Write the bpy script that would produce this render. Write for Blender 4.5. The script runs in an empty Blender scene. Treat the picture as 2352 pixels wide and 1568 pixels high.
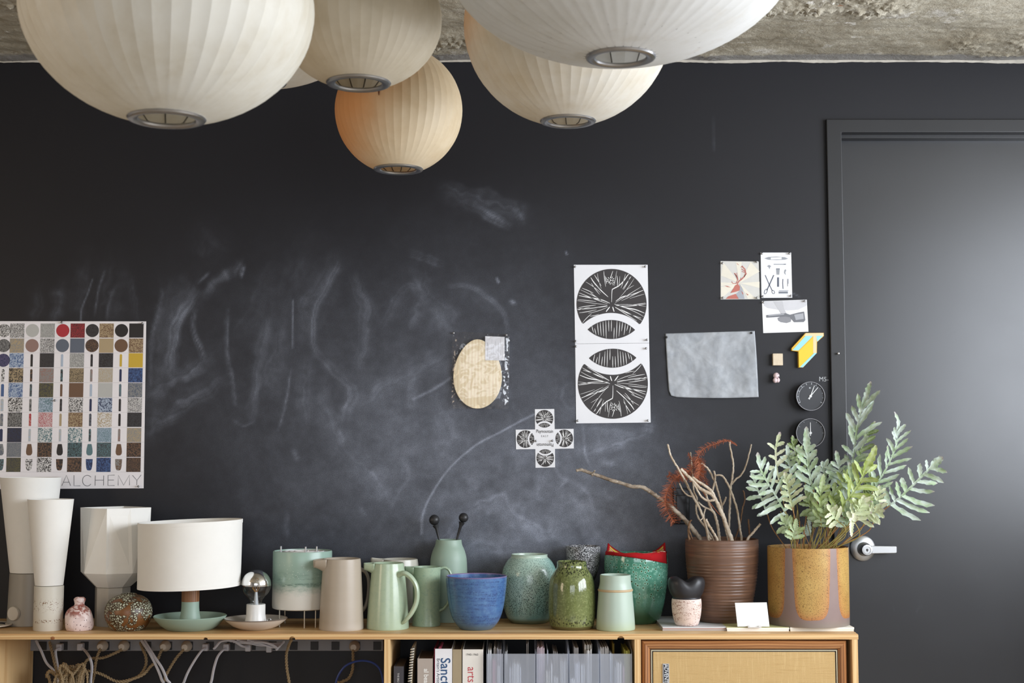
import bpy, bmesh, math, random
import numpy as np
from mathutils import Vector, Matrix, noise as mnoise
R = math.radians
PI = math.pi
random.seed(7)
S = bpy.context.scene
COL = S.collection

# ------------------------------------------------------------------ camera
F = 3225.0                       # focal length in pixels of the 2352 x 1568 frame
CAM = Vector((0.0, -4.75, 1.31))
TILT = R(4.6)
cd = bpy.data.cameras.new('camera')
cd.sensor_width = 36.0
cd.lens = F * 36.0 / 2352.0
cd.dof.use_dof = True
cd.dof.focus_distance = 4.45
cd.dof.aperture_fstop = 9.0
cam = bpy.data.objects.new('camera', cd)
cam.location = CAM
cam.rotation_euler = (PI / 2 + TILT, 0, 0)
COL.objects.link(cam)
S.camera = cam

# ------------------------------------------------------------------ world, light, exposure
S.view_settings.view_transform = 'Standard'
S.view_settings.look = 'None'
S.view_settings.gamma = 1.0
S.view_settings.use_curve_mapping = False
S.view_settings.exposure = 0.0
W = bpy.data.worlds.new('sky')
S.world = W
W.use_nodes = True
bg = W.node_tree.nodes['Background']
bg.inputs['Color'].default_value = (0.72, 0.82, 1.0, 1)
bg.inputs['Strength'].default_value = 1.0

def area(name, loc, rot, sx, sy, power, col):
    l = bpy.data.lights.new(name, 'AREA')
    l.shape = 'RECTANGLE'; l.size = sx; l.size_y = sy
    l.energy = power; l.color = col
    o = bpy.data.objects.new(name, l)
    o.location = loc; o.rotation_euler = rot
    COL.objects.link(o)
    return o
# daylight through the windows of the right wall, and a smaller one in the left wall
area('daylight_right', (2.83, -2.6, 1.80), (0, R(90), 0), 1.58, 3.6, 211, (0.885, 0.932, 1.0))
area('daylight_left', (-3.36, -3.0, 1.62), (0, R(-90), 0), 1.3, 1.1, 22, (1.0, 0.74, 0.46))
area('daylight_rear', (0.3, -8.06, 1.75), (R(90), 0, 0), 3.2, 1.5, 48, (0.92, 0.95, 1.0))

# ------------------------------------------------------------------ helpers: pixels to points
CT, ST = math.cos(TILT), math.sin(TILT)
def ray(px, py):
    u = (px - 1176.0) / F; v = (784.0 - py) / F
    return Vector((u, CT - v * ST, ST + v * CT))
def P(px, py, Y=0.0):
    d = ray(px, py)
    return CAM + d * ((Y - CAM.y) / d.y)
def scl(Y, py=1043):             # pixels per metre at depth Y
    return F / (Y - CAM.y) * CT
ZS = P(1176, 1424, -0.055).z        # top of the shelf unit
def Yz(py, z=None):              # depth at which pixel row py meets the level z
    d = ray(1176, py); z = ZS if z is None else z
    return CAM.y + d.y * ((z - CAM.z) / d.z)

# ------------------------------------------------------------------ helpers: meshes
def srgb(c):
    c /= 255.0
    return c / 12.92 if c <= 0.04045 else ((c + 0.055) / 1.055) ** 2.4
def C(r, g, b):
    return (srgb(r), srgb(g), srgb(b), 1.0)

class MB:
    def __init__(s):
        s.v = []; s.f = []; s.attr = {}
    def add(s, vs, fs):
        n = len(s.v)
        s.v += [tuple(v) for v in vs]
        s.f += [tuple(i + n for i in f) for f in fs]
        return n
    def box(s, x0, x1, y0, y1, z0, z1):
        s.add([(x0, y0, z0), (x1, y0, z0), (x1, y1, z0), (x0, y1, z0), (x0, y0, z1), (x1, y0, z1), (x1, y1, z1), (x0, y1, z1)],
              [(0, 3, 2, 1), (4, 5, 6, 7), (0, 1, 5, 4), (1, 2, 6, 5), (2, 3, 7, 6), (3, 0, 4, 7)])
        return s
    def tube(s, pts, rad, seg=8, caps=True):
        pts = [Vector(p) for p in pts]
        n = len(pts)
        if not isinstance(rad, (list, tuple)): rad = [rad] * n
        t0 = (pts[1] - pts[0]).normalized()
        a = Vector((0, 0, 1)) if abs(t0.z) < 0.9 else Vector((1, 0, 0))
        nx = t0.cross(a).normalized()
        vs = []
        for i, p in enumerate(pts):
            t = (pts[min(i + 1, n - 1)] - pts[max(i - 1, 0)])
            t = t.normalized() if t.length > 1e-9 else t0
            nx = (nx - t * nx.dot(t))
            nx = nx.normalized() if nx.length > 1e-6 else t.orthogonal().normalized()
            ny = t.cross(nx)
            for k in range(seg):
                an = 2 * PI * k / seg
                vs.append(p + (nx * math.cos(an) + ny * math.sin(an)) * rad[i])
        fs = []
        for i in range(n - 1):
            for k in range(seg):
                k2 = (k + 1) % seg
                fs.append((i * seg + k, i * seg + k2, (i + 1) * seg + k2, (i + 1) * seg + k))
        if caps:
            fs.append(tuple(reversed(range(seg))))
            fs.append(tuple((n - 1) * seg + k for k in range(seg)))
        s.add(vs, fs)
        return s
    def lathe(s, cx, cy, prof, seg=64, ox=None, rfun=None, rot=0.0):
        # prof: list of (radius, z); radius 0 makes a pole
        rings = []
        base = len(s.v)
        for i, (r, z) in enumerate(prof):
            o = ox[i] if ox else 0.0
            if r < 1e-6:
                rings.append([len(s.v)]); s.v.append((cx + o, cy, z))
            else:
                ring = []
                for k in range(seg):
                    a = 2 * PI * k / seg + rot
                    rr = r * (rfun(a, i, z) if rfun else 1.0)
                    ring.append(len(s.v)); s.v.append((cx + o + rr * math.sin(a), cy - rr * math.cos(a), z))
                rings.append(ring)
        for A, B in zip(rings, rings[1:]):
            for k in range(seg):
                k2 = (k + 1) % seg
                if len(A) == 1 and len(B) == 1: break
                if len(A) == 1: s.f.append((A[0], B[k2], B[k]))
                elif len(B) == 1: s.f.append((A[k], A[k2], B[0]))
                else: s.f.append((A[k], A[k2], B[k2], B[k]))
        return s
    def sphere(s, c, r, seg=20, rings=12, sc=(1, 1, 1)):
        c = Vector(c)
        vs = [c + Vector((0, 0, -r * sc[2]))]
        for i in range(1, rings):
            t = -PI / 2 + PI * i / rings
            for k in range(seg):
                a = 2 * PI * k / seg
                vs.append(c + Vector((r * sc[0] * math.cos(t) * math.cos(a), r * sc[1] * math.cos(t) * math.sin(a), r * sc[2] * math.sin(t))))
        vs.append(c + Vector((0, 0, r * sc[2])))
        fs = [(0, 1 + (k + 1) % seg, 1 + k) for k in range(seg)]
        for i in range(rings - 2):
            for k in range(seg):
                k2 = (k + 1) % seg
                fs.append((1 + i * seg + k, 1 + i * seg + k2, 1 + (i + 1) * seg + k2, 1 + (i + 1) * seg + k))
        b = 1 + (rings - 2) * seg; e = len(vs) - 1
        fs += [(b + k, b + (k + 1) % seg, e) for k in range(seg)]
        s.add(vs, fs)
        return s
    def prism(s, pts, y0, y1):
        # pts: (x, z) outline, counter-clockwise seen from the camera; front y0, back y1
        n = len(pts)
        vs = [(x, y0, z) for x, z in pts] + [(x, y1, z) for x, z in pts]
        fs = [tuple(range(n)), tuple(reversed(range(n, 2 * n)))]
        fs += [(i, i + n, (i + 1) % n + n, (i + 1) % n) for i in range(n)]
        s.add(vs, fs)
        return s
    def flat(s, pts, y):
        n = len(pts)
        s.add([(x, y, z) for x, z in pts], [tuple(range(n))])
        return s
    def ribbon(s, pts, w, y):
        # flat stroke in the x-z plane; w = width or list of widths
        n = len(pts)
        if not isinstance(w, (list, tuple)): w = [w] * n
        vs = []
        for i, (x, z) in enumerate(pts):
            x0, z0 = pts[max(i - 1, 0)]; x1, z1 = pts[min(i + 1, n - 1)]
            dx, dz = x1 - x0, z1 - z0
            L = math.hypot(dx, dz) or 1.0
            nx, nz = -dz / L, dx / L
            vs += [(x + nx * w[i] / 2, y, z + nz * w[i] / 2), (x - nx * w[i] / 2, y, z - nz * w[i] / 2)]
        s.add(vs, [(2 * i, 2 * i + 1, 2 * i + 3, 2 * i + 2) for i in range(n - 1)])
        return s
    def grid(s, fn, nu, nv):
        vs = [fn(i / nu, j / nv) for j in range(nv + 1) for i in range(nu + 1)]
        w = nu + 1
        s.add(vs, [(j * w + i, j * w + i + 1, (j + 1) * w + i + 1, (j + 1) * w + i) for j in range(nv) for i in range(nu)])
        return s
    def build(s, name, mat, parent=None, origin=None, smooth=True, angle=35, bevel=0.0, solid=0.0, fix=False):
        me = bpy.data.meshes.new(name)
        o3 = Vector(origin) if origin is not None else Vector((0, 0, 0))
        if parent is not None:
            o3 = Vector(parent.get('_o', (0, 0, 0)))
        me.from_pydata([(v[0] - o3.x, v[1] - o3.y, v[2] - o3.z) for v in s.v], [], s.f)
        for k, vals in s.attr.items():
            if isinstance(vals[0], (tuple, list)):
                a = me.attributes.new(k, 'FLOAT_COLOR', 'POINT')
                a.data.foreach_set('color', [c for v in vals for c in v])
            else:
                a = me.attributes.new(k, 'FLOAT', 'POINT')
                a.data.foreach_set('value', vals)
        if fix:
            bm = bmesh.new(); bm.from_mesh(me)
            bmesh.ops.recalc_face_normals(bm, faces=bm.faces)
            bm.to_mesh(me); bm.free()
        if smooth:
            me.polygons.foreach_set('use_smooth', [True] * len(me.polygons))
            me.set_sharp_from_angle(angle=R(angle))
        if mat is not None: me.materials.append(mat)
        me.update()
        o = bpy.data.objects.new(name, me)
        COL.objects.link(o)
        if parent is not None:
            o.parent = parent
            o['_o'] = tuple(o3)
        else:
            o.location = o3
            o['_o'] = tuple(o3)
        if bevel:
            m = o.modifiers.new('bevel', 'BEVEL'); m.width = bevel; m.segments = 2; m.limit_method = 'ANGLE'
        if solid:
            m = o.modifiers.new('solidify', 'SOLIDIFY'); m.thickness = solid; m.offset = 0
        return o

def tag(o, label, cat, group=None, kind=None):
    o['label'] = label
    if cat: o['category'] = cat
    if group: o['group'] = group
    if kind: o['kind'] = kind
    return o
def structure(o, label):
    o['kind'] = 'structure'; o['label'] = label
    return o
def thing(name, label, cat, loc=(0, 0, 0), group=None):
    o = bpy.data.objects.new(name, None)
    COL.objects.link(o)
    o.location = loc; o['_o'] = tuple(loc)
    o.empty_display_size = 0.02
    return tag(o, label, cat, group)
def cr(pts, n=6, closed=False):
    """Catmull-Rom through points of any dimension"""
    out = []
    N = len(pts)
    for i in range(N if closed else N - 1):
        if closed:
            p0, p1, p2, p3 = pts[i - 1], pts[i], pts[(i + 1) % N], pts[(i + 2) % N]
        else:
            p0, p1, p2, p3 = pts[max(i - 1, 0)], pts[i], pts[i + 1], pts[min(i + 2, N - 1)]
        for k in range(n):
            t = k / n
            out.append(tuple(0.5 * (2 * b + (c - a) * t + (2 * a - 5 * b + 4 * c - d) * t * t + (3 * b - a - 3 * c + d) * t ** 3)
                             for a, b, c, d in zip(p0, p1, p2, p3)))
    if not closed: out.append(tuple(pts[-1]))
    return out
def text_geo(body, size=1.0, sx=1.0, bold=0.0, spacing=1.0):
    cu = bpy.data.curves.new('text', 'FONT')
    cu.body = body; cu.size = size; cu.space_character = spacing; cu.offset = bold * size
    cu.align_x = 'CENTER'; cu.align_y = 'CENTER'; cu.resolution_u = 3
    o = bpy.data.objects.new('text', cu); COL.objects.link(o)
    dg = bpy.context.evaluated_depsgraph_get()
    me = o.evaluated_get(dg).to_mesh()
    vs = [(v.co.x * sx, v.co.y) for v in me.vertices]
    fs = [tuple(p.vertices) for p in me.polygons]
    o.evaluated_get(dg).to_mesh_clear()
    bpy.data.objects.remove(o); bpy.data.curves.remove(cu)
    return vs, fs
def put_text(mb, body, x, z, y, size, ang=0.0, sx=1.0, bold=0.0, spacing=1.0):
    vs, fs = text_geo(body, size, sx, bold, spacing)
    c, s_ = math.cos(ang), math.sin(ang)
    mb.add([(x + a * c - b * s_, y, z + a * s_ + b * c) for a, b in vs], fs)

# ------------------------------------------------------------------ helpers: materials
class M:
    def __init__(s, name):
        s.m = bpy.data.materials.new(name); s.m.use_nodes = True
        s.t = s.m.node_tree
        s.b = s.t.nodes['Principled BSDF']
        s._o = None
    def put(s, sock, v):
        if isinstance(v, bpy.types.NodeSocket): s.t.links.new(v, sock)
        elif isinstance(v, (tuple, list)) and len(v) == 3 and sock.type == 'RGBA': sock.default_value = (*v, 1)
        else: sock.default_value = v
    def node(s, ty, **kw):
        n = s.t.nodes.new('ShaderNode' + ty)
        for k, v in kw.items(): setattr(n, k, v)
        return n
    def obj(s):
        if s._o is None: s._o = s.node('TexCoord').outputs['Object']
        return s._o
    def sc(s, x=1, y=1, z=1, vec=None):
        n = s.node('Mapping'); s.put(n.inputs['Vector'], vec or s.obj()); n.inputs['Scale'].default_value = (x, y, z)
        return n.outputs[0]
    def sep(s, vec=None):
        n = s.node('SeparateXYZ'); s.put(n.inputs[0], vec or s.obj()); return n.outputs
    def math(s, op, a, b=0.0, c=0.0, clamp=False):
        n = s.node('Math', operation=op, use_clamp=clamp)
        for i, v in enumerate((a, b, c)): s.put(n.inputs[i], v)
        return n.outputs[0]
    def sm(s, x, lo, hi):
        n = s.node('MapRange', interpolation_type='SMOOTHSTEP')
        if lo > hi:
            s.put(n.inputs[0], x); n.inputs[1].default_value = hi; n.inputs[2].default_value = lo
            n.inputs[3].default_value = 1; n.inputs[4].default_value = 0
        else:
            s.put(n.inputs[0], x); n.inputs[1].default_value = lo; n.inputs[2].default_value = hi
        return n.outputs[0]
    def noise(s, scale, detail=2.0, rough=0.5, vec=None, lo=None, hi=None, dist=0.0):
        n = s.node('TexNoise'); s.put(n.inputs['Vector'], vec or s.obj())
        s.put(n.inputs['Scale'], scale); n.inputs['Detail'].default_value = detail
        n.inputs['Roughness'].default_value = rough; n.inputs['Distortion'].default_value = dist
        o = n.outputs['Fac']
        return o if lo is None else s.sm(o, lo, hi)
    def vor(s, scale, lo=None, hi=None, feature='F1', vec=None, rnd=1.0):
        n = s.node('TexVoronoi', feature=feature); s.put(n.inputs['Vector'], vec or s.obj())
        n.inputs['Scale'].default_value = scale; n.inputs['Randomness'].default_value = rnd
        o = n.outputs['Distance']
        return o if lo is None else s.sm(o, lo, hi)
    def z(s, lo, hi):
        return s.sm(s.sep()[2], lo, hi)
    def mul(s, a, b): return s.math('MULTIPLY', a, b)
    def mix(s, f, a, b):
        n = s.node('Mix', data_type='RGBA')
        s.put(n.inputs[0], f); s.put(n.inputs[6], a); s.put(n.inputs[7], b)
        return n.outputs[2]
    def attr(s, name, what='Fac'):
        n = s.node('Attribute'); n.attribute_name = name
        return n.outputs[what]
    def bump(s, h, strength=0.3, dist=0.002):
        n = s.node('Bump'); s.put(n.inputs['Height'], h)
        n.inputs['Strength'].default_value = strength; n.inputs['Distance'].default_value = dist
        s.put(s.b.inputs['Normal'], n.outputs[0])
    def done(s, col, rough=0.5, metal=0.0, spec=0.5, **kw):
        s.put(s.b.inputs['Base Color'], col); s.put(s.b.inputs['Roughness'], rough)
        s.b.inputs['Metallic'].default_value = metal; s.b.inputs['Specular IOR Level'].default_value = spec
        for k, v in kw.items(): s.put(s.b.inputs[k.replace('_', ' ')], v)
        return s.m
def plain(name, col, rough=0.5, metal=0.0, spec=0.5, vary=0.06, **kw):
    m = M(name)
    n = m.noise(18.0, 4, 0.6)
    c2 = tuple(max(0.0, c * (1 - vary * 2.5)) for c in col[:3]) + (1,)
    c3 = tuple(min(1.0, c * (1 + vary * 1.5)) for c in col[:3]) + (1,)
    return m.done(m.mix(n, c2, c3), rough, metal, spec, **kw)
def glaze(name, base, layers=(), rough=0.35, spec=0.5, bump=None, **kw):
    """layers: (colour, function of M giving a mask)"""
    m = M(name)
    col = base
    for c, fn in layers:
        col = m.mix(fn(m), col, c)
    if bump: m.bump(bump[0](m), bump[1], bump[2])
    return m.done(col, rough, 0.0, spec, **kw)
def wood(name, light, dark, scale=1.0, axis='x', rough=0.5, knots=False, ring=9.0, spec=0.4):
    m = M(name)
    st = {'x': (0.8, 14, 14), 'y': (14, 0.8, 14), 'z': (14, 14, 0.8)}[axis]
    v = m.sc(*(a * scale for a in st))
    n1 = m.noise(1.0, 5, 0.65, vec=v, dist=0.6)
    n2 = m.noise(6.0, 4, 0.6, vec=v)
    w = m.node('TexWave', wave_type='BANDS', bands_direction='Z' if axis == 'x' else 'X')
    st2 = {'x': (0.25, 3, 3), 'y': (3, 0.25, 3), 'z': (3, 3, 0.25)}[axis]
    m.put(w.inputs['Vector'], m.sc(*(a * scale for a in st2)))
    w.inputs['Scale'].default_value = ring; w.inputs['Distortion'].default_value = 5.0
    w.inputs['Detail'].default_value = 2; w.inputs['Detail Scale'].default_value = 0.8
    f = m.math('ADD', m.math('MULTIPLY', n1, 0.55), m.math('MULTIPLY', w.outputs['Fac'], 0.45))
    col = m.mix(m.sm(f, 0.25, 0.85), light, dark)
    col = m.mix(m.mul(m.sm(n2, 0.55, 0.8), 0.35), col, dark)
    if knots:
        k = m.vor(2.6, 0.10, 0.03, vec=m.sc(*{'x': (0.9, 2.2, 2.2), 'y': (2.2, 0.9, 2.2), 'z': (2.2, 2.2, 0.9)}[axis]))
        col = m.mix(m.mul(k, 0.8), col, C(120, 72, 34))
    m.bump(n2, 0.12, 0.001)
    return m.done(col, rough, 0.0, spec)

# ------------------------------------------------------------------ the room
ZC = P(1176, 141, 0.0).z          # ceiling height at the wall
XL, XR, YB = -3.3, 2.75, -8.0
def chalk_field():
    st = []                       # points in photo pixels, width, strength, streaky
    def s(pts, w, k, streak=1): st.append((pts, w, k, streak))
    s([(212, 642), (199, 680), (187, 711), (185, 738)], 4, .40, 0); s([(241, 623), (226, 669), (218, 726)], 6, .26)
    s([(264, 657), (251, 696), (247, 736)], 9, .20); s([(295, 638), (306, 688), (310, 736)], 22, .13)
    s([(145, 665), (122, 736)], 40, .14); s([(92, 665), (76, 736)], 34, .10); s([(200, 600), (170, 736)], 60, .08); s([(270, 610), (250, 736)], 70, .10)
    s([(373, 669), (364, 718), (350, 772), (346, 841), (344, 898)], 11, .42); s([(446, 674), (421, 711), (406, 753), (394, 803), (390, 858)], 28, .62)
    s([(432, 700), (415, 745), (402, 800)], 12, .35); s([(390, 665), (371, 764), (362, 851)], 44, .24); s([(420, 660), (380, 800), (370, 900)], 70, .15)
    s([(448, 711), (446, 745), (455, 787), (470, 828)], 13, .45); s([(478, 627), (455, 648)], 8, .38); s([(532, 624), (497, 646), (473, 674)], 26, .32)
    s([(559, 611), (553, 636)], 9, .5); s([(552, 600), (540, 630)], 16, .2); s([(522, 711), (520, 764), (524, 822), (532, 872), (539, 928)], 10, .42)
    s([(612, 730), (601, 795), (591, 849), (582, 902), (573, 960)], 24, .36); s([(672, 690), (673, 799)], 4, .5, 0)
    s([(666, 850), (662, 895), (651, 940), (639, 988)], 7, .40); s([(474, 826), (432, 856), (394, 875), (346, 912)], 52, .30)
    s([(500, 876), (452, 910), (394, 942)], 40, .24); s([(406, 958), (362, 981)], 24, .2); s([(364, 930), (352, 1000)], 60, .18)
    s([(536, 963), (559, 979), (584, 969)], 8, .26); s([(640, 760), (612, 900)], 50, .14); s([(700, 560), (650, 700), (640, 860)], 90, .07); s([(620, 640), (560, 760)], 80, .07)
    s([(500, 560), (470, 540), (462, 590)], 60, .05)
    s([(1030, 440), (1118, 460), (1192, 485)], 48, .24); s([(1105, 480), (1135, 500), (1164, 516)], 22, .40); s([(1183, 470), (1199, 506)], 26, .34)
    s([(950, 583), (1012, 606)], 24, .34); s([(774, 605), (747, 657), (728, 703), (718, 757), (720, 791), (735, 818)], 16, .40)
    s([(770, 610), (725, 690), (711, 770)], 60, .20); s([(735, 818), (778, 866), (804, 898), (808, 921), (793, 968)], 26, .36)
    s([(818, 640), (835, 695), (839, 726), (831, 803), (827, 855)], 34, .24); s([(847, 750), (839, 812)], 14, .26); s([(885, 742), (915, 684), (962, 662)], 30, .20)
    s([(967, 690), (944, 742)], 30, .40); s([(955, 628), (984, 688), (1015, 722), (1042, 760)], 48, .30); s([(1035, 657), (1080, 661), (1122, 684), (1149, 707), (1164, 734), (1166, 760)], 12, .32)
    s([(1060, 664), (1115, 690), (1140, 720)], 40, .10)
    s([(1141, 640), (1145, 648)], 6, .7, 0); s([(1172, 690), (1184, 697)], 9, .75); s([(1299, 579), (1302, 584)], 4, .8, 0); s([(1196, 486), (1200, 498)], 10, .3)
    s([(1042, 805), (984, 845), (938, 866), (877, 896), (838, 930)], 56, .28); s([(1038, 866), (996, 894), (950, 916)], 7, .46, 0); s([(942, 860), (947, 930)], 18, .36)
    s([(850, 905), (872, 880)], 10, .3); s([(701, 835), (696, 960)], 36, .28); s([(743, 879), (740, 933), (784, 1004)], 44, .28)
    s([(850, 960), (943, 1020), (1019, 985)], 150, .22); s([(1000, 930), (1030, 1000), (1020, 1060)], 60, .22); s([(772, 985), (793, 1033), (820, 1054), (866, 1094), (899, 1156)], 52, .28)
    s([(780, 990), (790, 1020)], 14, .35); s([(930, 1055), (937, 1106), (900, 1156)], 26, .28); s([(850, 1080), (880, 1120), (866, 1150)], 30, .2)
    s([(1230, 950), (1187, 971), (1142, 996), (1096, 1020), (1050, 1057), (1019, 1091), (998, 1124), (982, 1152), (970, 1186), (968, 1225)], 5, .75, 0)
    s([(1190, 980), (1120, 1018)], 10, .2); s([(972, 1160), (955, 1200)], 26, .3); s([(829, 1165), (843, 1188)], 14, .40); s([(675, 1030), (686, 1058)], 12, .34)
    s([(1060, 1085), (1116, 1122)], 60, .26); s([(1075, 1180), (1120, 1160), (1166, 1166), (1197, 1201), (1238, 1228)], 46, .46); s([(1000, 1240), (1070, 1200)], 40, .28)
    s([(1248, 1090), (1236, 1142)], 24, .40); s([(1060, 1250), (1210, 1262)], 90, .22); s([(1040, 1130), (1010, 1160)], 30, .22); s([(1100, 1240), (1060, 1265)], 20, .3)
    s([(1338, 978), (1341, 1015), (1346, 1048), (1358, 1074)], 7, .55); s([(1350, 1044), (1390, 1020), (1435, 1007), (1476, 994)], 26, .46); s([(1395, 1036), (1440, 1018)], 14, .25)
    s([(1340, 990), (1402, 985), (1470, 996)], 62, .24); s([(1498, 966), (1490, 990)], 30, .40); s([(1380, 1060), (1414, 1067)], 18, .38); s([(1330, 940), (1290, 920), (1300, 890)], 30, .2)
    s([(1276, 1040), (1281, 1089), (1323, 1109), (1354, 1140), (1360, 1176)], 11, .42); s([(1305, 1099), (1285, 1119)], 14, .40); s([(1239, 1096), (1236, 1142), (1246, 1146)], 16, .44)
    s([(1180, 1176), (1211, 1206), (1244, 1227), (1270, 1224), (1281, 1198)], 34, .52); s([(1305, 1130), (1364, 1168), (1380, 1200)], 120, .34); s([(1400, 1120), (1428, 1155), (1438, 1212)], 66, .22)
    s([(1284, 1230), (1316, 1250)], 34, .32); s([(1335, 1180), (1370, 1240), (1440, 1262)], 60, .26); s([(1410, 1060), (1480, 1080), (1500, 1140)], 80, .12); s([(1260, 1010), (1330, 1060)], 120, .12)
    s([(1130, 1010), (1180, 1080)], 140, .12); s([(1120, 800), (1240, 860), (1290, 930)], 120, .07)
    s([(1638, 266), (1640, 345)], 5, .34); s([(1805, 700), (1815, 704)], 4, .4, 0); s([(1818, 672), (1836, 681)], 3, .6, 0)
    s([(590, 1060), (640, 1200)], 180, .06); s([(700, 1120), (780, 1240)], 200, .08); s([(656, 1180), (660, 1230)], 16, .2)
    step = 0.005
    x0, x1, z0, z1 = -1.80, 1.02, 0.70, 2.50
    nx, nz = int((x1 - x0) / step), int((z1 - z0) / step)
    X, Z = np.meshgrid(np.linspace(x0, x1, nx + 1), np.linspace(z0, z1, nz + 1))
    ry, rz = -CAM.y, Z - CAM.z
    dep = ry * CT + rz * ST
    PX = 1176 + F * X / dep; PY = 784 - F * (rz * CT - ry * ST) / dep
    D = np.zeros_like(X)
    for bx, by, br, k in ((1000, 1090, 330, .19), (1350, 1150, 230, .22), (830, 900, 330, .055), (480, 830, 260, .03), (1180, 720, 260, .05), (1240, 1240, 260, .14), (640, 1000, 300, .025)):
        D += 1.15 * k * np.exp(-((PX - bx) ** 2 + ((PY - by) * 1.1) ** 2) / br ** 2)
    rg = np.random.RandomState(3)
    def field(cell):
        gx, gy = int(nx / cell) + 3, int(nz / cell) + 3
        t_ = rg.rand(gy, gx)
        u_ = np.linspace(0, gx - 2.001, nx + 1); v_ = np.linspace(0, gy - 2.001, nz + 1)
        iu, iv = u_.astype(int), v_.astype(int); fu, fv = u_ - iu, v_ - iv
        fu = fu * fu * (3 - 2 * fu); fv = fv * fv * (3 - 2 * fv)
        a_ = t_[iv][:, iu] * (1 - fu) + t_[iv][:, iu + 1] * fu
        b_ = t_[iv + 1][:, iu] * (1 - fu) + t_[iv + 1][:, iu + 1] * fu
        return a_ * (1 - fv[:, None]) + b_ * fv[:, None]
    WX = field(14) * 0.6 + field(5) * 0.4 - 0.5; WY = field(14) * 0.6 + field(5) * 0.4 - 0.5
    BR = 0.35 + 1.1 * (field(16) * 0.55 + field(5) * 0.45)
    D *= 0.55 + 0.9 * (field(22) * 0.5 + field(8) * 0.3 + field(3) * 0.2)
    for pts, w, k, streak in st:
        q = cr(pts, 6)
        xs = [p[0] for p in q]; ys = [p[1] for p in q]
        mg = w * 1.6 + 4
        win = (PX > min(xs) - mg) & (PX < max(xs) + mg) & (PY > min(ys) - mg) & (PY < max(ys) + mg)
        if not win.any(): continue
        wa = min(w, 46) * 0.75 if streak else 2.0
        px, py = PX[win] + WX[win] * wa, PY[win] + WY[win] * wa
        best = np.full(px.shape, 1e9); side = np.zeros_like(px); par = np.zeros_like(px)
        L = [math.dist(a, b) for a, b in zip(q, q[1:])]; T = sum(L); acc = 0.0
        for a, b, l in zip(q, q[1:], L):
            if l < 1e-6: continue
            dx, dy = (b[0] - a[0]) / l, (b[1] - a[1]) / l
            t = np.clip((px - a[0]) * dx + (py - a[1]) * dy, 0, l)
            ex, ey = px - a[0] - dx * t, py - a[1] - dy * t
            d2 = ex * ex + ey * ey
            m = d2 < best
            best[m] = d2[m]; side[m] = (dx * ey - dy * ex)[m]; par[m] = (acc + t[m]) / T
            acc += l
        d = np.sqrt(best) / (w * 0.5)
        v = np.exp(-(d ** 2) * 1.3)
        if streak:
            tab = rg.rand(64)
            u = side / max(w, 8) * 9 + 32 + rg.rand() * 6
            n1 = np.interp(u, np.arange(64), tab); n2 = np.interp(side / 2.4 + 32, np.arange(64), rg.rand(64))
            pt = np.interp(par * 14, np.arange(64), rg.rand(64))
            v *= (0.30 + 0.9 * n1) * (0.65 + 0.4 * n2) * (0.6 + 0.5 * pt) * 1.15
            v *= np.clip(par * 6, 0, 1) * 0.6 + 0.4; v *= np.clip((1 - par) * 6, 0, 1) * 0.6 + 0.4
        else:
            v *= 0.6 + 0.4 * np.interp(par * T / 6, np.arange(400), rg.rand(400))
        D[win] += v * k * (BR[win] * 0.82 if streak else 0.85)
    D *= np.clip((z1 - Z) / 0.35, 0, 1) * np.clip((x1 - X) / 0.12, 0, 1) * np.clip((X - x0) / 0.1, 0, 1) * np.clip((Z - z0) / 0.05, 0, 1)
    return x0, x1, z0, z1, nx, nz, X, Z, np.clip(D, 0, 1)

def black_paint(name, chalk, rough, base=(0.0080, 0.0081, 0.0112), spec=0.5):
    m = M(name)
    n = m.noise(3.0, 5, 0.6)
    n2 = m.noise(260, 3, 0.7)
    col = m.mix(n, base, tuple(c * 1.25 for c in base))
    if chalk:
        g = m.noise(420, 2, 0.8, lo=0.32, hi=0.72); g2 = m.noise(26, 5, 0.65, lo=0.3, hi=0.75)
        k = m.mul(m.mul(m.attr('chalk'), m.math('MULTIPLY_ADD', g, 0.6, 0.4)), m.math('MULTIPLY_ADD', g2, 0.3, 0.72))
        col = m.mix(m.mul(k, 1.0), col, C(186, 194, 212))
        rf = m.math('MULTIPLY_ADD', m.attr('chalk'), 0.3, rough, clamp=True)
    else:
        sm = m.noise(9, 5, 0.7, vec=m.sc(1.6, 1, 1), lo=0.62, hi=0.9)
        zz = m.z(1.05, 0.75)
        col = m.mix(m.mul(m.mul(sm, 0.10), zz), col, C(170, 176, 190))
        rf = m.math('MULTIPLY_ADD', n, 0.1, rough)
    m.bump(n2, 0.05, 0.001)
    return m.done(col, rf, 0, spec)
m_chalkboard = black_paint('chalkboard_paint', True, 0.46, spec=0.38)
m_doorpaint = black_paint('satin_black_paint', False, 0.25, (0.011, 0.0124, 0.0165), 0.72)
m_frame = black_paint('frame_paint', False, 0.33, (0.013, 0.0135, 0.0155))

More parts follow.
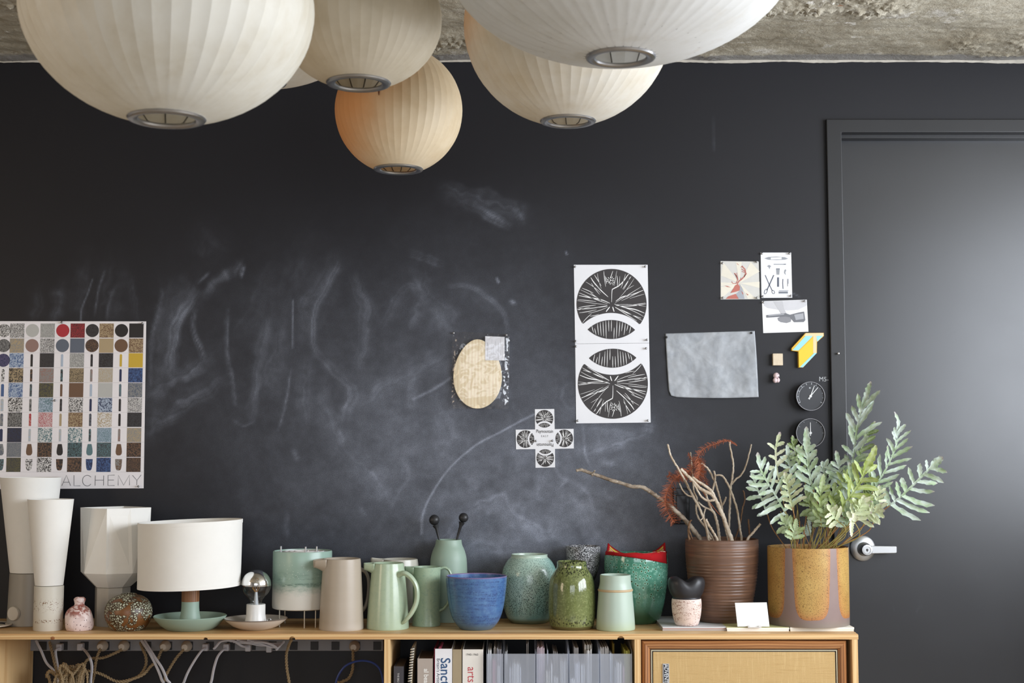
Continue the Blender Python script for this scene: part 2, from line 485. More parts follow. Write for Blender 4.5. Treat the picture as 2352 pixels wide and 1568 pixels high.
# door geometry
XO = P(1901, 458, -0.015).x; XI = P(1936, 458, -0.015).x
ZO = P(2100, 273, -0.015).z; ZI = P(2100, 304, -0.015).z
XD = 2.62
x0, x1, z0, z1, nx, nz, X, Z, D = chalk_field()
w = MB()
w.v = [(float(a), 0.0, float(b)) for a, b in zip(X.ravel(), Z.ravel())]
r_ = nx + 1
w.f = [(j * r_ + i, j * r_ + i + 1, (j + 1) * r_ + i + 1, (j + 1) * r_ + i) for j in range(nz) for i in range(nx)]
dens = [float(t) for t in D.ravel()]
def wq(a, b, c, d): w.add([(a, 0, c), (b, 0, c), (b, 0, d), (a, 0, d)], [(0, 1, 2, 3)])
wq(XL, x0, 0, ZC + 0.1); wq(x0, x1, 0, z0); wq(x0, x1, z1, ZC + 0.1)
wq(x1, XO + 0.02, 0, ZC + 0.1); wq(XO + 0.02, XD + 0.03, ZO - 0.02, ZC + 0.1); wq(XD + 0.03, XR, 0, ZC + 0.1)
w.attr['chalk'] = dens + [0.0] * (len(w.v) - len(dens))
structure(w.build('wall_back', m_chalkboard, smooth=False), 'black chalkboard wall with chalk smears behind the shelf')

m_white = plain('white_wall_paint', (0.80, 0.79, 0.76), 0.7)
m_dim = plain('warm_grey_wall_paint', (0.36, 0.33, 0.29), 0.7)
m_floor = wood('floor_boards', C(196, 186, 172), C(160, 146, 128), 0.6, 'y', 0.35)
f = MB(); f.box(XL, XR, YB, 0.3, -0.1, 0)
structure(f.build('floor', m_floor, smooth=False), 'wooden floor of the studio, below the frame')
f = MB(); f.box(XL - 0.1, XR + 0.1, YB - 0.1, YB, 0, 0.95); f.box(XL - 0.1, XR + 0.1, YB - 0.1, YB, 2.5, ZC + 0.1); f.box(XL - 0.1, -1.3, YB - 0.1, YB, 0.95, 2.5); f.box(1.9, XR + 0.1, YB - 0.1, YB, 0.95, 2.5)
structure(f.build('wall_front', m_dim, smooth=False), 'warm grey wall with a window, behind the camera')
f = MB()
f.box(XR, XR + 0.1, YB, 0.1, 0, 1.0); f.box(XR, XR + 0.1, YB, 0.1, 2.59, ZC + 0.1); f.box(XR, XR + 0.1, -0.8, 0.1, 1.0, 2.59); f.box(XR, XR + 0.1, YB, -4.4, 1.0, 2.59)
structure(f.build('wall_right', m_white, smooth=False), 'white wall with wide windows, right of the frame')
f = MB()
f.box(XL - 0.1, XL, YB, 0.1, 0, 0.95); f.box(XL - 0.1, XL, YB, 0.1, 2.3, ZC + 0.1); f.box(XL - 0.1, XL, -2.4, 0.1, 0.95, 2.3); f.box(XL - 0.1, XL, YB, -3.6, 0.95, 2.3)
structure(f.build('wall_left', m_dim, smooth=False), 'warm grey wall with a narrow window, left of the frame')
m_winframe = plain('window_frame_paint', (0.05, 0.05, 0.055), 0.4)
f = MB()
for yy in (-0.825, -2.0, -3.2, -4.375): f.box(XR, XR + 0.06, yy - 0.02, yy + 0.02, 1.0, 2.59)
for zz in (1.02, 2.57): f.box(XR + 0.005, XR + 0.055, -4.4, -0.8, zz - 0.02, zz + 0.02)
structure(f.build('window_1', m_winframe, smooth=False), 'dark framed window in the right wall')

# ceiling: rough board-marked concrete
def hceil(x, y):
    p = Vector((x, y, 0.0))
    a = mnoise.fractal(p * 5.0, 0.9, 2.1, 5)
    b = mnoise.fractal(Vector((x * 2.5, y * 9.0, 3.0)), 1.0, 2.0, 4)
    lump = max(0.0, mnoise.fractal(p * 2.6 + Vector((7, 1, 0)), 1.0, 2.0, 3) - 0.12)
    g = mnoise.fractal(p * 38.0, 0.7, 2.1, 4)
    return 0.006 * a + 0.005 * b + lump * (0.035 * abs(g) + 0.012) + 0.0022 * g * (0.3 + abs(a))
cg = MB()
NXc, NYc = 860, 150
def cfn(u, v):
    x = -2.3 + 4.6 * u; y = -1.25 + 1.25 * v
    return (x, y, ZC + 0.004 - hceil(x, y) * min(1.0, 0.35 + (-y) * 9.0) * min(1.0, (y + 1.25) * 8.0) * min(1.0, (2.3 - abs(x)) * 8.0))
cg.grid(cfn, NXc, NYc)
cg.f = [tuple(reversed(q)) for q in cg.f]
def fl(a, b, c, d): cg.add([(a, c, ZC + 0.004), (b, c, ZC + 0.004), (b, d, ZC + 0.004), (a, d, ZC + 0.004)], [(3, 2, 1, 0)])
fl(XL, XR, YB, -1.25); fl(XL, -2.3, -1.25, 0); fl(2.3, XR, -1.25, 0)
m = M('rough_concrete')
n1 = m.noise(3.2, 6, 0.62); n2 = m.noise(30, 6, 0.7); n3 = m.noise(120, 4, 0.7); n4 = m.noise(1.3, 3, 0.5)
col = m.mix(m.sm(n1, 0.3, 0.7), C(158, 150, 132), C(192, 186, 170))
col = m.mix(m.mul(m.sm(n2, 0.35, 0.7), 0.5), col, C(146, 134, 112))
col = m.mix(m.mul(m.noise(5.5, 5, 0.7, lo=0.58, hi=0.68), 0.7), col, C(214, 210, 202))
col = m.mix(m.mul(m.noise(16, 5, 0.75, vec=m.sc(1, 1.4, 1), lo=0.62, hi=0.68), 0.85), col, C(232, 229, 222))
col = m.mix(m.mul(m.noise(9, 4, 0.6, vec=m.sc(0.7, 3, 1), lo=0.70, hi=0.74), 0.8), col, C(164, 104, 66))
edge = m.sm(m.math('ADD', m.sep()[1], m.mul(m.math('SUBTRACT', n2, 0.5), 0.06)), -0.085, -0.055)
col = m.mix(m.mul(edge, 0.85), col, m.mix(n1, C(96, 92, 88), C(176, 176, 176)))
m.bump(m.math('ADD', m.math('ADD', n2, m.mul(n3, 0.35)), m.mul(n1, 0.8)), 0.6, 0.009)
structure(cg.build('ceiling', m.done(col, 0.9, 0, 0.2), smooth=True, angle=60), 'rough grey brown concrete ceiling with white flecks')
# chipped white paint along the top of the wall
tp = MB(); rr = random.Random(5)
top = ZC + 0.012; n_ = 420; vs = []
for i in range(n_ + 1):
    xx = -2.3 + 4.6 * i / n_
    h_ = max(0.0008, 0.0042 + 0.006 * (mnoise.fractal(Vector((xx * 3.1, 0.0, 0.3)), 0.9, 2.2, 4)) + rr.uniform(-0.0008, 0.0008))
    yy_ = -0.0022 - 0.001 * rr.random()
    vs += [(xx, yy_, top), (xx, yy_, top - 0.012 - h_), (xx, 0.001, top - 0.012 - h_)]
tp.add(vs, [(3 * i + a_, 3 * i + a_ + 1, 3 * i + a_ + 4, 3 * i + a_ + 3) for i in range(n_) for a_ in (0, 1)])
structure(tp.build('trim_1', plain('chipped_paint', C(196, 190, 178), 0.8, vary=0.2), smooth=False), 'thin chipped pale paint edge where the black wall meets the ceiling')

# door
door = bpy.data.objects.new('door_1', None); COL.objects.link(door); door['_o'] = (0, 0, 0)
structure(door, 'dark painted door in a dark metal frame at the right')
YD = 0.062
f = MB()
f.prism([(XO, 0), (XI, 0), (XI, ZI), (XD - 0.05, ZI), (XD - 0.05, 0), (XD, 0), (XD, ZO), (XO, ZO)], -0.016, 0.10)
f.build('door_frame', m_frame, door, smooth=False, bevel=0.003)
f = MB()
f.prism([(XI - 0.02, 0), (XI + 0.0045, 0), (XI + 0.0045, ZI - 0.012), (XD - 0.062, ZI - 0.012), (XD - 0.062, 0), (XD - 0.04, 0), (XD - 0.04, ZI + 0.02), (XI - 0.02, ZI + 0.02)], 0.022, 0.115)
f.build('door_stop', m_frame, door, smooth=False, bevel=0.002)
f = MB(); f.box(XI - 0.01, XD - 0.03, YD, YD + 0.045, 0.01, ZI + 0.01)
f.build('door_leaf', m_doorpaint, door, smooth=False)
m_satin = plain('satin_chrome', (0.52, 0.53, 0.54), 0.40, 1.0, vary=0.03)
c = P(1982, 1259, YD - 0.01)
rs = 29 / scl(YD)
f = MB(); f.lathe(0, 0, [(rs * 0.98, 0), (rs, 0.004), (rs * 0.97, 0.010), (rs * 0.80, 0.016), (rs * 0.5, 0.0185), (0, 0.019)], 48)
f.v = [(c.x + a, YD - h, c.z - b) for a, b, h in f.v]
hnd = f.build('handle', m_satin, door, fix=True)
c2 = P(1990, 1262, YD - 0.05)
f = MB(); rl = 13 / scl(YD - 0.05)
f.lathe(0, 0, [(rl * 1.25, 0.015), (rl * 1.2, 0.03), (rl, 0.034), (rl, 0.060), (rl * 0.9, 0.063), (rl * 0.62, 0.0635), (rl * 0.6, 0.0615), (0, 0.0615)], 32)
f.v = [(c2.x + a, YD - h, c2.z - b) for a, b, h in f.v]
f.build('lock_cylinder', m_satin, hnd, fix=True)
f = MB()
ya = YD - 0.052; p1 = P(1992, 1253, ya); p2 = P(1992, 1271, ya); p3 = P(2057, 1270, ya); p4 = P(2057, 1254, ya)
f.prism([(p2.x, p2.z), (p3.x, p3.z), (p4.x, p4.z), (p1.x, p1.z)], ya - 0.005, ya + 0.008)
f.prism([(p3.x - 0.006, p3.z), (p3.x + 0.003, p3.z + 0.001), (p4.x + 0.003, p4.z - 0.001), (p4.x - 0.006, p4.z)], ya - 0.004, ya + 0.034)
f.build('lever', m_satin, hnd, smooth=False, bevel=0.002, fix=True)
f = MB(); f.sphere((c2.x, YD - 0.0615, c2.z), 0.004, 12, 8, (1, 0.3, 1)); f.box(c2.x - 0.001, c2.x + 0.001, YD - 0.0632, YD - 0.061, c2.z - 0.006, c2.z)
f.build('keyhole', plain('keyhole_dark', (0.05, 0.05, 0.05), 0.4, 0.6), hnd)
p = P(1924, 812, -0.016)
f = MB(); f.tube([(p.x, -0.012, p.z), (p.x, -0.028, p.z)], [0.0022, 0.0022], 8); f.sphere((p.x, -0.029, p.z), 0.0042, 12, 8, (1, 0.5, 1))
tag(f.build('nail', m_satin), 'small shiny nail in the dark door frame', 'nail')

# ------------------------------------------------------------------ the shelf unit
YF = Yz(1455)
TB = P(1176, 1468, YF).z          # underside of the top board
m_pine_x = wood('pine_along_x', C(226, 192, 140), C(198, 152, 98), 1.0, 'x', 0.45, knots=True)
m_pine_z = wood('pine_upright', C(232, 198, 146), C(206, 162, 108), 1.0, 'z', 0.45, knots=True)
XE = P(1971.5, 1460, YF).x
shelf = thing('shelf_unit', 'long low pine shelf unit standing against the black wall', 'shelf', (0, 0, 0))
XS = -2.35
out = [(XS, TB)]
for npx, rpx in ((472, 5), (671, 7), (1426, 8)):
    c = P(npx, 1468, YF); r = rpx / scl(YF)
    for k in range(9):
        a = PI - PI * k / 8
        out.append((c.x + r * math.cos(a), TB + r * math.sin(a) * 0.95))
out += [(XE, TB), (XE, ZS - 0.003), (XE - 0.003, ZS), (XS, ZS)]
f = MB(); f.prism(out, YF, YF + 0.03); f.box(XS, XE, YF + 0.03, -0.004, TB, ZS)
f.build('top_board', m_pine_x, shelf, smooth=False)
def upright(pa, pb, name='side_panel'):
    xa, xb = P(pa, 1490, YF).x, P(pb, 1490, YF).x
    g = MB(); g.box(xa, xb, YF + 0.001, -0.006, 0.0, TB)
    return g.build(name, m_pine_z, shelf, smooth=False, bevel=0.0012)
upright(-38, -24); upright(882, 896); upright(1457.5, 1472); upright(1957, 1971)
ZB = 0.365
f = MB(); f.box(P(896, 1490, YF).x, P(1457, 1490, YF).x, YF, -0.006, ZB - 0.018, ZB); f.build('middle_board', m_pine_x, shelf, smooth=False)
f = MB(); f.box(P(1472, 1490, YF).x, P(1957, 1490, YF).x, YF, -0.006, ZB - 0.018, ZB); f.build('middle_board', m_pine_x, shelf, smooth=False)
f = MB(); f.box(XS, P(882, 1490, YF).x, YF, -0.006, 0.06, 0.078); f.build('bottom_board', m_pine_x, shelf, smooth=False)
p = P(121, 1465, YF)
f = MB(); f.lathe(0, 0, [(0, 0.0022), (0.004, 0.0022), (0.0062, 0.0016), (0.0075, 0.0)], 20)
f.v = [(p.x + a, YF - h + 0.001, p.z + b * 0.7) for a, b, h in f.v]
f.build('knot', plain('wood_knot', C(148, 92, 48), 0.5), shelf, fix=True)

# ------------------------------------------------------------------ pendant lamps
def lamp_skin(name, base, stain, warm=None, slit=None):
    m = M(name)
    n1 = m.noise(7, 5, 0.65); n2 = m.noise(24, 4, 0.6, vec=m.sc(1, 1, 0.35))
    col = m.mix(m.sm(n1, 0.3, 0.75), base, stain)
    col = m.mix(m.mul(m.sm(n2, 0.5, 0.85), 0.25), col, C(186, 170, 140))
    s = m.sep()
    if warm:                                # orange tint growing towards the upper left of the skin
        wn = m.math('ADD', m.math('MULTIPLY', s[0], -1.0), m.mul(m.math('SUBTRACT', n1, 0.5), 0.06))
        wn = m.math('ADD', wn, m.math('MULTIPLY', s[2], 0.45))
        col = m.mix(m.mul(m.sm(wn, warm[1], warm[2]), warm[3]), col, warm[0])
    m.bump(n2, 0.06, 0.002)
    m.done(col, 0.55, 0, 0.35)
    tr = m.node('BsdfTranslucent'); m.put(tr.inputs['Color'], col)
    mx = m.node('MixShader'); mx.inputs[0].default_value = 0.28
    m.t.links.new(m.b.outputs[0], mx.inputs[1]); m.t.links.new(tr.outputs[0], mx.inputs[2])
    m.t.links.new(mx.outputs[0], m.t.nodes['Material Output'].inputs['Surface'])
    return m.m
m_ring = plain('brushed_steel_ring', (0.42, 0.42, 0.43), 0.30, 1.0, vary=0.08)
m_wire = plain('lamp_wire', (0.10, 0.09, 0.08), 0.5, 0.5)
m_cord = plain('white_cord', (0.75, 0.74, 0.70), 0.5)
def bubble_lamp(label, cx, cy, a_px, q, depth, ribs, skin, ring_px=None, scal=0.0055, tear=None):
    Y = CAM.y + depth
    c = P(cx, cy, Y)
    k = depth / F
    a = a_px * k; b = a * q
    rr = 0.061
    root = thing('bubble_lamp', label, 'lamp', tuple(c), 'bubble pendant lamps hanging from the ceiling')
    t0 = -math.acos(rr / a)
    prof = []
    NR = 30
    for i in range(NR + 1):
        t = t0 + (-2 * t0) * i / NR
        prof.append((a * math.cos(t), c.z + b * math.sin(t)))
    seg = ribs * 6
    off = 0.37
    def rf(ang, i, z):
        fr = (ang * ribs / (2 * PI)) % 1.0
        fr = round(fr * 6) % 6 / 6
        edge = min(1.0, 4.0 * (1 - abs(2 * i / NR - 1)) + 0.0)
        return 1 - scal * 4 * fr * (1 - fr) * edge
    g = MB(); g.lathe(c.x, c.y, prof, seg, rfun=rf)
    g.build('lamp_shade', skin, root, angle=8)
    zb = prof[0][1]
    g = MB()
    mn = 0.0042
    def tor(z, R_, r_):
        vs = []; fs = []
        for i in range(64):
            A = 2 * PI * i / 64
            for j in range(10):
                B = 2 * PI * j / 10
                q_ = R_ + r_ * math.cos(B) * 2.0
                vs.append((c.x + q_ * math.cos(A), c.y + q_ * math.sin(A), z + r_ * math.sin(B)))
        for i in range(64):
            for j in range(10):
                fs.append((i * 10 + j, ((i + 1) % 64) * 10 + j, ((i + 1) % 64) * 10 + (j + 1) % 10, i * 10 + (j + 1) % 10))
        return vs, fs
    g.add(*tor(zb - 0.001, rr - 0.007, 0.0045))
    g.build('bottom_ring', m_ring, root)
    g = MB()
    g.add(*tor(c.z + b * math.sin(-t0), rr - 0.007, 0.0045))
    g.build('top_ring', m_ring, root)
    # steel wires of the cage, just inside the skin
    g = MB()
    for j in range(ribs // 2):
        A = 2 * PI * (j * 2) / ribs
        pts = []
        for i in range(0, NR + 1, 3):
            r_, z = prof[i]; r_ -= 0.004
            pts.append((c.x + r_ * math.sin(A), c.y - r_ * math.cos(A), z))
        g.tube(pts, 0.0013, 4, False)
    g.build('wire_cage', m_wire, root)
    g = MB()
    top = c.z + b
    g.tube([(c.x, c.y, c.z + 0.02), (c.x, c.y, ZC)], 0.003, 8)
    g.build('cord', m_cord, root)
    g = MB(); g.lathe(c.x, c.y, [(0.016, c.z - 0.02), (0.018, c.z + 0.03), (0, c.z + 0.03)], 20); g.sphere((c.x, c.y, c.z - 0.045), 0.03, 20, 12)
    g.build('bulb', m_cord, root)
    if tear:
        px, py, w_, h_, br = tear
        ux, uz = (px - cx) * k, -(py - cy) * k
        rz = a * math.sqrt(max(0.01, 1 - (uz / b) ** 2))
        yy = -math.sqrt(max(0, rz * rz - ux * ux))
        g = MB()
        pts = cr([(-0.2, 1), (0.5, 0.3), (0.45, -0.6), (0, -1), (-0.5, -0.4), (-0.45, 0.4)], 4, True)
        vs = []
        for dx, dz in pts:
            X_ = ux + dx * w_ * k; Z_ = uz + dz * h_ * k
            r2 = a * math.sqrt(max(0.01, 1 - (Z_ / b) ** 2)) + 0.0012
            vs.append((c.x + X_, c.y - math.sqrt(max(0, r2 * r2 - X_ * X_)), c.z + Z_))
        g.add(vs, [tuple(range(len(vs)))])
        g.build('scorch_mark', plain('scorched_skin', C(112, 62, 34), 0.7, vary=0.2), root, smooth=False)
    return root
sk_white = lamp_skin('lamp_skin_white', C(224, 221, 211), C(208, 201, 184))
sk_cool = lamp_skin('lamp_skin_cool', C(226, 226, 224), C(215, 214, 209))
sk_grey = lamp_skin('lamp_skin_aged', C(214, 204, 184), C(196, 184, 160))
sk_yel = lamp_skin('lamp_skin_yellow', C(232, 216, 186), C(216, 194, 158), (C(228, 164, 106), -0.06, 0.12, 0.9))
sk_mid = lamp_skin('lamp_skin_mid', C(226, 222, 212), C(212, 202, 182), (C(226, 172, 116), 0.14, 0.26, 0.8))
bubble_lamp('large ribbed white pendant lamp at the left end of the cluster', 388, 19, 339, 0.80, 2.235, 48, sk_white)
bubble_lamp('mid-sized tan grey pendant lamp with a bright steel ring, behind the large left lamp', 825, 45, 194, 0.837, 2.68, 48, sk_grey)
bubble_lamp('smallest pendant lamp, hanging lowest, with orange upper left side and dark scorch mark', 916, 254, 148.5, 1.0, 3.51, 48, sk_yel, tear=(883, 245, 3.2, 11, 0))
bubble_lamp('round white pendant lamp partly hidden behind the widest lamp', 1304, 57, 244, 0.97, 3.10, 48, sk_mid)
bubble_lamp('widest, flattest white pendant lamp, cut off by the top edge', 1424, -114, 420, 0.62, 2.46, 56, sk_cool)
bubble_lamp('pendant lamp almost wholly hidden, only a cream sliver showing between two lamps', 598, 55, 240, 0.60, 3.225, 48, sk_mid)

# ------------------------------------------------------------------ pottery helpers
def ring_profile(prof_px, cx, Y, sharp=False, n=4):
    pts = [(hw / scl_z(Y), P(cx, py, Y).z) for hw, py in prof_px]
    return pts if sharp else cr(pts, n)
def scl_z(Y):
    return F / (Y - CAM.y)
def centre(cx, base_py, hw, zb):
    Yf = Yz(base_py, zb)
    Y = Yf
    for _ in range(3): Y = Yf + hw / scl_z(Y)
    return Y
def vessel(name, label, cat, cx, base_py, prof, mat, group=None, wall=0.004, inner=0.75, zb=None, seg=72, n=4, rfun=None, parent=None, foot=None, Y=None, lip=True):
    """a turned pot: prof = [(half width px, row px)] from foot to rim"""
    zb = ZS if zb is None else zb
    if Y is None: Y = centre(cx, base_py, prof[0][0], zb)
    rmax = max(h for h, _ in prof) / scl_z(Y)
    Y = min(Y, -rmax - 0.005)
    c = P(cx, base_py, Y)
    p = ring_profile(prof, cx, Y, n=n)
    p = [(r, max(z, zb)) for r, z in p]
    p[0] = (p[0][0], zb)
    # keep the pixel rows: foot sits on zb, everything above as measured
    full = [(0, zb)] + [(p[0][0] * 0.97, zb)] + [(r, max(z, zb + 0.0008 * (i > 0))) for i, (r, z) in enumerate(p)]
    rt, zt = p[-1]
    H = zt - zb
    zin = zt - H * inner
    ins = []
    for r, z in reversed(p):
        if z > zin: ins.append((max(r - wall, 0.002), z - (0.0 if z < zt - 1e-6 else 0.0)))
    if lip: full += [(rt - wall * 0.5, zt + wall * 0.35)]
    full += ins + [(0, zin)]
    g = MB(); g.lathe(c.x, Y, full, seg, rfun=rfun)
    if parent is not None:
        return g.build(name, mat, parent), Y, c.x
    o = g.build(name, mat, None, origin=(c.x, Y, zb))
    tag(o, label, cat, group)
    return o, Y, c.x

# ------------------------------------------------------------------ glazes
CELADON = C(170, 192, 164); SAGE = C(150, 178, 156)
g_tan = glaze('tan_glaze', C(182, 170, 154), [(C(160, 146, 128), lambda m: m.mul(m.noise(9, 4, 0.6, vec=m.sc(0.4, 0.4, 2)), 0.55)), (C(196, 186, 172), lambda m: m.mul(m.z(0.03, 0.0), 0.6))], 0.38, bump=(lambda m: m.noise(14, 2, 0.5, vec=m.sc(0.2, 0.2, 14)), 0.08, 0.001))
g_cel = glaze('celadon_glaze', C(172, 190, 162), [(C(150, 174, 152), lambda m: m.mul(m.noise(70, 4, 0.7, lo=0.45, hi=0.7), 0.5)), (C(188, 204, 178), lambda m: m.mul(m.noise(8, 4, 0.6), 0.5))], 0.20, 0.6)
g_cel2 = glaze('celadon_speckled_glaze', C(158, 178, 152), [(C(126, 154, 138), lambda m: m.mul(m.noise(110, 4, 0.8, lo=0.48, hi=0.66), 0.5)), (C(196, 208, 186), lambda m: m.mul(m.vor(90, 0.13, 0.05), m.noise(10, 2, 0.5, lo=0.45, hi=0.7)))], 0.24, 0.6)
g_grey = glaze('pale_grey_glaze', C(202, 200, 188), [(C(176, 172, 158), lambda m: m.mul(m.noise(12, 4, 0.6), 0.6))], 0.25)
g_sage = glaze('sage_matt_glaze', C(150, 172, 156), [(C(134, 156, 142), lambda m: m.mul(m.noise(16, 5, 0.6, vec=m.sc(0.6, 0.6, 1.6)), 0.5)), (C(166, 186, 170), lambda m: m.mul(m.noise(5, 2, 0.5), 0.4))], 0.45)
g_mint = glaze('mint_glaze', C(180, 196, 182), [(C(162, 182, 170), lambda m: m.mul(m.noise(12, 4, 0.6), 0.5)), (C(176, 190, 156), lambda m: m.mul(m.z(0.04, 0.0), 0.7))], 0.36)
g_white = plain('white_porcelain', (0.82, 0.81, 0.78), 0.25, vary=0.03)

# ------------------------------------------------------------------ jugs
def jug(label, cx, base_py, prof, mat, spout, handle=None, group='stoneware jugs on the shelf', Y=None, rim_py=None, hflat=1.9):
    zb = ZS
    if Y is None: Y = centre(cx, base_py, prof[0][0], zb)
    c = P(cx, base_py, Y)
    root = thing('jug', label, 'jug', (c.x, Y, zb), group)
    vessel('body', None, None, cx, base_py, prof, mat, parent=root, wall=0.0045, Y=Y, inner=0.9)
    rt = prof[-1][0] / scl_z(Y); zt = P(cx, prof[-1][1], Y).z
    if spout:
        ln, dr, up, hw, ang = spout       # length out from the rim, drop below, rise above, half width, direction
        g = MB()
        n, mdl = 9, 8
        def f(u, v):
            # u across the channel (0..1), v from wall to tip
            A = PI * (u - 0.5)
            wv = hw * (1 - 0.55 * v ** 1.2)
            dp = dr * (1 - v) ** 1.15 * 1.0 + hw * 0.62 * v + 0.002
            out_ = (rt - 0.006) + (ln + 0.006) * v
            side = wv * math.sin(A)
            z = zt + up * v * v * 1.0 + 0.001 - dp * math.cos(A) ** 0.9
            out2 = out_ + (0 if abs(side) < 1e-9 else 0)
            # stay outside the wall of the jug
            d = math.cos(ang), math.sin(ang)
            return (c.x + d[0] * out2 - d[1] * side, Y + d[1] * out2 + d[0] * side, z)
        g.grid(f, n * 2, mdl)
        g.build('spout', mat, root, solid=0.004, angle=80)
    if handle:
        pts, ws, mt = handle
        q = cr(pts, 6); wq_ = cr([(w_,) for w_ in ws], 6)
        path = [P(a, b, y) for a, b, y in q]
        g = MB()
        seg = 12
        n = len(path); vs = []; fs = []
        for i, p in enumerate(path):
            t = (path[min(i + 1, n - 1)] - path[max(i - 1, 0)]).normalized()
            side = Vector((-t.z, 0, t.x)) if abs(t.y) < 0.9 else Vector((1, 0, 0))
            side = Vector((0, 1, 0)).cross(t).normalized()
            dy = t.cross(side)
            for k_ in range(seg):
                A = 2 * PI * k_ / seg
                vs.append(p + side * math.cos(A) * wq_[i][0] + dy * math.sin(A) * wq_[i][0] * hflat)
        for i in range(n - 1):
            for k_ in range(seg):
                fs.append((i * seg + k_, i * seg + (k_ + 1) % seg, (i + 1) * seg + (k_ + 1) % seg, (i + 1) * seg + k_))
        fs += [tuple(reversed(range(seg))), tuple((n - 1) * seg + k_ for k_ in range(seg))]
        g.add(vs, fs)
        g.build('handle', mat, root, fix=True)
    return root
mm = 1 / 730.0
Yj = centre(784, 1450, 50, ZS)
jug('tall matt tan jug with a pinched spout, beside the pale green canister', 784, 1450,
    [(49.5, 1448), (50.4, 1440), (50, 1428), (48.6, 1400), (46.2, 1350), (44, 1310), (42.8, 1292), (42, 1283)], g_tan,
    (22 * mm, 30 * mm, -3 * mm, 22 * mm, R(195)),
    ([(824, 1306, Yj + 0.03), (838, 1312, Yj + 0.055), (846, 1330, Yj + 0.07), (846, 1362, Yj + 0.07), (840, 1390, Yj + 0.055), (829, 1404, Yj + 0.04)], [0.007, 0.006, 0.0055, 0.0055, 0.006, 0.007], None))
Yg = centre(890.5, 1448, 48, ZS)
jug('glossy pale green jug with a broad looped handle, right of the tan jug', 890.5, 1448,
    [(47, 1446), (48, 1440), (47.6, 1430), (46, 1405), (42.5, 1360), (38.6, 1318), (36.6, 1302), (35.8, 1293)], g_cel,
    (19 * mm, 24 * mm, 0 * mm, 20 * mm, R(188)),
    ([(914, 1321, Yg - 0.035), (929, 1316, Yg - 0.05), (946, 1328, Yg - 0.055), (957, 1350, Yg - 0.055), (957, 1380, Yg - 0.055), (946, 1406, Yg - 0.055), (930, 1426, Yg - 0.05), (921, 1432, Yg - 0.04)], [0.009, 0.0085, 0.0082, 0.008, 0.008, 0.0075, 0.006, 0.004], None), hflat=1.2)
Yw = -0.073
jug('pale grey jug mostly hidden behind the two green jugs', 918, 1432,
    [(46, 1428), (46, 1420), (45.5, 1390), (44, 1340), (42.5, 1305), (41, 1291), (40, 1284)], g_grey,
    (27 * mm, 20 * mm, 3 * mm, 20 * mm, R(182)), None, Y=Yw)
Yt = centre(979, 1439.6, 32, ZS)
jug('slim pale green jug standing behind the blue bowl', 979, 1439.6,
    [(31.5, 1439), (32.4, 1435), (31.6, 1420), (30.6, 1390), (30.8, 1350), (31.6, 1320), (32.4, 1306), (32.6, 1302)], g_cel2,
    (17 * mm, 20 * mm, 1 * mm, 18 * mm, R(183)),
    ([(1008, 1306, Yt), (1022, 1303, Yt + 0.004), (1033, 1311, Yt + 0.006), (1037, 1328, Yt + 0.006), (1037, 1352, Yt + 0.006), (1032, 1378, Yt + 0.004), (1020, 1396, Yt), (1008, 1402, Yt)], [0.0055, 0.005, 0.005, 0.005, 0.005, 0.005, 0.005, 0.006], None))

# ------------------------------------------------------------------ vases, bowls, bottles
vessel('bottle_vase', 'matt sage green bottle vase holding two black mallets', 'vase', 1030, 1430,
       [(41, 1430), (43, 1420), (43, 1380), (42.6, 1320), (41.6, 1290), (40, 1277), (36, 1263), (32, 1254), (30, 1247), (29.2, 1239.5)], g_sage, Y=-0.068)
m_black = plain('black_matt', (0.022, 0.022, 0.024), 0.42)
for lab, bx, by, br, pts in (('black ball-ended mallet leaning left in the sage bottle vase', 997.6, 1193.6, 12, [(1000, 1205), (1003, 1214), (1008, 1236), (1014, 1290), (1020, 1340)]),
                             ('black ball-ended mallet leaning right in the sage bottle vase', 1064.7, 1188.5, 11, [(1061, 1199), (1058, 1208), (1050, 1236), (1044, 1290), (1036, 1340)])):
    Yb = -0.068
    b_ = P(bx, by, Yb); k = 1 / scl_z(Yb)
    root = thing('mallet', lab, 'mallet', tuple(b_), 'black mallets in the sage bottle vase')
    g = MB(); g.sphere(b_, br * k, 28, 18); g.build('head', m_black, root)
    g = MB(); g.tube([P(a, b, Yb) for a, b in pts], [7.5 * k, 3.6 * k, 2.5 * k, 2.3 * k, 2.2 * k], 14); g.build('stick', m_black, root)

def throwing(scale, amt):
    return lambda m: m.noise(scale, 3, 0.6, vec=m.sc(0.15, 0.15, 1))
m = M('blue_glaze')
rl = m.noise(150, 3, 0.6, vec=m.sc(0.08, 0.08, 1)); sp = m.noise(190, 4, 0.8)
col = m.mix(m.mul(m.noise(60, 5, 0.7, lo=0.4, hi=0.7), 0.6), C(72, 106, 156), C(94, 134, 174))
col = m.mix(m.mul(m.math('MULTIPLY', m.sm(rl, 0.42, 0.62), m.sm(sp, 0.40, 0.62)), 0.75), col, C(44, 62, 108))
col = m.mix(m.mul(m.z(0.028, 0.006), 0.8), col, C(92, 112, 124))
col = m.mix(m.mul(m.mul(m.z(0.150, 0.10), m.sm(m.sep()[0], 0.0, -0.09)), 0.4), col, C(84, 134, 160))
col = m.mix(m.z(0.1605, 0.1655), col, C(132, 112, 152))
m.bump(rl, 0.18, 0.0015)
vessel('bowl', 'deep cobalt blue bowl with throwing rings and a purple rim', 'bowl', 1094, 1447.5,
       [(31, 1447.5), (36, 1443), (45, 1434), (55, 1417), (62, 1393), (66, 1365), (68.6, 1340), (69.4, 1322)], m.done(col, 0.22, 0, 0.6), wall=0.004, inner=0.93)
m = M('speckled_mint_glaze')
nn = m.noise(6, 4, 0.6)
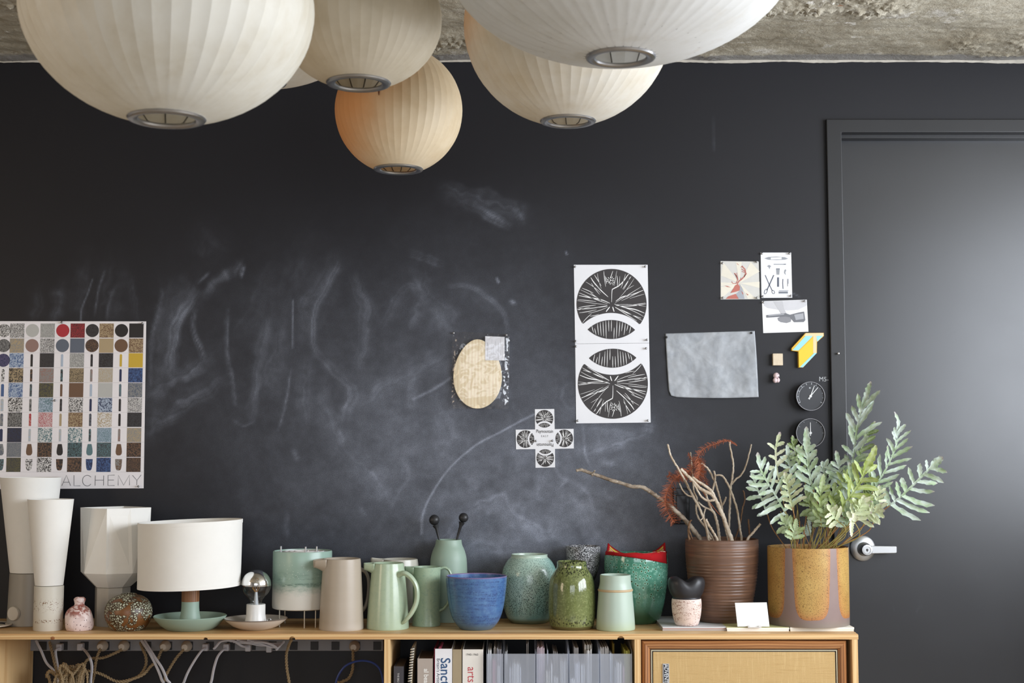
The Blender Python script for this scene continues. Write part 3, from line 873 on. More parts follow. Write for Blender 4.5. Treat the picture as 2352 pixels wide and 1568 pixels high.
col = m.mix(m.sm(nn, 0.35, 0.7), C(176, 202, 190), C(122, 168, 162))
wrp = m.node('VectorMath', operation='ADD'); nzv = m.node('TexNoise'); m.put(nzv.inputs['Vector'], m.obj()); nzv.inputs['Scale'].default_value = 160
scv = m.node('VectorMath', operation='SCALE'); m.put(scv.inputs[0], nzv.outputs['Color']); scv.inputs['Scale'].default_value = 0.006
m.put(wrp.inputs[0], m.obj()); m.put(wrp.inputs[1], scv.outputs[0])
pit = m.vor(270, 0.50, 0.28, vec=wrp.outputs[0]); den = m.mul(m.z(0.012, 0.05), m.noise(9, 3, 0.6, lo=0.15, hi=0.5))
col = m.mix(m.mul(m.mul(pit, den), m.math('ADD', 0.55, m.mul(m.z(0.19, 0.14), 0.45))), col, C(52, 76, 70))
col = m.mix(m.z(0.022, 0.006), col, C(112, 120, 92))
col = m.mix(m.mul(m.z(0.205, 0.213), 0.9), col, C(186, 204, 188))
m.bump(pit, 0.12, 0.0008)
vessel('round_vase', 'round pale mint vase with dark pitted speckles, right of the blue bowl', 'vase', 1216, 1433,
       [(38, 1433), (42, 1429), (51, 1416), (58.5, 1393), (63, 1360), (63.4, 1332), (60.5, 1308), (54, 1293), (47, 1283.5), (42.6, 1279.5), (41.2, 1276.5), (41.8, 1273)], m.done(col, 0.16, 0, 0.7), wall=0.0045, inner=0.85)
m = M('olive_glaze')
nn = m.noise(10, 5, 0.65)
col = m.mix(m.sm(nn, 0.3, 0.7), C(94, 103, 58), C(122, 131, 82))
col = m.mix(m.mul(m.noise(160, 4, 0.8, lo=0.5, hi=0.68), 0.6), col, C(160, 168, 114))
pit = m.vor(160, 0.52, 0.28, vec=m.sc(1, 1, 0.7))
den = m.math('ADD', m.mul(m.z(0.150, 0.178), 0.95), m.mul(m.mul(m.z(0.06, 0.02), m.z(0.010, 0.018)), 0.9), clamp=True)
col = m.mix(m.mul(pit, den), col, C(34, 38, 24))
col = m.mix(m.mul(m.vor(60, 0.10, 0.05), m.mul(m.noise(14, 2, 0.5, lo=0.55, hi=0.7), 0.6)), col, C(44, 50, 28))
col = m.mix(m.mul(m.noise(30, 2, 0.5, vec=m.sc(1, 1, 0.25), lo=0.6, hi=0.8), m.z(0.10, 0.18)), col, C(74, 74, 40))
col = m.mix(m.z(0.012, 0.008), col, C(88, 82, 48))
col = m.mix(m.z(0.2145, 0.2165), col, C(88, 78, 52))
m.bump(m.math('ADD', m.noise(26, 3, 0.5), m.mul(pit, 0.15)), 0.16, 0.0016)
vessel('olive_vase', 'glossy olive green vase with a short wide neck and dark flecks', 'vase', 1313.8, 1447,
       [(39, 1447), (42, 1446), (47.5, 1440), (52, 1426), (53.4, 1404), (53, 1370), (51.4, 1342), (47.5, 1325), (40.5, 1312.5), (35.4, 1305), (33.6, 1299), (33.6, 1289)], m.done(col, 0.10, 0, 0.8), wall=0.004, inner=0.8)
m = M('black_white_speckle')
sp = m.noise(380, 2, 0.7, lo=0.505, hi=0.555)
dn = m.mul(m.noise(40, 3, 0.6, lo=0.2, hi=0.55), m.z(0.13, 0.19))
col = m.mix(m.mul(sp, dn), C(24, 24, 27), C(222, 224, 228))
col = m.mix(m.z(0.248, 0.2505), col, C(238, 236, 230))
vessel('goblet_vase', 'black goblet vase with white flecks, tucked behind the olive vase', 'vase', 1340.3, 1424,
       [(26, 1424), (25, 1418), (18, 1400), (17, 1370), (21, 1345), (29, 1322), (34.5, 1306), (37.5, 1290), (38.8, 1270), (39.2, 1254)], m.done(col, 0.3, 0, 0.5), Y=-0.064, inner=0.4)
def band_rf(a, i, z): return 1.0
o, Yc, xc = vessel('lidded_bottle', 'pale celadon bottle with a tan band, in front of the turquoise pot', 'vase', 1414, 1450,
       [(40, 1450), (42.4, 1448), (44, 1441), (43.4, 1425), (41.6, 1398), (39.4, 1370), (38.6, 1358), (38.4, 1352), (36.4, 1344), (35.2, 1335), (34.8, 1320)], g_mint, wall=0.004, inner=0.35)
k = 1 / scl_z(Yc); zz = P(1414, 1354, Yc).z
g = MB(); g.lathe(xc, Yc, [(38.0 * k, zz - 3.2 * k), (39.6 * k, zz - 2.2 * k), (40 * k, zz), (39.4 * k, zz + 2.0 * k), (37.6 * k, zz + 3 * k)], 72)
g.build('band', plain('tan_band', C(190, 166, 130), 0.5), o)
m = M('turquoise_glaze')
nn = m.noise(7, 4, 0.6)
col = m.mix(m.sm(nn, 0.3, 0.7), C(70, 132, 110), C(112, 166, 146))
v1 = m.vor(84, 0.28, 0.20, rnd=0.8); v0 = m.vor(84, 0.50, 0.34, rnd=0.8)
msk = m.mul(m.z(0.05, 0.10), m.noise(6, 3, 0.6, lo=0.1, hi=0.4))
col = m.mix(m.mul(m.mul(v0, msk), 0.8), col, C(140, 192, 172)); col = m.mix(m.mul(v1, msk), col, C(62, 78, 46))
sm2 = m.vor(150, 0.26, 0.14)
col = m.mix(m.mul(m.mul(sm2, m.z(0.03, 0.07)), 0.5), col, C(40, 84, 62))
col = m.mix(m.z(0.085, 0.02), col, C(54, 88, 60))
m.bump(m.math('ADD', m.mul(v1, -0.6), m.noise(30, 3, 0.5)), 0.2, 0.002)
o_t, Yq, xq = vessel('planter', 'turquoise green planter with ringed spots, a striped cloth over its rim', 'planter', 1462, 1433,
       [(44, 1433), (47, 1430), (53, 1420), (60, 1398), (66, 1370), (70.5, 1338), (72.4, 1308), (72.4, 1284), (71, 1271)], m.done(col, 0.10, 0, 0.8), wall=0.005, inner=0.8)
# striped cloth lying over the rim
m = M('striped_cloth')
u, v = m.attr('u'), m.attr('v')
nz_ = m.noise(140, 2, 0.6)
wv = m.math('ADD', v, m.mul(m.math('SUBTRACT', m.noise(26, 2, 0.5), 0.5), 0.16))
st_ = m.node('TexWave', wave_type='BANDS', bands_direction='X')
cv = m.node('CombineXYZ'); m.put(cv.inputs[0], wv); m.put(st_.inputs['Vector'], cv.outputs[0]); st_.inputs['Scale'].default_value = 1.35
col = m.mix(m.sm(st_.outputs['Fac'], 0.45, 0.6), C(206, 186, 88), C(176, 34, 38))
col = m.mix(m.mul(m.sm(st_.outputs['Fac'], 0.85, 0.95), 0.7), col, C(232, 224, 200))
ed = m.math('MAXIMUM', m.math('MAXIMUM', m.sm(v, 0.075, 0.06), m.sm(v, 0.93, 0.95)), m.math('MAXIMUM', m.sm(u, 0.03, 0.02), m.sm(u, 0.97, 0.98)))
col = m.mix(ed, col, C(170, 26, 32))
m.bump(m.noise(600, 2, 0.6), 0.5, 0.001)
m_cloth = m.done(col, 0.9, 0, 0.2)
g = MB(); uu = []; vv = []
rq = 71 / scl_z(Yq); zq = P(1462, 1271, Yq).z + 0.0015
def cl(a, b):
    uu.append(a); vv.append(b)
    xf = -0.985 + 1.92 * a
    yf = -1.05 * math.sqrt(max(0.0, 1 - xf * xf)) - (0.05 if a > 0.5 else 0.0) * (a - 0.5)
    xb = -0.86 + 1.84 * a
    yb = 0.48 + 0.22 * math.sin(PI * a)
    y = Yq + rq * yf; f0 = P(1389 + 140 * a, 1275 + 23 * a ** 1.5, y)
    t = b
    x = xq + rq * (xf + (xb - xf) * t); yy = Yq + rq * (yf + (yb - yf) * t)
    side = math.sin(PI * a) ** 0.7
    zb_ = zq + 0.010 - 0.020 * side
    z = f0.z + (zb_ - f0.z) * t
    z += (zq + 0.005 - f0.z) * math.exp(-((b - 0.10) / 0.07) ** 2) * (0.4 + 0.6 * (a > 0.0))
    z += 0.020 * b ** 2 * max(0.0, abs(2 * a - 1) - 0.55) / 0.45
    z -= 0.030 * math.sin(PI * min(1, max(0, (b - 0.15) / 0.85))) * side
    rip = 0.0015 * math.sin(a * 17 + b * 4) * (b > 0.05)
    if a < 0.04 or a > 0.96: z = max(z, zq + 0.004) if b > 0.12 else z
    rad = math.hypot(x - xq, yy - Yq) / rq
    if 0.86 < rad < 1.035 and b > 0.015: z = max(z, zq + 0.0045)
    return (x, yy, z + rip)
g.grid(cl, 60, 30)
g.attr['u'] = uu; g.attr['v'] = vv
tag(g.build('cloth', m_cloth, None, origin=(xq, Yq, zq), solid=0.004, angle=80), 'red and yellow striped woven cloth draped over the turquoise planter', 'cloth')

# small pink vase, round crawl-glazed vase
m = M('pink_crawl_glaze')
crw = m.noise(30, 5, 0.65, dist=1.2)
up = m.mul(m.z(0.05, 0.075), 1.0)
col = m.mix(m.noise(20, 4, 0.6), C(232, 206, 200), C(240, 224, 220))
col = m.mix(m.mul(m.sm(crw, 0.47, 0.52), m.math('ADD', m.mul(m.z(0.035, 0.06), 0.85), 0.12)), col, C(158, 92, 80))
col = m.mix(m.mul(m.vor(110, 0.22, 0.13), m.mul(m.noise(30, 2, 0.5, lo=0.40, hi=0.55), m.z(0.08, 0.05))), col, C(86, 56, 52))
m.bump(m.math('ADD', m.mul(crw, -1.0), m.noise(16, 3, 0.6)), 0.6, 0.003)
vessel('bud_vase', 'small lumpy pink and white bud vase with reddish runs', 'vase', 181, 1449.5,
       [(22, 1449), (27, 1446), (30.5, 1438), (31.2, 1424), (29.5, 1411), (25.5, 1401), (19, 1394), (13, 1390.5), (10.8, 1387), (11.6, 1382), (13, 1376), (11, 1372.5)], m.done(col, 0.35, 0, 0.5), wall=0.006, inner=0.5,
       rfun=lambda a, i, z: 1 + 0.03 * math.sin(3 * a + z * 60) + 0.02 * math.sin(5 * a - z * 90))
m = M('brown_lichen_glaze')
v = m.node('TexVoronoi', feature='DISTANCE_TO_EDGE'); m.put(v.inputs['Vector'], m.obj()); v.inputs['Scale'].default_value = 135
cellm = m.sm(v.outputs['Distance'], 0.10, 0.20)
big = m.noise(24, 3, 0.6, dist=0.8)
bare = m.sm(big, 0.56, 0.52)
msk = m.mul(cellm, bare)
col = m.mix(m.noise(40, 4, 0.6), C(128, 84, 46), C(104, 66, 34))
col = m.mix(m.mul(m.sm(big, 0.58, 0.54), 0.85), col, C(58, 44, 26))
col = m.mix(msk, col, m.mix(m.noise(70, 2, 0.5), C(186, 194, 168), C(206, 206, 184)))
m.bump(msk, 0.7, 0.003)
vessel('globe_vase', 'squat round brown vase crusted with pale flaking glaze', 'vase', 294, 1449,
       [(26, 1449), (33, 1446), (43, 1436), (51, 1420), (53, 1405), (50.5, 1390), (43, 1377.5), (33, 1370), (25, 1366.6), (20, 1365.4), (18.4, 1364)], m.done(col, 0.35, 0, 0.5), wall=0.005, inner=0.5)

# ------------------------------------------------------------------ table lamps and small things at the left
m_shade = plain('white_linen_shade', C(240, 238, 232), 0.75, vary=0.02, spec=0.2)
m_shadein = m_shade
def shell(mb, rings, seg, wall, inner_to=1.0, rot=0.0):
    """rings of (points) outer then inner, open top and bottom"""
    n = len(rings)
    k = len(rings[0])
    vs = [p for r in rings for p in r]
    cx_ = [sum((Vector(p) for p in r), Vector()) / k for r in rings]
    for r, c_ in zip(rings, cx_):
        for p in r:
            d = Vector(p) - c_
            h = math.hypot(d.x, d.y)
            vs.append(tuple(c_ + d * (1 - wall / h)))
    fs = []
    for i in range(n - 1):
        for j in range(k):
            j2 = (j + 1) % k
            fs.append((i * k + j, i * k + j2, (i + 1) * k + j2, (i + 1) * k + j))
            o = n * k
            fs.append((o + i * k + j2, o + i * k + j, o + (i + 1) * k + j, o + (i + 1) * k + j2))
    o = n * k
    for j in range(k):
        j2 = (j + 1) % k
        fs.append((j2, j, o + j, o + j2))
        t = (n - 1) * k
        fs.append((t + j, t + j2, o + t + j2, o + t + j))
    mb.add(vs, fs)
def circ(cx, cy, z, r, k=64, tilt=0.0):
    return [(cx + r * math.sin(2 * PI * j / k), cy - r * math.cos(2 * PI * j / k), z + tilt * r * math.sin(2 * PI * j / k)) for j in range(k)]
g_lampgrey = glaze('warm_grey_ceramic', C(164, 158, 148), [(C(146, 140, 130), lambda m: m.mul(m.noise(12, 4, 0.6), 0.6))], 0.38)
def cone_lamp(label, cxb, base_py, hb0, hb1, y1, cxt, ht, yt, hs0, mat, knob=None):
    Y = centre(cxb, base_py, hb0, ZS)
    c = P(cxb, base_py, Y)
    k = 1 / scl_z(Y)
    root = thing('table_lamp', label, 'lamp', (c.x, Y, ZS))
    z1 = P(cxb, y1, Y).z; zt = P(cxt, yt, Y).z
    g = MB()
    g.lathe(c.x, Y, [(0, ZS), (hb0 * k * 0.97, ZS), (hb0 * k, ZS + 0.002), ((hb0 + hb1) / 2 * k, (ZS + z1) / 2), (hb1 * k, z1 - 0.002), (hb1 * k - 0.002, z1), (hb1 * k - 0.006, z1), (0, z1)], 64)
    g.build('base', mat, root)
    g = MB()
    xt = P(cxt, yt, Y).x
    n = 8
    shell(g, [circ(c.x + (xt - c.x) * t, Y, z1 + 0.0015 + (zt - z1) * t, (hs0 + (ht - hs0) * t) * k) for t in [i / n for i in range(n + 1)]], 64, 0.0025)
    g.build('shade', m_shade, root)
    if knob:
        kx, ky, kr = knob
        X_ = P(kx, ky, Y).x - c.x
        r_ = hb0 * k
        a = math.asin(max(-1, min(1, X_ / r_ * 0.98)))
        g = MB()
        g.lathe(0, 0, [(kr * k, -0.003), (kr * k, 0.005), (kr * k * 0.93, 0.007), (0, 0.0075)], 40)
        zz = P(kx, ky, Y - r_).z
        def T(v):
            x, y, h = v
            h += r_
            return (c.x + math.sin(a) * h + math.cos(a) * x, Y - math.cos(a) * h + math.sin(a) * x, zz - y)
        g.v = [T(v) for v in g.v]
        g.build('dimmer_knob', plain('cream_knob', C(214, 206, 192), 0.4), root, fix=True)
    return root
cone_lamp('tallest white cone-shaded lamp on a warm grey base with a round cream knob', 67, 1440, 49, 45.5, 1314, 70.5, 67, 1097, 45, g_lampgrey, (47.5, 1409, 15.5))
m = M('speckled_white_ceramic')
bandm = m.math('ADD', m.mul(m.z(0.050, 0.075), m.z(0.105, 0.085)), m.mul(m.z(0.022, 0.028), m.z(0.038, 0.032)), clamp=True)
sp = m.mul(m.noise(260, 2, 0.6, lo=0.56, hi=0.62), m.mul(bandm, m.noise(38, 3, 0.6, lo=0.36, hi=0.5)))
col = m.mix(m.noise(8, 3, 0.5), C(222, 218, 206), C(206, 200, 186))
col = m.mix(sp, col, C(128, 92, 62))
cone_lamp('shorter white cone-shaded lamp on a speckled off-white base, in front of the tallest lamp', 110, 1450, 32.5, 32.5, 1344, 116.5, 51, 1147, 31, m.done(col, 0.35))

# faceted lamp
Yf_ = centre(257, 1440, 40, ZS); k = 1 / scl_z(Yf_)
c = P(257, 1440, Yf_); cs = P(263, 1300, Yf_).x
root = thing('table_lamp', 'faceted white lamp with an angular shade on an eight-sided grey base', 'lamp', (c.x, Yf_, ZS))
zt, zm, zl = P(263, 1165, Yf_).z, P(263, 1312, Yf_).z, P(263, 1346, Yf_).z
def octo(cx, R_, z, mid=1.0, rot=R(2)):
    return [(cx + R_ * (mid if j % 2 else 1) * math.sin(PI / 4 * j + rot), Yf_ - R_ * (mid if j % 2 else 1) * math.cos(PI / 4 * j + rot), z) for j in range(8)]
g = MB()
shell(g, [octo(c.x, 40 * k, zl), octo(cs, 76 * k, zm), octo(cs, 80 * k, zt, 0.78)], 8, 0.003)
g.build('shade', m_shade, root, smooth=False)
g = MB(); o1, o2 = octo(c.x, 39.5 * k, ZS), octo(c.x, 40 * k, zl - 0.0015)
g.add(o1 + o2, [tuple(reversed(range(8))), tuple(range(8, 16))] + [(j, (j + 1) % 8, 8 + (j + 1) % 8, 8 + j) for j in range(8)])
g.build('base', glaze('pale_grey_ceramic', C(188, 182, 172), [(C(170, 164, 152), lambda m: m.mul(m.noise(60, 3, 0.6), 0.5))], 0.4), root, smooth=False, bevel=0.001)

# drum lamp
Yd_ = centre(436, 1451, 51, ZS); k = 1 / scl_z(Yd_); c = P(436, 1451, Yd_)
root = thing('table_lamp', 'white drum-shaded lamp on a sage green dish with a wooden neck', 'lamp', (c.x, Yd_, ZS))
zz = lambda py: P(436, py, Yd_).z
g = MB(); g.lathe(c.x, Yd_, [(0, ZS), (50 * k, ZS), (53 * k, ZS + 0.002), (66 * k, zz(1434)), (79 * k, zz(1419)), (82 * k, zz(1414)), (80.5 * k, zz(1412.5)), (76 * k, zz(1418)), (64 * k, zz(1428)), (50 * k, zz(1434)), (0, zz(1436))], 72)
g.build('dish', g_sage, root)
g = MB(); g.lathe(c.x, Yd_, [(24.5 * k, zz(1432)), (23.5 * k, zz(1421)), (21 * k, zz(1408)), (19.8 * k, zz(1395)), (19.6 * k, zz(1380)), (0, zz(1380))], 48)
g.build('stem', g_sage, root)
g = MB(); g.lathe(c.x, Yd_, [(19.8 * k, zz(1380.5)), (19.8 * k, zz(1350)), (0, zz(1350))], 48)
g.build('wooden_neck', wood('walnut_neck', C(152, 108, 76), C(116, 78, 52), 2.0, 'z', 0.45), root)
tl = 0.034
g = MB(); xs = P(436.5, 1270, Yd_).x
shell(g, [circ(xs - (0.8 if i == 0 else 0) * k, Yd_, z_, r_ * k, 72, t_) for i, (z_, r_, t_) in enumerate([(zz(1346.5), 114.5, tl * 0.8), (zz(1300), 115, tl * 0.9), (zz(1240), 116, tl), (zz(1196), 116.3, tl)])], 72, 0.002)
for py_, r_, t_ in ((1346.5, 114.9, tl * 0.8), (1196, 116.7, tl)):
    hgt = 8 if py_ > 1300 else -8
    shell(g, [circ(xs, Yd_, zz(py_ - min(0, -hgt) * 0 + (0 if hgt > 0 else 8)), (r_ + 0.45) * k, 72, t_), circ(xs, Yd_, zz(py_ - (8 if hgt > 0 else 0.2)), (r_ + 0.45) * k, 72, t_)], 72, 0.0014)
g.build('shade', m_shade, root, angle=30)

# bulb lamp
Yb_ = centre(587, 1448, 32, ZS); k = 1 / scl_z(Yb_); c = P(587, 1448, Yb_)
zz = lambda py: P(587, py, Yb_).z
root = thing('bulb_lamp', 'round half-mirrored bulb in a white socket on a pale saucer', 'lamp', (c.x, Yb_, ZS))
m = M('pale_saucer'); rr_ = m.sep()
col = m.mix(m.sm(m.noise(9, 3, 0.5), 0.3, 0.8), C(220, 212, 200), C(204, 194, 182))
g = MB(); g.lathe(c.x, Yb_, [(0, ZS), (32 * k, ZS), (36 * k, ZS + 0.0015), (52 * k, zz(1436)), (66 * k, zz(1425)), (71 * k, zz(1419.5)), (70 * k, zz(1418.4)), (66 * k, zz(1420.5)), (50 * k, zz(1427)), (0, zz(1430))], 72)
sau = g.build('saucer', m.done(col, 0.3), root)
g = MB(); g.lathe(c.x, Yb_, [(71.2 * k, zz(1420.0)), (71.6 * k, zz(1419.2)), (70.6 * k, zz(1418.0)), (69.4 * k, zz(1418.6))], 72)
g.build('rim_line', plain('brown_rim', C(112, 98, 88), 0.4), sau)
g = MB(); g.lathe(c.x, Yb_, [(24.5 * k, zz(1428)), (24 * k, zz(1424)), (21.6 * k, zz(1410)), (21.4 * k, zz(1387.5)), (20.4 * k, zz(1386.5)), (14 * k, zz(1386.5)), (14 * k, zz(1392)), (0, zz(1392))], 48)
g.build('socket', g_white, root)
zc = zz(1342); rb = 33.5 * k
def bulbprof(t0, t1, n):
    return [(rb * math.cos(a), zc + rb * math.sin(a)) for a in [t0 + (t1 - t0) * i / n for i in range(n + 1)]]
neck = [(13.2 * k, zz(1388)), (12.8 * k, zz(1384)), (14 * k, zz(1378)), (19 * k, zz(1371.5))]
m = M('clear_bulb_glass'); m.done((1, 1, 1, 1), 0.0, 0, 0.5)
m.put(m.b.inputs['Transmission Weight'], 1.0); m.b.inputs['IOR'].default_value = 1.45
gl_mix = m.node('MixShader'); gl_tr = m.node('BsdfTransparent'); gl_g = m.node('BsdfGlossy'); gl_f = m.math('MULTIPLY_ADD', m.math('POWER', m.node('LayerWeight').outputs['Facing'], 3.0), 0.7, 0.06)
gl_g.inputs['Roughness'].default_value = 0.02; gl_tr.inputs[0].default_value = (0.93, 0.95, 0.96, 1)
m.t.links.new(gl_f, gl_mix.inputs[0]); m.t.links.new(gl_tr.outputs[0], gl_mix.inputs[1]); m.t.links.new(gl_g.outputs[0], gl_mix.inputs[2])
m.t.links.new(gl_mix.outputs[0], m.t.nodes['Material Output'].inputs['Surface'])
m_glass = m.m
g = MB(); g.lathe(c.x, Yb_, neck + bulbprof(R(-52), R(-4), 12), 48)
g.build('glass', m_glass, root)
g = MB(); g.lathe(c.x, Yb_, bulbprof(R(-4), R(89.9), 16) + [(0, zc + rb)], 48)
g.build('mirrored_cap', plain('mirror_coating', (0.86, 0.86, 0.86), 0.12, 1.0, vary=0.02), root)
g = MB(); g.tube([(c.x, Yb_, zz(1388)), (c.x, Yb_, zz(1352))], [6 * k, 2.5 * k], 12)
g.build('glass_stem', plain('frosted_stem', (0.55, 0.56, 0.57), 0.2), root)
g = MB()
for i in range(5):
    a = R(-60 + 30 * i)
    g.tube([(c.x, Yb_, zz(1362)), (c.x + 9 * k * math.sin(a), Yb_ - 9 * k * math.cos(a), zz(1350)), (c.x + 10 * k * math.sin(a), Yb_ - 10 * k * math.cos(a), zz(1335))], 0.7 * k, 6)
g.build('filament', plain('copper_filament', (0.75, 0.42, 0.14), 0.3, 1.0), root)
g = MB(); p = P(618, 1426, Yb_ - 0.02)
q = [(p.x + 4 * k * math.cos(t), p.y, p.z + 2.5 * k + 4 * k * math.sin(t)) for t in [R(18 * i) for i in range(16)]]
g.tube(q + [(p.x + 11 * k, p.y, p.z)], 0.7 * k, 6); g.build('wire_loop', m_satin, sau)

# canister on thin legs
Yl = Yz(1441)
Yc_ = Yl + 0.064; k = 1 / scl_z(Yc_); c = P(694.7, 1300, Yc_); zz = lambda py: P(694.7, py, Yc_).z
root = thing('canister', 'pale green and white canister with a spiral lid on thin metal legs', 'canister', (c.x, Yc_, ZS))
m = M('canister_glaze')
zf = m.math('DIVIDE', m.math('SUBTRACT', m.sep()[2], zz(1395) - ZS), zz(1264) - zz(1395))
nn = m.noise(60, 5, 0.8, vec=m.sc(0.6, 0.6, 1.4)); bandn = m.noise(90, 2, 0.5, vec=m.sc(0.05, 0.05, 1))
zn = m.math('ADD', zf, m.mul(m.math('SUBTRACT', nn, 0.5), 0.25))
col = m.mix(m.sm(zn, 0.22, 0.48), C(224, 222, 214), C(150, 176, 162))
dk = m.mul(m.mul(m.sm(nn, 0.42, 0.62), m.sm(bandn, 0.35, 0.65)), m.mul(m.sm(zf, 0.28, 0.42), m.sm(zf, 0.72, 0.5)))
col = m.mix(m.mul(dk, 0.8), col, C(84, 112, 100))
fl_ = m.mul(m.vor(130, 0.20, 0.10), m.mul(m.sm(zf, 0.45, 0.6), m.sm(zf, 0.9, 0.75)))
col = m.mix(m.mul(fl_, 0.75), col, C(214, 222, 210))
g = MB(); g.lathe(c.x, Yc_, [(0, zz(1397)), (62 * k, zz(1396)), (66.5 * k, zz(1394)), (67.2 * k, zz(1388)), (67 * k, zz(1300)), (66.8 * k, zz(1266)), (66 * k, zz(1264)), (63.5 * k, zz(1264)), (63 * k, zz(1268)), (0, zz(1268))], 72)
g.build('body', m.done(col, 0.3), root)
g = MB()
pts = []
for i in range(150):
    a = i / 150 * 2 * PI * 3.2 + 0.6; r_ = (14 + 36 * i / 150) * k
    pts.append((c.x + r_ * math.cos(a), Yc_ + r_ * math.sin(a), zz(1266.5)))
g.tube(pts, 2.2 * k, 8); g.lathe(c.x, Yc_, [(62.5 * k, zz(1268)), (62.5 * k, zz(1266.4)), (0, zz(1266.4))], 64)
g.build('spiral_lid', g_white, root)
for a in (R(14), R(-50), R(40), R(120), R(-130)):
    x_ = c.x + 58 * k * math.sin(a) ; y_ = Yc_ - 58 * k * math.cos(a)
    if abs(a) > R(100): top = zz(1397)
    g = MB(); g.tube([(x_, y_, ZS), (x_, y_, zz(1396))], 1.5 * k, 10)
    g.build('leg', plain('brass_steel_leg', (0.60, 0.57, 0.50), 0.3, 0.9), root)
    if a in (R(14), R(-50), R(40)):
        g = MB(); g.tube([(x_, y_ + 0.01, zz(1267)), (x_, y_ + 0.01, zz(1252))], 2.0 * k, 10); g.build('pin', m_satin, root)

# plate at the far left
Yp = centre(-30, 1444, 30, ZS); k = 1 / scl_z(Yp); c = P(-30, 1444, Yp); zz = lambda py: P(-30, py, Yp).z
m = M('dark_patterned_plate')
rad = m.node('VectorMath', operation='LENGTH'); cmb = m.node('CombineXYZ'); m.put(cmb.inputs[0], m.sep()[0]); m.put(cmb.inputs[1], m.sep()[1]); m.put(rad.inputs[0], cmb.outputs[0])
rv = rad.outputs['Value']
inn = m.mul(m.sm(rv, 49 * k, 47 * k), m.z(0.0052, 0.0056))
pat = m.mul(inn, m.noise(28, 2, 0.5, lo=0.42, hi=0.46))
col = m.mix(pat, C(226, 214, 196), C(40, 44, 56))
g = MB(); g.lathe(c.x, Yp, [(0, ZS), (30 * k, ZS), (40 * k, ZS + 0.004), (54 * k, zz(1435.5)), (55.5 * k, zz(1432.5)), (53 * k, zz(1432)), (42 * k, zz(1436)), (30 * k, zz(1437)), (0, zz(1437))], 64)
tag(g.build('plate', m.done(col, 0.3), None, origin=(c.x, Yp, ZS)), 'shallow dish with a dark pattern, cut off at the far left of the shelf', 'plate')

# ------------------------------------------------------------------ right end of the shelf: magazines, pots, card
def magazine(label, pa, pb, front_py, back_py, th_px, cols, skew=0.0, name='magazine'):
    y0 = Yz(front_py); y1 = Yz(back_py)
    xa, xb = P(pa, front_py, y0).x, P(pb, front_py, y0).x
    th = th_px / scl_z(y0)
    root = thing(name, label, 'magazine', (xa, y0, ZS), 'magazines lying flat under the pots')
    n = len(cols); z = ZS
    for i, (cc, frac, ins) in enumerate(cols):
        z1 = z + th * frac
        g = MB(); g.box(xa + ins, xb - ins, y0 + ins, y1, z + 0.0002, z1)
        g.build('cover' if i in (0, n - 1) else 'pages', plain('paper_' + str(len(bpy.data.materials)), cc, 0.5, vary=0.02), root, smooth=False)
        z = z1
    return ZS + th
Z1 = magazine('grey and pink magazines under the brown ribbed pot', 1522, 1668, 1448.5, 1423, 9, [(C(176, 166, 158), 0.45, 0), (C(196, 160, 152), 0.25, 0.001), (C(206, 208, 210), 0.3, 0.0)])
Z2 = magazine('white magazine with a yellow green cover under the card', 1669.5, 1813, 1449.5, 1424, 9, [(C(236, 232, 224), 0.5, 0.001), (C(240, 238, 230), 0.4, 0.0), (C(206, 208, 150), 0.1, 0.0)])
Z3 = magazine('cream magazine under the orange planter', 1815, 1962, 1449.5, 1426, 9, [(C(240, 234, 218), 0.5, 0.001), (C(244, 240, 228), 0.5, 0.0)])

m = M('brown_ribbed_clay')
rl = m.noise(170, 2, 0.5, vec=m.sc(0.04, 0.04, 1)); nn = m.noise(6, 4, 0.6)
col = m.mix(m.sm(nn, 0.3, 0.7), C(108, 80, 64), C(92, 68, 54))
col = m.mix(m.mul(m.sm(rl, 0.45, 0.65), 0.5), col, C(136, 100, 78))
m.bump(rl, 0.25, 0.002)
Yk = min(centre(1660, 1431, 48, Z1), -0.123)
pr = cr([(46, 1432), (50, 1430), (57, 1422), (63.5, 1404), (70, 1376), (75.8, 1345), (79.5, 1315), (82, 1285), (83, 1260), (82.6, 1238)], 14)
kr_ = 1.0
pr = [(hw + (0.55 * math.sin(py * 2 * PI / 7.0) if 1288 < py < 1418 else (0.3 * math.sin(py * 2 * PI / 6.0) if 1245 < py < 1276 else 0)), py) for hw, py in pr]
vessel('planter', 'large brown clay pot with throwing ridges, holding bare branches', 'planter', 1660, 1431, pr, m.done(col, 0.36, 0, 0.5), wall=0.006, inner=0.5, zb=Z1, n=1, seg=96)
Yo = min(centre(1858, 1442, 88, Z3), -0.134)
m = M('orange_drip_glaze')
s_ = m.sep()
ang = m.math('ARCTAN2', s_[0], m.math('MULTIPLY', s_[1], -1.0))
per = 2 * PI / 5.5
t = m.math('DIVIDE', m.math('ADD', ang, R(6.4) + per * 4.0), per)
fr = m.math('SUBTRACT', m.math('FRACT', m.math('ADD', t, 0.5)), 0.5)
ca = m.math('ABSOLUTE', fr)                      # 0 at the middle of a drip, 0.5 between two
h0 = P(1858, 1424, Yo - 0.12).z - Z3
hgt = m.math('DIVIDE', m.math('SUBTRACT', s_[2], h0), 0.062)
side = m.math('DIVIDE', ca, m.math('MINIMUM', 0.415, m.math('MULTIPLY_ADD', s_[2], 0.3, 0.35)))
low = m.math('MAXIMUM', m.math('SUBTRACT', 1.0, hgt), 0.0)
e = m.math('ADD', m.math('POWER', side, 4.0), m.math('POWER', low, 2.4))
edge_n = m.mul(m.math('SUBTRACT', m.noise(14, 3, 0.5), 0.5), 0.16)
e = m.math('ADD', e, edge_n)
inside = m.sm(e, 1.04, 0.96); halo = m.sm(e, 0.12, 1.0)
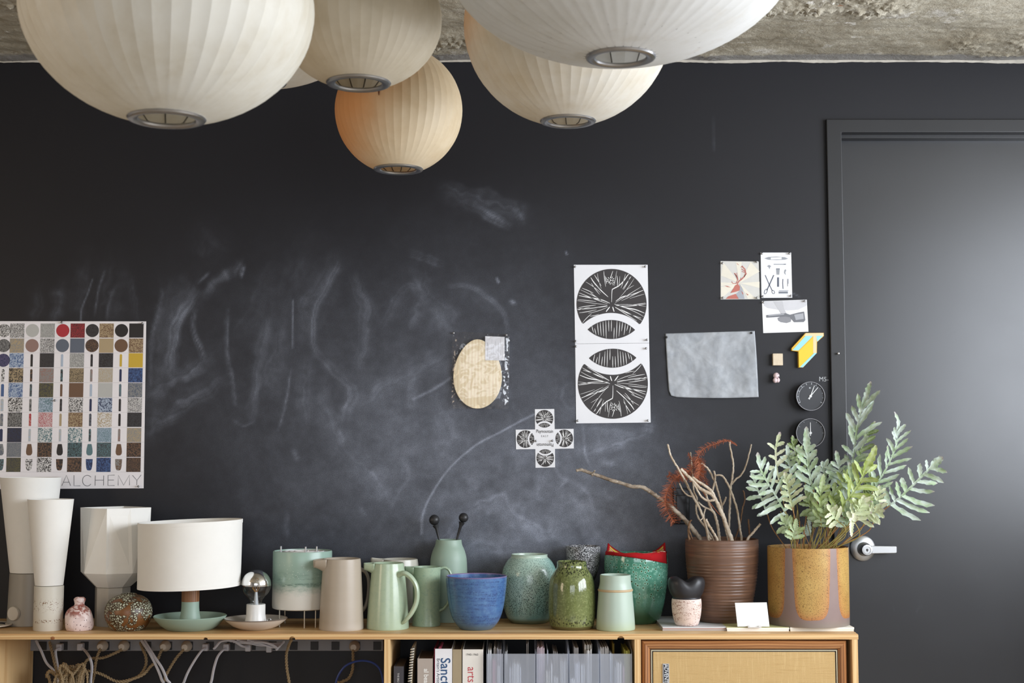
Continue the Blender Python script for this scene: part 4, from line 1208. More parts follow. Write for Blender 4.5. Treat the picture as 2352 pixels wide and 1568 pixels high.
nn = m.noise(9, 4, 0.6)
yel = m.mix(m.sm(nn, 0.3, 0.7), C(192, 158, 92), C(178, 138, 76))
yel = m.mix(m.mul(m.noise(5, 3, 0.5, lo=0.5, hi=0.75), 0.4), yel, C(196, 138, 84))
yel = m.mix(m.mul(halo, 0.8), yel, C(176, 114, 70))
yel = m.mix(m.mul(m.noise(380, 2, 0.6, lo=0.56, hi=0.63), 0.85), yel, C(92, 62, 34))
yel = m.mix(m.mul(m.vor(70, 0.10, 0.05), m.noise(30, 2, 0.5, lo=0.5, hi=0.6)), yel, C(84, 52, 26))
clay = m.mix(m.noise(16, 4, 0.6), C(146, 126, 120), C(130, 110, 106))
clay = m.mix(m.z(0.03, 0.0), clay, C(134, 122, 112))
col = m.mix(inside, clay, yel)
m.bump(inside, 0.15, 0.001)
vessel('planter', 'wide cylindrical planter with ochre drips on mauve clay, holding the fern', 'planter', 1858, 1442,
       [(86, 1442), (88.5, 1440.5), (90.2, 1434), (90.6, 1420), (90.8, 1350), (90.8, 1262), (90.2, 1258)], m.done(col, 0.40, 0, 0.4), wall=0.007, inner=0.3, zb=Z3, n=2, seg=96)
for nm, cx_, yy, r_, z_, cc in (('soil', 1858, Yo, 0.112, 0.165, C(62, 48, 38)),):
    c = P(cx_, 1300, yy)
    g = MB(); g.lathe(c.x, yy, [(r_, Z3 + 0.21), (r_ * 0.6, Z3 + 0.214), (0, Z3 + 0.215)], 40)
    o = g.build('soil', plain('potting_soil', cc, 0.95, vary=0.3), None, origin=(c.x, yy, Z3 + 0.2)); tag(o, 'dark potting soil inside the ochre drip planter', 'soil', kind='stuff')
# jar with a black lobed stopper
Yj_ = centre(1577.5, 1438, 21, Z1); k = 1 / scl_z(Yj_); c = P(1577.5, 1438, Yj_); zz = lambda py: P(1577.5, py, Yj_).z
root = thing('lidded_jar', 'small pinkish speckled jar with a black lobed stopper', 'jar', (c.x, Yj_, Z1))
m = M('pink_speckled_clay')
sp = m.mul(m.noise(280, 3, 0.7, vec=m.sc(0.7, 0.7, 1.2), lo=0.50, hi=0.58), m.noise(40, 3, 0.6, vec=m.sc(0.5, 0.5, 2.2), lo=0.38, hi=0.6))
col = m.mix(m.noise(14, 3, 0.5), C(232, 218, 208), C(226, 204, 196)); col = m.mix(m.mul(sp, 0.85), col, C(146, 92, 72))
vessel('body', None, None, 1577.5, 1438, [(20, 1438), (24, 1435.5), (28, 1428), (31.8, 1412), (33.6, 1395), (33.8, 1383), (33.2, 1376), (32.4, 1374)], m.done(col, 0.45), parent=root, wall=0.004, Y=Yj_, zb=Z1, inner=0.5)
g = MB()
pro = cr([(0.2, 1375), (30, 1374.5), (31.5, 1370), (36.5, 1360), (39.6, 1346), (38.6, 1336), (32, 1329.5), (18, 1330), (4, 1332)], 5)
full = [(r_ * k, zz(py)) for r_, py in pro] + [(0, zz(1332.5))]
def lob(a, i, z):
    hgt_ = max(0.0, min(1.0, (z - zz(1372)) / (zz(1332) - zz(1372))))
    a2 = a - R(8)
    return 1 + hgt_ * (0.085 * math.cos(2 * (a2 - PI / 2)) - 0.13 * math.exp(-((math.atan2(math.sin(a2), math.cos(a2))) / 0.42) ** 2) - 0.10 * math.exp(-((math.atan2(math.sin(a2 - PI), math.cos(a2 - PI))) / 0.5) ** 2))
g.lathe(c.x, Yj_, full, 72, rfun=lob)
vv_ = []
for x, y, z in g.v:
    dx = (x - c.x) / (40 * k)
    h_ = max(0.0, min(1.0, (z - zz(1352)) / (zz(1331) - zz(1352))))
    z += h_ * (5.0 * k * min(1, (abs(dx) / 0.5) ** 1.6) - 5.5 * k * math.exp(-(dx / 0.28) ** 2))
    vv_.append((x, y, z))
g.v = vv_
g.build('stopper', plain('black_stopper', C(38, 38, 42), 0.40), root, angle=80)
# card on its little stand
yc0 = Yz(1440, Z2)
root = thing('card_stand', 'blank white card leaning in a small clear stand before the brown pot', 'card', tuple(P(1730, 1440, yc0)))
A_, B_ = P(1694, 1438.5, yc0), P(1767.5, 1438.5, yc0)
C_, D_ = P(1761, 1383, yc0 + 0.022), P(1688, 1384, yc0 + 0.022)
m_card = plain('white_card', C(250, 249, 244), 0.5, vary=0.01)
g = MB(); g.add([A_, B_, C_, D_], [(0, 1, 2, 3)]); g.build('card', m_card, root, smooth=False, solid=0.001)
k = 1 / scl_z(yc0); xm = P(1732, 1440, yc0).x
g = MB(); g.box(xm - 15 * k, xm + 15 * k, yc0 - 0.012, yc0 + 0.03, Z2 + 0.0002, Z2 + 0.0022); g.box(xm - 15 * k, xm - 10 * k, yc0 - 0.012, yc0 - 0.003, Z2 + 0.002, Z2 + 0.006); g.box(xm + 9 * k, xm + 15 * k, yc0 - 0.012, yc0 - 0.003, Z2 + 0.002, Z2 + 0.006)
g.build('stand', plain('white_plastic', (0.75, 0.75, 0.74), 0.3), root, smooth=False)

# ------------------------------------------------------------------ things pinned to the wall
m_paper = plain('white_paper', C(230, 231, 235), 0.6, vary=0.015)
m_ink = plain('black_print', C(58, 55, 56), 0.7, vary=0.05)
m_inkline = plain('white_print_line', C(240, 240, 240), 0.6, vary=0.0)
m_pin = plain('steel_pin', (0.35, 0.35, 0.36), 0.3, 0.9)
def XZ(px, py, y=0.0):
    p = P(px, py, y); return (p.x, p.z)
def pin(parent, px, py, mat=None):
    p = P(px, py, -0.004)
    g = MB(); g.tube([(p.x, -0.001, p.z), (p.x - 0.0005, -0.007, p.z + 0.0005)], [0.0018, 0.0018], 8); g.sphere((p.x - 0.0006, -0.0085, p.z + 0.0008), 0.0040, 12, 8, (1, 0.6, 1))
    g.build('pin', mat or m_pin, parent)
def paper(name, label, cat, corners, mat=None, group=None, pins=(), y=-0.0012):
    q = [XZ(a, b) for a, b in corners]
    x = sum(a for a, b in q) / len(q); z = sum(b for a, b in q) / len(q)
    root = thing(name, label, cat, (x, 0, z), group)
    g = MB(); g.prism(list(reversed(q)) if cat != 'x' else q, y, -0.0003)
    g.build('sheet', mat or m_paper, root, smooth=False, fix=True)
    for a, b in pins: pin(root, a, b)
    return root

# glaze chart
m = M('glaze_chart_print')
nz_ = m.noise(m.attr('sc'), 3, 0.65)
col = m.mix(m.sm(nz_, 0.44, 0.56), m.attr('ca', 'Color'), m.attr('cb', 'Color'))
big = m.noise(45, 2, 0.5)
col = m.mix(m.mul(m.sm(big, 0.45, 0.7), 0.25), col, m.attr('cb', 'Color'))
m_chart = m.done(col, 0.45)
chart = paper('poster', 'chart of glaze swatches in a grid, lettered along its bottom, at the left', 'poster',
              [(-250, 737), (336, 738), (330, 1121), (-245, 1124)], plain('chart_paper', C(244, 240, 242), 0.45, vary=0.02), pins=[(328, 743), (127, 920), (143, 741), (319, 1117)])
g = MB(); ca, cb, scs = [], [], []
sqx = [40.1, 109.9, 178.7, 245.3, 313.5]; cix = [10, 75, 144.6, 212.5, 279.4]
rows = [759, 793.5, 827.2, 861.6, 895.7, 929.7, 963.6, 998.8, 1032.5, 1067]
hs = 16.4
K = dict(w=(226, 224, 222), k=(38, 36, 38), g=(140, 140, 138), r=(176, 44, 56), b=(70, 98, 146), n=(36, 48, 84), o=(96, 92, 60), t=(178, 158, 124), e=(112, 84, 64),
         s=(96, 104, 118), p=(150, 120, 112), y=(206, 172, 60), l=(176, 190, 208), q=(92, 124, 130), d=(60, 60, 64), m=(196, 132, 124), h=(188, 188, 184), v=(92, 82, 120))
sq = ['wkg', 'hgk', 'rkd', 'etw', 'kkk', 'gtg', 'wkw', 'ssq', 'tte', 'tep', 'blr', 'kdw', 'hgs', 'dks', 'yyk', 'tke', 'gpm', 'kte', 'htg', 'nbn', 'blb', 'dog', 'eed', 'hhg', 'gsh', 'wkg', 'qlq', 'kwd', 'nlb', 'kwt',
      'kgw', 'wrm', 'tet', 'twk', 'kdg', 'nks', 'wqh', 'wql', 'lqe', 'tge', 'gsd', 'eke', 'qkd', 'qdq', 'ked', 'odk', 'wkk', 'kee', 'bnl', 'ekt']
ci = ['wkk', 'hhg', 'rrr', 'dko', 'kke', 'gdg', 'ppt', 'ssg', 'ekk', 'eek', 'vnb', 'kkd', 'lll', 'kdk', 'yyt', 'wke', 'ekd', 'kqt', 'pgs', 'nnb', 'bbn', 'qdg', 'eep', 'lll', 'qst', 'lhg', 'dgk', 'kdw', 'nnk', 'kdg',
      'gsd', 'mrr', 'ttg', 'sds', 'kke', 'nnk', 'lhl', 'lhl', 'qdd', 'pgk', 'gsg', 'eek', 'kkd', 'qqd', 'eek', 'qdk', 'kwk', 'eke', 'bnb', 'gek']
rg = random.Random(11)
def cell(pts, code, sc_):
    g.flat(pts, -0.0016)
    for _ in pts:
        ca.append(C(*K[code[0]])); cb.append(C(*K[code[1]])); scs.append(sc_)
for r_ in range(10):
    for c_ in range(5):
        i = r_ * 5 + c_
        cx_, cz_ = P(sqx[c_], 759, 0).x, P(sqx[c_], rows[r_], 0).z
        h = hs / scl_z(0)
        code = sq[i]
        fine = rg.choice([260, 340, 420, 520]) if code[0] != code[1] else 80
        # each swatch: a base, with a paler or darker corner patch over it
        cell([(cx_ - h, cz_ - h), (cx_ + h, cz_ - h), (cx_ + h, cz_ + h), (cx_ - h, cz_ + h)], code, fine)
        ox = P(cix[c_], 759, 0).x
        code = ci[i]
        if r_ < 2 or (r_ == 2 and c_ == 0):
            R_ = 15.2 / scl_z(0)
            cell([(ox + R_ * math.cos(2 * PI * j / 28), cz_ + R_ * math.sin(2 * PI * j / 28)) for j in range(28)], code, 420)
            if i in (8, 9, 4):
                R_ *= 0.8
        elif r_ < 8:
            wv = (2.6 if (i * 7) % 5 else 3.4) / scl_z(0); hv = 14.5 / scl_z(0)
            cell([(ox - wv, cz_ - hv), (ox + wv, cz_ - hv), (ox + wv, cz_ + hv * 0.8), (ox + wv * 0.4, cz_ + hv), (ox - wv, cz_ + hv * 0.9)], code, 200)
        else:
            w0, w1 = ((7.2, 4.2) if r_ == 8 else (4.8, 8.0))
            hv = 13.0 / scl_z(0); pts = []
            half = [(0, -1), (0.55, -0.97), (0.92, -0.7), (1, -0.35), (0.9, 0.2), (0.72, 0.7), (0.6, 1)] if r_ == 8 else [(0, -1), (0.5, -0.96), (0.75, -0.7), (0.9, -0.2), (0.97, 0.4), (1, 1)]
            hw = (7.2 if r_ == 8 else 7.8) / scl_z(0)
            pts = [(ox + a * hw, cz_ + b * hv) for a, b in half] + [(ox - a * hw, cz_ + b * hv) for a, b in reversed(half[1:])]
            cell(pts, code, 220)
g.attr['ca'] = ca; g.attr['cb'] = cb; g.attr['sc'] = scs
g.build('printed_swatches', m_chart, chart, smooth=False, fix=False)
g = MB()
for r_ in range(11):
    py = 776.0 + (r_ - 1) * 34.15
    if 0 < r_ < 11:
        z = P(100, py, 0).z; g.flat([(-1.99, z - 0.0003), (P(332, py, 0).x, z - 0.0003), (P(332, py, 0).x, z + 0.0003), (-1.99, z + 0.0003)], -0.0014)
g.build('printed_rules', plain('grey_rule', C(196, 192, 196), 0.6), chart, smooth=False)
g = MB()
zq_ = lambda a, b: XZ(a / 6.533, 920 + b / 6.533)
C_arc = [(1312 + 72 * math.cos(R(a)), 1198 - 80 * math.sin(R(a))) for a in range(40, 321, 14)]
for pl in ([(930, 1275), (1000, 1118), (1062, 1275)], [(955, 1222), (1040, 1222)], [(1113, 1118), (1113, 1275), (1208, 1275)], C_arc, [(1433, 1122), (1430, 1272)], [(1558, 1122), (1556, 1270)], [(1431, 1192), (1557, 1192)],
           [(1722, 1116), (1625, 1118), (1622, 1272), (1722, 1272)], [(1624, 1190), (1712, 1190)], [(1775, 1270), (1778, 1118), (1858, 1266), (1945, 1115), (1945, 1268)], [(1990, 1118), (2058, 1195), (2120, 1112)], [(2058, 1195), (2055, 1265)]):
    g.ribbon([zq_(*p) for p in pl], 0.0017, -0.0016)
g.build('lettering', plain('grey_ink', C(96, 96, 102), 0.6), chart, smooth=False)

# woodcut posters
def woodcut(parent, cx, cy, r, ang=0.0, seed=1, fine=True, y=-0.0016):
    d, Ro, Ri = 1.42, 1.165, 0.965
    def T(x, yv):
        c, s_ = math.cos(ang), math.sin(ang)
        return XZ(cx + r * (x * c - yv * s_), cy + r * (x * s_ + yv * c))
    g = MB()
    n = 48
    # disc minus the lower circle, as vertical strips (y down)
    def strips(top, bot, xa, xb):
        xs = [xa + (xb - xa) * (0.5 - 0.5 * math.cos(PI * i / n)) for i in range(n + 1)]
        vs = []
        for x in xs:
            vs += [(T(x, top(x))), (T(x, bot(x)))]
        base = g.add([(a, y, b) for a, b in vs], [(2 * i, 2 * i + 1, 2 * i + 3, 2 * i + 2) for i in range(n)])
    ci_ = lambda x: math.sqrt(max(0, 1 - x * x))
    co = lambda x: d - math.sqrt(max(0, Ro * Ro - x * x)) if abs(x) < Ro else 9
    cin = lambda x: d - math.sqrt(max(0, Ri * Ri - x * x)) if abs(x) < Ri else 9
    strips(lambda x: -ci_(x), lambda x: max(-ci_(x), min(ci_(x), co(x))), -1, 1)
    xl = 0.0
    for i in range(1000):
        if cin(i / 1000) < ci_(i / 1000): xl = i / 1000
    strips(lambda x: min(cin(x), ci_(x)), lambda x: ci_(x), -xl, xl)
    g.build('woodcut_print', m_ink, parent, smooth=False)
    w = MB(); rg = random.Random(seed)
    ok = lambda x, v: (x * x + v * v < 0.985) and (x * x + (v - d) ** 2 > (Ro + 0.01) ** 2)
    def stroke(pts, wd):
        run = []
        def flush():
            if len(run) > 2:
                k_ = len(run)
                w.ribbon([T(*p) for p in run], [wd * (0.25 + 0.75 * math.sin(PI * (j + 0.6) / (k_ + 0.6))) * r / scl_z(0) for j in range(k_)], y - 0.0004)
        for p in pts:
            if ok(*p): run.append(p)
            else: flush(); run = []
        flush()
    oy = 0.03
    na = 62 if fine else 18
    for i in range(na):
        a = 2 * PI * i / na + rg.uniform(-0.05, 0.05)
        r0 = rg.choice([0.12, 0.3, 0.45, 0.55, 0.62]) if fine else 0.15; r1 = rg.choice([0.99, 0.97, 0.85, 0.7, 0.99])
        if r1 - r0 < 0.15: continue
        bend = rg.uniform(-0.16, 0.16)
        if math.sin(a) < -0.75 and fine and r0 < 0.5: r0 = 0.55
        wd = rg.uniform(0.009, 0.018) if fine else 0.036
        stroke([(math.cos(a + bend * t) * (r0 + (r1 - r0) * t), oy + math.sin(a + bend * t) * (r0 + (r1 - r0) * t)) for t in [j / 12 for j in range(13)]], wd)
    main = [[(0.0, -0.05), (0.01, -0.38), (0.06, -0.44), (0.2, -0.52), (0.34, -0.66), (0.45, -0.82), (0.5, -0.86)], [(-0.05, -0.02), (-0.3, -0.12), (-0.65, -0.18), (-0.98, -0.24)], [(0.08, 0.0), (0.4, 0.1), (0.7, 0.16), (0.98, 0.27)],
            [(0.12, -0.08), (0.3, -0.2), (0.6, -0.28), (0.95, -0.42)], [(-0.12, 0.05), (-0.5, 0.12), (-0.97, 0.16)], [(-0.1, -0.2), (-0.3, -0.38), (-0.5, -0.6), (-0.6, -0.75)], [(-0.05, 0.08), (-0.18, 0.26), (-0.25, 0.4)], [(0.03, 0.08), (0.1, 0.3)]]
    for pl in main: stroke(cr(pl, 5), 0.028 if fine else 0.055)
    if fine:
        for i in range(11):
            a = 2 * PI * i / 11
            stroke([(-0.03 + math.cos(a) * t, -0.67 + math.sin(a) * t) for t in ((0.0, 0.05, 0.1) if i % 4 == 0 else (0.06, 0.09, 0.12))], 0.016)
    for i in range(15 if fine else 7):
        x = -0.58 + 1.16 * (i + 0.5) / (15 if fine else 7)
        a_, b_ = cin(x), ci_(x)
        if b_ - a_ < 0.05: continue
        ta, tb = rg.choice([(0.02, 0.98), (0.02, 0.6), (0.4, 0.98), (0.05, 0.9)])
        p0 = (x * 1.03, a_ + (b_ - a_) * ta); p1 = (x * 0.94, a_ + (b_ - a_) * tb)
        w.ribbon([T(p0[0] + (p1[0] - p0[0]) * t, p0[1] + (p1[1] - p0[1]) * t) for t in (0, 0.3, 0.6, 1)], [0.016 * q_ * r / scl_z(0) * (1 if fine else 2.2) for q_ in (0.4, 1, 1, 0.4)], y - 0.0004)
    w.build('cut_lines', m_inkline, parent, smooth=False)
po = paper('poster', 'upper white sheet of a tall woodcut poster with a cut disc', 'poster', [(1318, 608), (1487.5, 608), (1491, 787.5), (1321, 789)], pins=[(1321, 613.5), (1482, 613), (1322.5, 784), (1485.5, 781)], group='tall woodcut poster sheets')
woodcut(po, 1404.6, 698, 80.5, R(0.5), 3)
po = paper('poster', 'lower white sheet of the tall woodcut poster, its disc upside down', 'poster', [(1321, 789.6), (1491, 788.1), (1494.5, 970), (1323.5, 972)], pins=[(1323, 796), (1484, 800.5), (1327, 966.5), (1488, 966)], group='tall woodcut poster sheets')
woodcut(po, 1407.6, 881, 80.5, PI - R(0.5), 3)
po = paper('poster', 'small cross-shaped white card printed with four cut discs and lettering', 'poster',
           [(1228.5, 939.5), (1273, 938.8), (1274, 985.2), (1317.5, 984.6), (1318, 1029.5), (1274.6, 1030.5), (1275, 1073), (1230, 1074), (1229.5, 1031), (1185.3, 1031.5), (1184.5, 986.5), (1229, 986)], pins=[(1231, 1013), (1269, 1012.5)])
for (a, b, an, sd) in ((1250.5, 961.5, 0, 1), (1252.3, 1051.5, PI, 2), (1207, 1008, -PI / 2, 3), (1296, 1006.5, PI / 2, 4)):
    woodcut(po, a, b, 20.2, an, sd, False)
g = MB()
for tx, px, py, sz, an in (('Playmountain', 1251, 990.3, 9.6, 0), ('EAST', 1251.3, 1001.5, 5.0, 0), ('Playmountain', 1252, 1021.5, 9.6, PI)):
    x, z = XZ(px, py); put_text(g, tx, x, z, -0.0018, sz / scl_z(0) * 1.15, an, 0.66 if len(tx) > 4 else 0.9, 0.0, 1.0 if len(tx) > 4 else 1.6)
g.build('lettering', m_ink, po, smooth=False)

# wooden board in a clear bag
bag = thing('packaged_board', 'egg-shaped pale wooden board in a crinkled clear bag on the wall', 'board', (P(1104, 850).x, 0, P(1104, 850).z))
def egg(n=64):
    out = []
    for i in range(n):
        a = 2 * PI * i / n
        s_ = math.sin(a)
        up = s_ > 0
        yv = 867 - (88 if up else 71) * s_
        xv = 1097 + 55.8 * math.cos(a) * (1 - (0.13 * s_ * s_ if up else 0))
        out.append(XZ(xv, yv, -0.008))
    return out
g = MB(); g.prism(egg(), -0.011, -0.003)
m = M('pale_ash_wood')
v = m.sc(1, 1, 0.16)
w1 = m.node('TexWave', wave_type='BANDS', bands_direction='X'); m.put(w1.inputs['Vector'], m.sc(1, 1, 0.10)); w1.inputs['Scale'].default_value = 26; w1.inputs['Distortion'].default_value = 7.0; w1.inputs['Detail'].default_value = 2; w1.inputs['Detail Scale'].default_value = 0.5
col = m.mix(m.mul(w1.outputs['Fac'], 0.55), C(246, 232, 200), C(228, 204, 162)); col = m.mix(m.mul(m.noise(160, 3, 0.6, vec=v, lo=0.4, hi=0.8), 0.25), col, C(200, 170, 124))
g.build('wooden_board', m.done(col, 0.5), bag, bevel=0.001, fix=True, angle=40)
g = MB(); lq = [XZ(a, b, -0.012) for a, b in ((1114.5, 827.2), (1159, 827.5), (1159, 773.5), (1114.5, 771.8))]
g.flat(lq, -0.0122); lab = g.build('label_card', m_paper, bag, smooth=False, solid=0.0004)
g = MB(); x, z = XZ(1119.5, 803, -0.012); put_text(g, 'electric fan', x, z, -0.0127, 6.0 / scl_z(0), PI / 2, 0.95, 0.0, 1.25)
for i in range(7):
    px = 1130 + i * 3.9
    g.ribbon([XZ(px, 825, -0.012), XZ(px, 778 + (i * 37) % 23, -0.012)], 0.0004, -0.0127)
x, z = XZ(1126, 822, -0.012); g.ribbon([(x + 0.0028 * math.cos(t), z + 0.0028 * math.sin(t)) for t in [R(30 * i) for i in range(13)]], 0.0005, -0.0127)
g.build('lettering', plain('pale_grey_ink', C(158, 158, 164), 0.6), lab, smooth=False)
m = M('clear_plastic_bag'); m.done((1, 1, 1, 1), 0.1)
t_ = m.node('BsdfTransparent'); gl = m.node('BsdfGlossy'); gl.inputs['Roughness'].default_value = 0.12; mxx = m.node('MixShader'); lw = m.node('LayerWeight')
t_.inputs[0].default_value = (0.99, 0.99, 1.0, 1)
m.t.links.new(m.math('MULTIPLY_ADD', m.math('POWER', lw.outputs['Facing'], 2.0), 1.0, 0.06, clamp=True), mxx.inputs[0]); m.t.links.new(t_.outputs[0], mxx.inputs[1]); m.t.links.new(gl.outputs[0], mxx.inputs[2])
bp = m.node('Bump'); bp.inputs['Strength'].default_value = 0.06; bp.inputs['Distance'].default_value = 0.004
m.put(bp.inputs['Height'], m.noise(22, 3, 0.6, dist=1.0)); m.t.links.new(bp.outputs[0], gl.inputs['Normal'])
m.t.links.new(mxx.outputs[0], m.t.nodes['Material Output'].inputs['Surface'])
q = [XZ(1037, 938, -0.01), XZ(1168, 939, -0.01), XZ(1171, 766, -0.01), XZ(1039, 761, -0.01)]
rgb = random.Random(4)
def bagf(u, v):
    x = (q[0][0] * (1 - u) + q[1][0] * u) * (1 - v) + (q[3][0] * (1 - u) + q[2][0] * u) * v
    z = (q[0][1] * (1 - u) + q[1][1] * u) * (1 - v) + (q[3][1] * (1 - u) + q[2][1] * u) * v
    e_ = min(u, 1 - u, v, 1 - v)
    p_ = Vector((u * 4, v * 5, 2.0))
    rg_ = abs(mnoise.fractal(p_ * 1.6, 0.8, 2.2, 3)) - 0.35
    y = -0.0135 - 0.004 * max(0, min(1, e_ * 12)) + 0.010 * (1 - min(1, e_ * 7)) * (0.6 + rg_) + 0.0025 * rg_
    return (x, min(y, -0.0016), z)
g = MB(); g.grid(bagf, 44, 56); g.build('clear_bag', m.m, bag, angle=30)
g = MB()
for pts in ([(1040, 764), (1058, 764), (1074, 769), (1080, 776), (1085, 770), (1092, 765)], [(1046, 930), (1047, 914)], [(1060, 792), (1066, 785)], [(1163, 795), (1166, 806)], [(1155, 869), (1160, 868)]):
    g.ribbon([XZ(a, b, -0.014) for a, b in pts], 0.0014, -0.0148)
for a, b in ((1042, 765), (1163, 770)): pin(bag, a, b)
# grey tracing sheet
q = [XZ(1537, 911), XZ(1741, 912), XZ(1733, 760), XZ(1528, 766)]
root = thing('paper_sheet', 'crinkled grey waxed sheet pinned beside the tall poster', 'paper', (P(1635, 840).x, 0, P(1635, 840).z))
def shf(u, v):
    x = (q[0][0] * (1 - u) + q[1][0] * u) * (1 - v) + (q[3][0] * (1 - u) + q[2][0] * u) * v
    z = (q[0][1] * (1 - u) + q[1][1] * u) * (1 - v) + (q[3][1] * (1 - u) + q[2][1] * u) * v
    x += 0.002 * math.sin(v * 3) * (u - 0.5)
    if u < 0.08 and v < 0.10: z += 0.004 * (1 - u / 0.08) * (1 - v / 0.1); x += 0.006 * (1 - u / 0.08) * (1 - v / 0.1)
    z += 0.004 * math.sin(PI * u) * (1 - v) * -1.0
    p_ = Vector((u * 3.4, v * 2.6, 0.7))
    n_ = mnoise.turbulence(p_ * 1.1, 4, False) - 0.5
    lift = 0.008 * (1 - v) * (0.4 + u) + 0.003
    return (x, -0.0035 - lift * 0.8 - 0.006 * n_ * 0.9, z)
g = MB(); g.grid(shf, 70, 54)
m = M('grey_waxed_paper'); n1 = m.noise(14, 5, 0.65, dist=0.6)
col = m.mix(m.sm(n1, 0.3, 0.7), C(168, 172, 177), C(144, 149, 155)); m.bump(m.noise(30, 4, 0.6, dist=0.8), 0.35, 0.003)
g.build('sheet', m.done(col, 0.5), root, solid=0.0004, angle=80)
pin(root, 1531, 775, m_black); pin(root, 1726, 765, m_black)
ln = MB()

# stag print
Z5 = lambda a, b, y=0.0: XZ(1510 + a / 5.227, 560 + b / 5.227, y)
def polys(parent, name, col, plist, y):
    g = MB()
    for pl in plist: g.flat([Z5(a, b) for a, b in reversed(pl)], y)
    return g.build(name, plain('print_%d' % len(bpy.data.materials), C(*col), 0.6, vary=0.06), parent, smooth=False, fix=False)
st = paper('print', 'small print of a red stag against pale rays', 'print', [(1655, 599.5), (1742.5, 600.5), (1745, 687), (1655, 687.5)], plain('print_paper_grey', C(206, 205, 200), 0.5, vary=0.05), pins=[(1659.5, 605), (1738, 602), (1660, 684.5), (1738.5, 684.5)], group='small prints pinned near the door')
cxs, cys = 985, 470
rays = []
for a0, a1 in ((-158, -128), (-100, -84), (-62, -30), (-4, 14), (44, 62), (140, 168), (-190, -178)):
    def edge(a):
        c_, s_ = math.cos(R(a)), math.sin(R(a)); tmax = 1e9
        for lim, comp, o in ((1225, c_, cxs), (762, c_, cxs)):
            if abs(comp) > 1e-6 and (lim - o) / comp > 0: tmax = min(tmax, (lim - o) / comp)
        for lim in (218, 660):
            if abs(s_) > 1e-6 and (lim - cys) / s_ > 0: tmax = min(tmax, (lim - cys) / s_)
        return (cxs + c_ * tmax, cys + s_ * tmax)
    rays.append([(cxs, cys), edge(a0), edge(a1)])
polys(st, 'printed_rays', (226, 221, 206), [list(reversed(r_)) for r_ in rays], -0.0015)
polys(st, 'printed_stag', (186, 110, 98), [[(820, 660), (850, 630), (940, 600), (975, 660)], [(875, 590), (905, 545), (930, 500), (965, 478), (990, 515), (985, 560), (930, 578)], [(1000, 560), (1030, 590), (1028, 612)], [(1062, 590), (1095, 612), (1080, 618)], [(805, 502), (840, 506), (882, 522), (840, 518)], [(948, 228), (985, 258), (960, 246)]], -0.0019)
polys(st, 'printed_neck', (164, 168, 176), [[(985, 480), (1020, 540), (1045, 660), (975, 660), (945, 600), (990, 560)]], -0.0017)
g = MB()
for pl, w_ in (([(960, 480), (975, 450), (1010, 425), (1040, 395), (1060, 350), (1050, 305), (1015, 268)], 14), ([(1040, 395), (1070, 355)], 9), ([(1050, 330), (1008, 300)], 9), ([(1055, 345), (1012, 330)], 8), ([(1015, 268), (1000, 285)], 7), ([(1015, 268), (1020, 262)], 7), ([(945, 478), (962, 430), (948, 392), (930, 352)], 10), ([(948, 392), (920, 350)], 6), ([(955, 410), (952, 345)], 6), ([(945, 475), (905, 475), (890, 452)], 8), ([(968, 430), (955, 380)], 6), ([(1000, 430), (1000, 405)], 6)):
    g.ribbon([Z5(a, b) for a, b in pl], w_ / 5.227 / scl_z(0), -0.0019)
g.build('printed_antlers', plain('antler_red', C(186, 112, 102), 0.6), st, smooth=False)
# tools print
tl_ = paper('print', 'white print of barber tools with scissors and a razor', 'print', [(1747, 580), (1817, 580), (1819.5, 683.5), (1749, 684)], pins=[(1750, 583), (1813, 583), (1752, 681), (1816, 680)], group='small prints pinned near the door')
polys(tl_, 'printed_tools', (150, 154, 160), [[(1283, 175), (1330, 158), (1430, 153), (1530, 160), (1568, 178), (1530, 190), (1430, 195), (1330, 190)], [(1315, 268), (1340, 252), (1365, 268), (1352, 280), (1345, 305), (1336, 280)], [(1425, 305), (1468, 305), (1462, 370), (1430, 370)], [(1395, 240), (1540, 240), (1540, 250), (1395, 250)],
      [(1535, 303), (1546, 318), (1535, 340), (1540, 375), (1520, 350), (1522, 320)], [(1455, 570), (1565, 570), (1565, 598), (1455, 598)]], -0.0016)
polys(tl_, 'printed_plate', (236, 238, 240), [[(1360, 164), (1490, 160), (1490, 186), (1360, 188)]], -0.0019)
g = MB()
ell = lambda cx_, cy_, rx, ry, an: [(cx_ + rx * math.cos(t) * math.cos(an) - ry * math.sin(t) * math.sin(an), cy_ + rx * math.cos(t) * math.sin(an) + ry * math.sin(t) * math.cos(an)) for t in [R(24 * i) for i in range(16)]]
for pl, w_ in (([(1293, 375), (1345, 495), (1380, 565)], 9), ([(1396, 375), (1340, 500), (1312, 560)], 12), (ell(1390, 578, 15, 22, -0.4), 6), (ell(1300, 572, 15, 32, 0.4), 6), ([(1448, 402), (1448, 515)], 22), ([(1506, 422), (1503, 470), (1508, 540)], 9), ([(1455, 584), (1565, 580)], 8), ([(1458, 562), (1570, 560)], 5), ([(1562, 420), (1562, 510)], 5), ([(1572, 420), (1570, 480)], 3), ([(1425, 300), (1468, 300)], 9), ([(1515, 245), (1542, 243)], 8)):
    g.ribbon([Z5(a, b) for a, b in pl], w_ / 5.227 / scl_z(0), -0.0018)
g.build('printed_outlines', plain('tool_ink', C(88, 94, 108), 0.6), tl_, smooth=False)
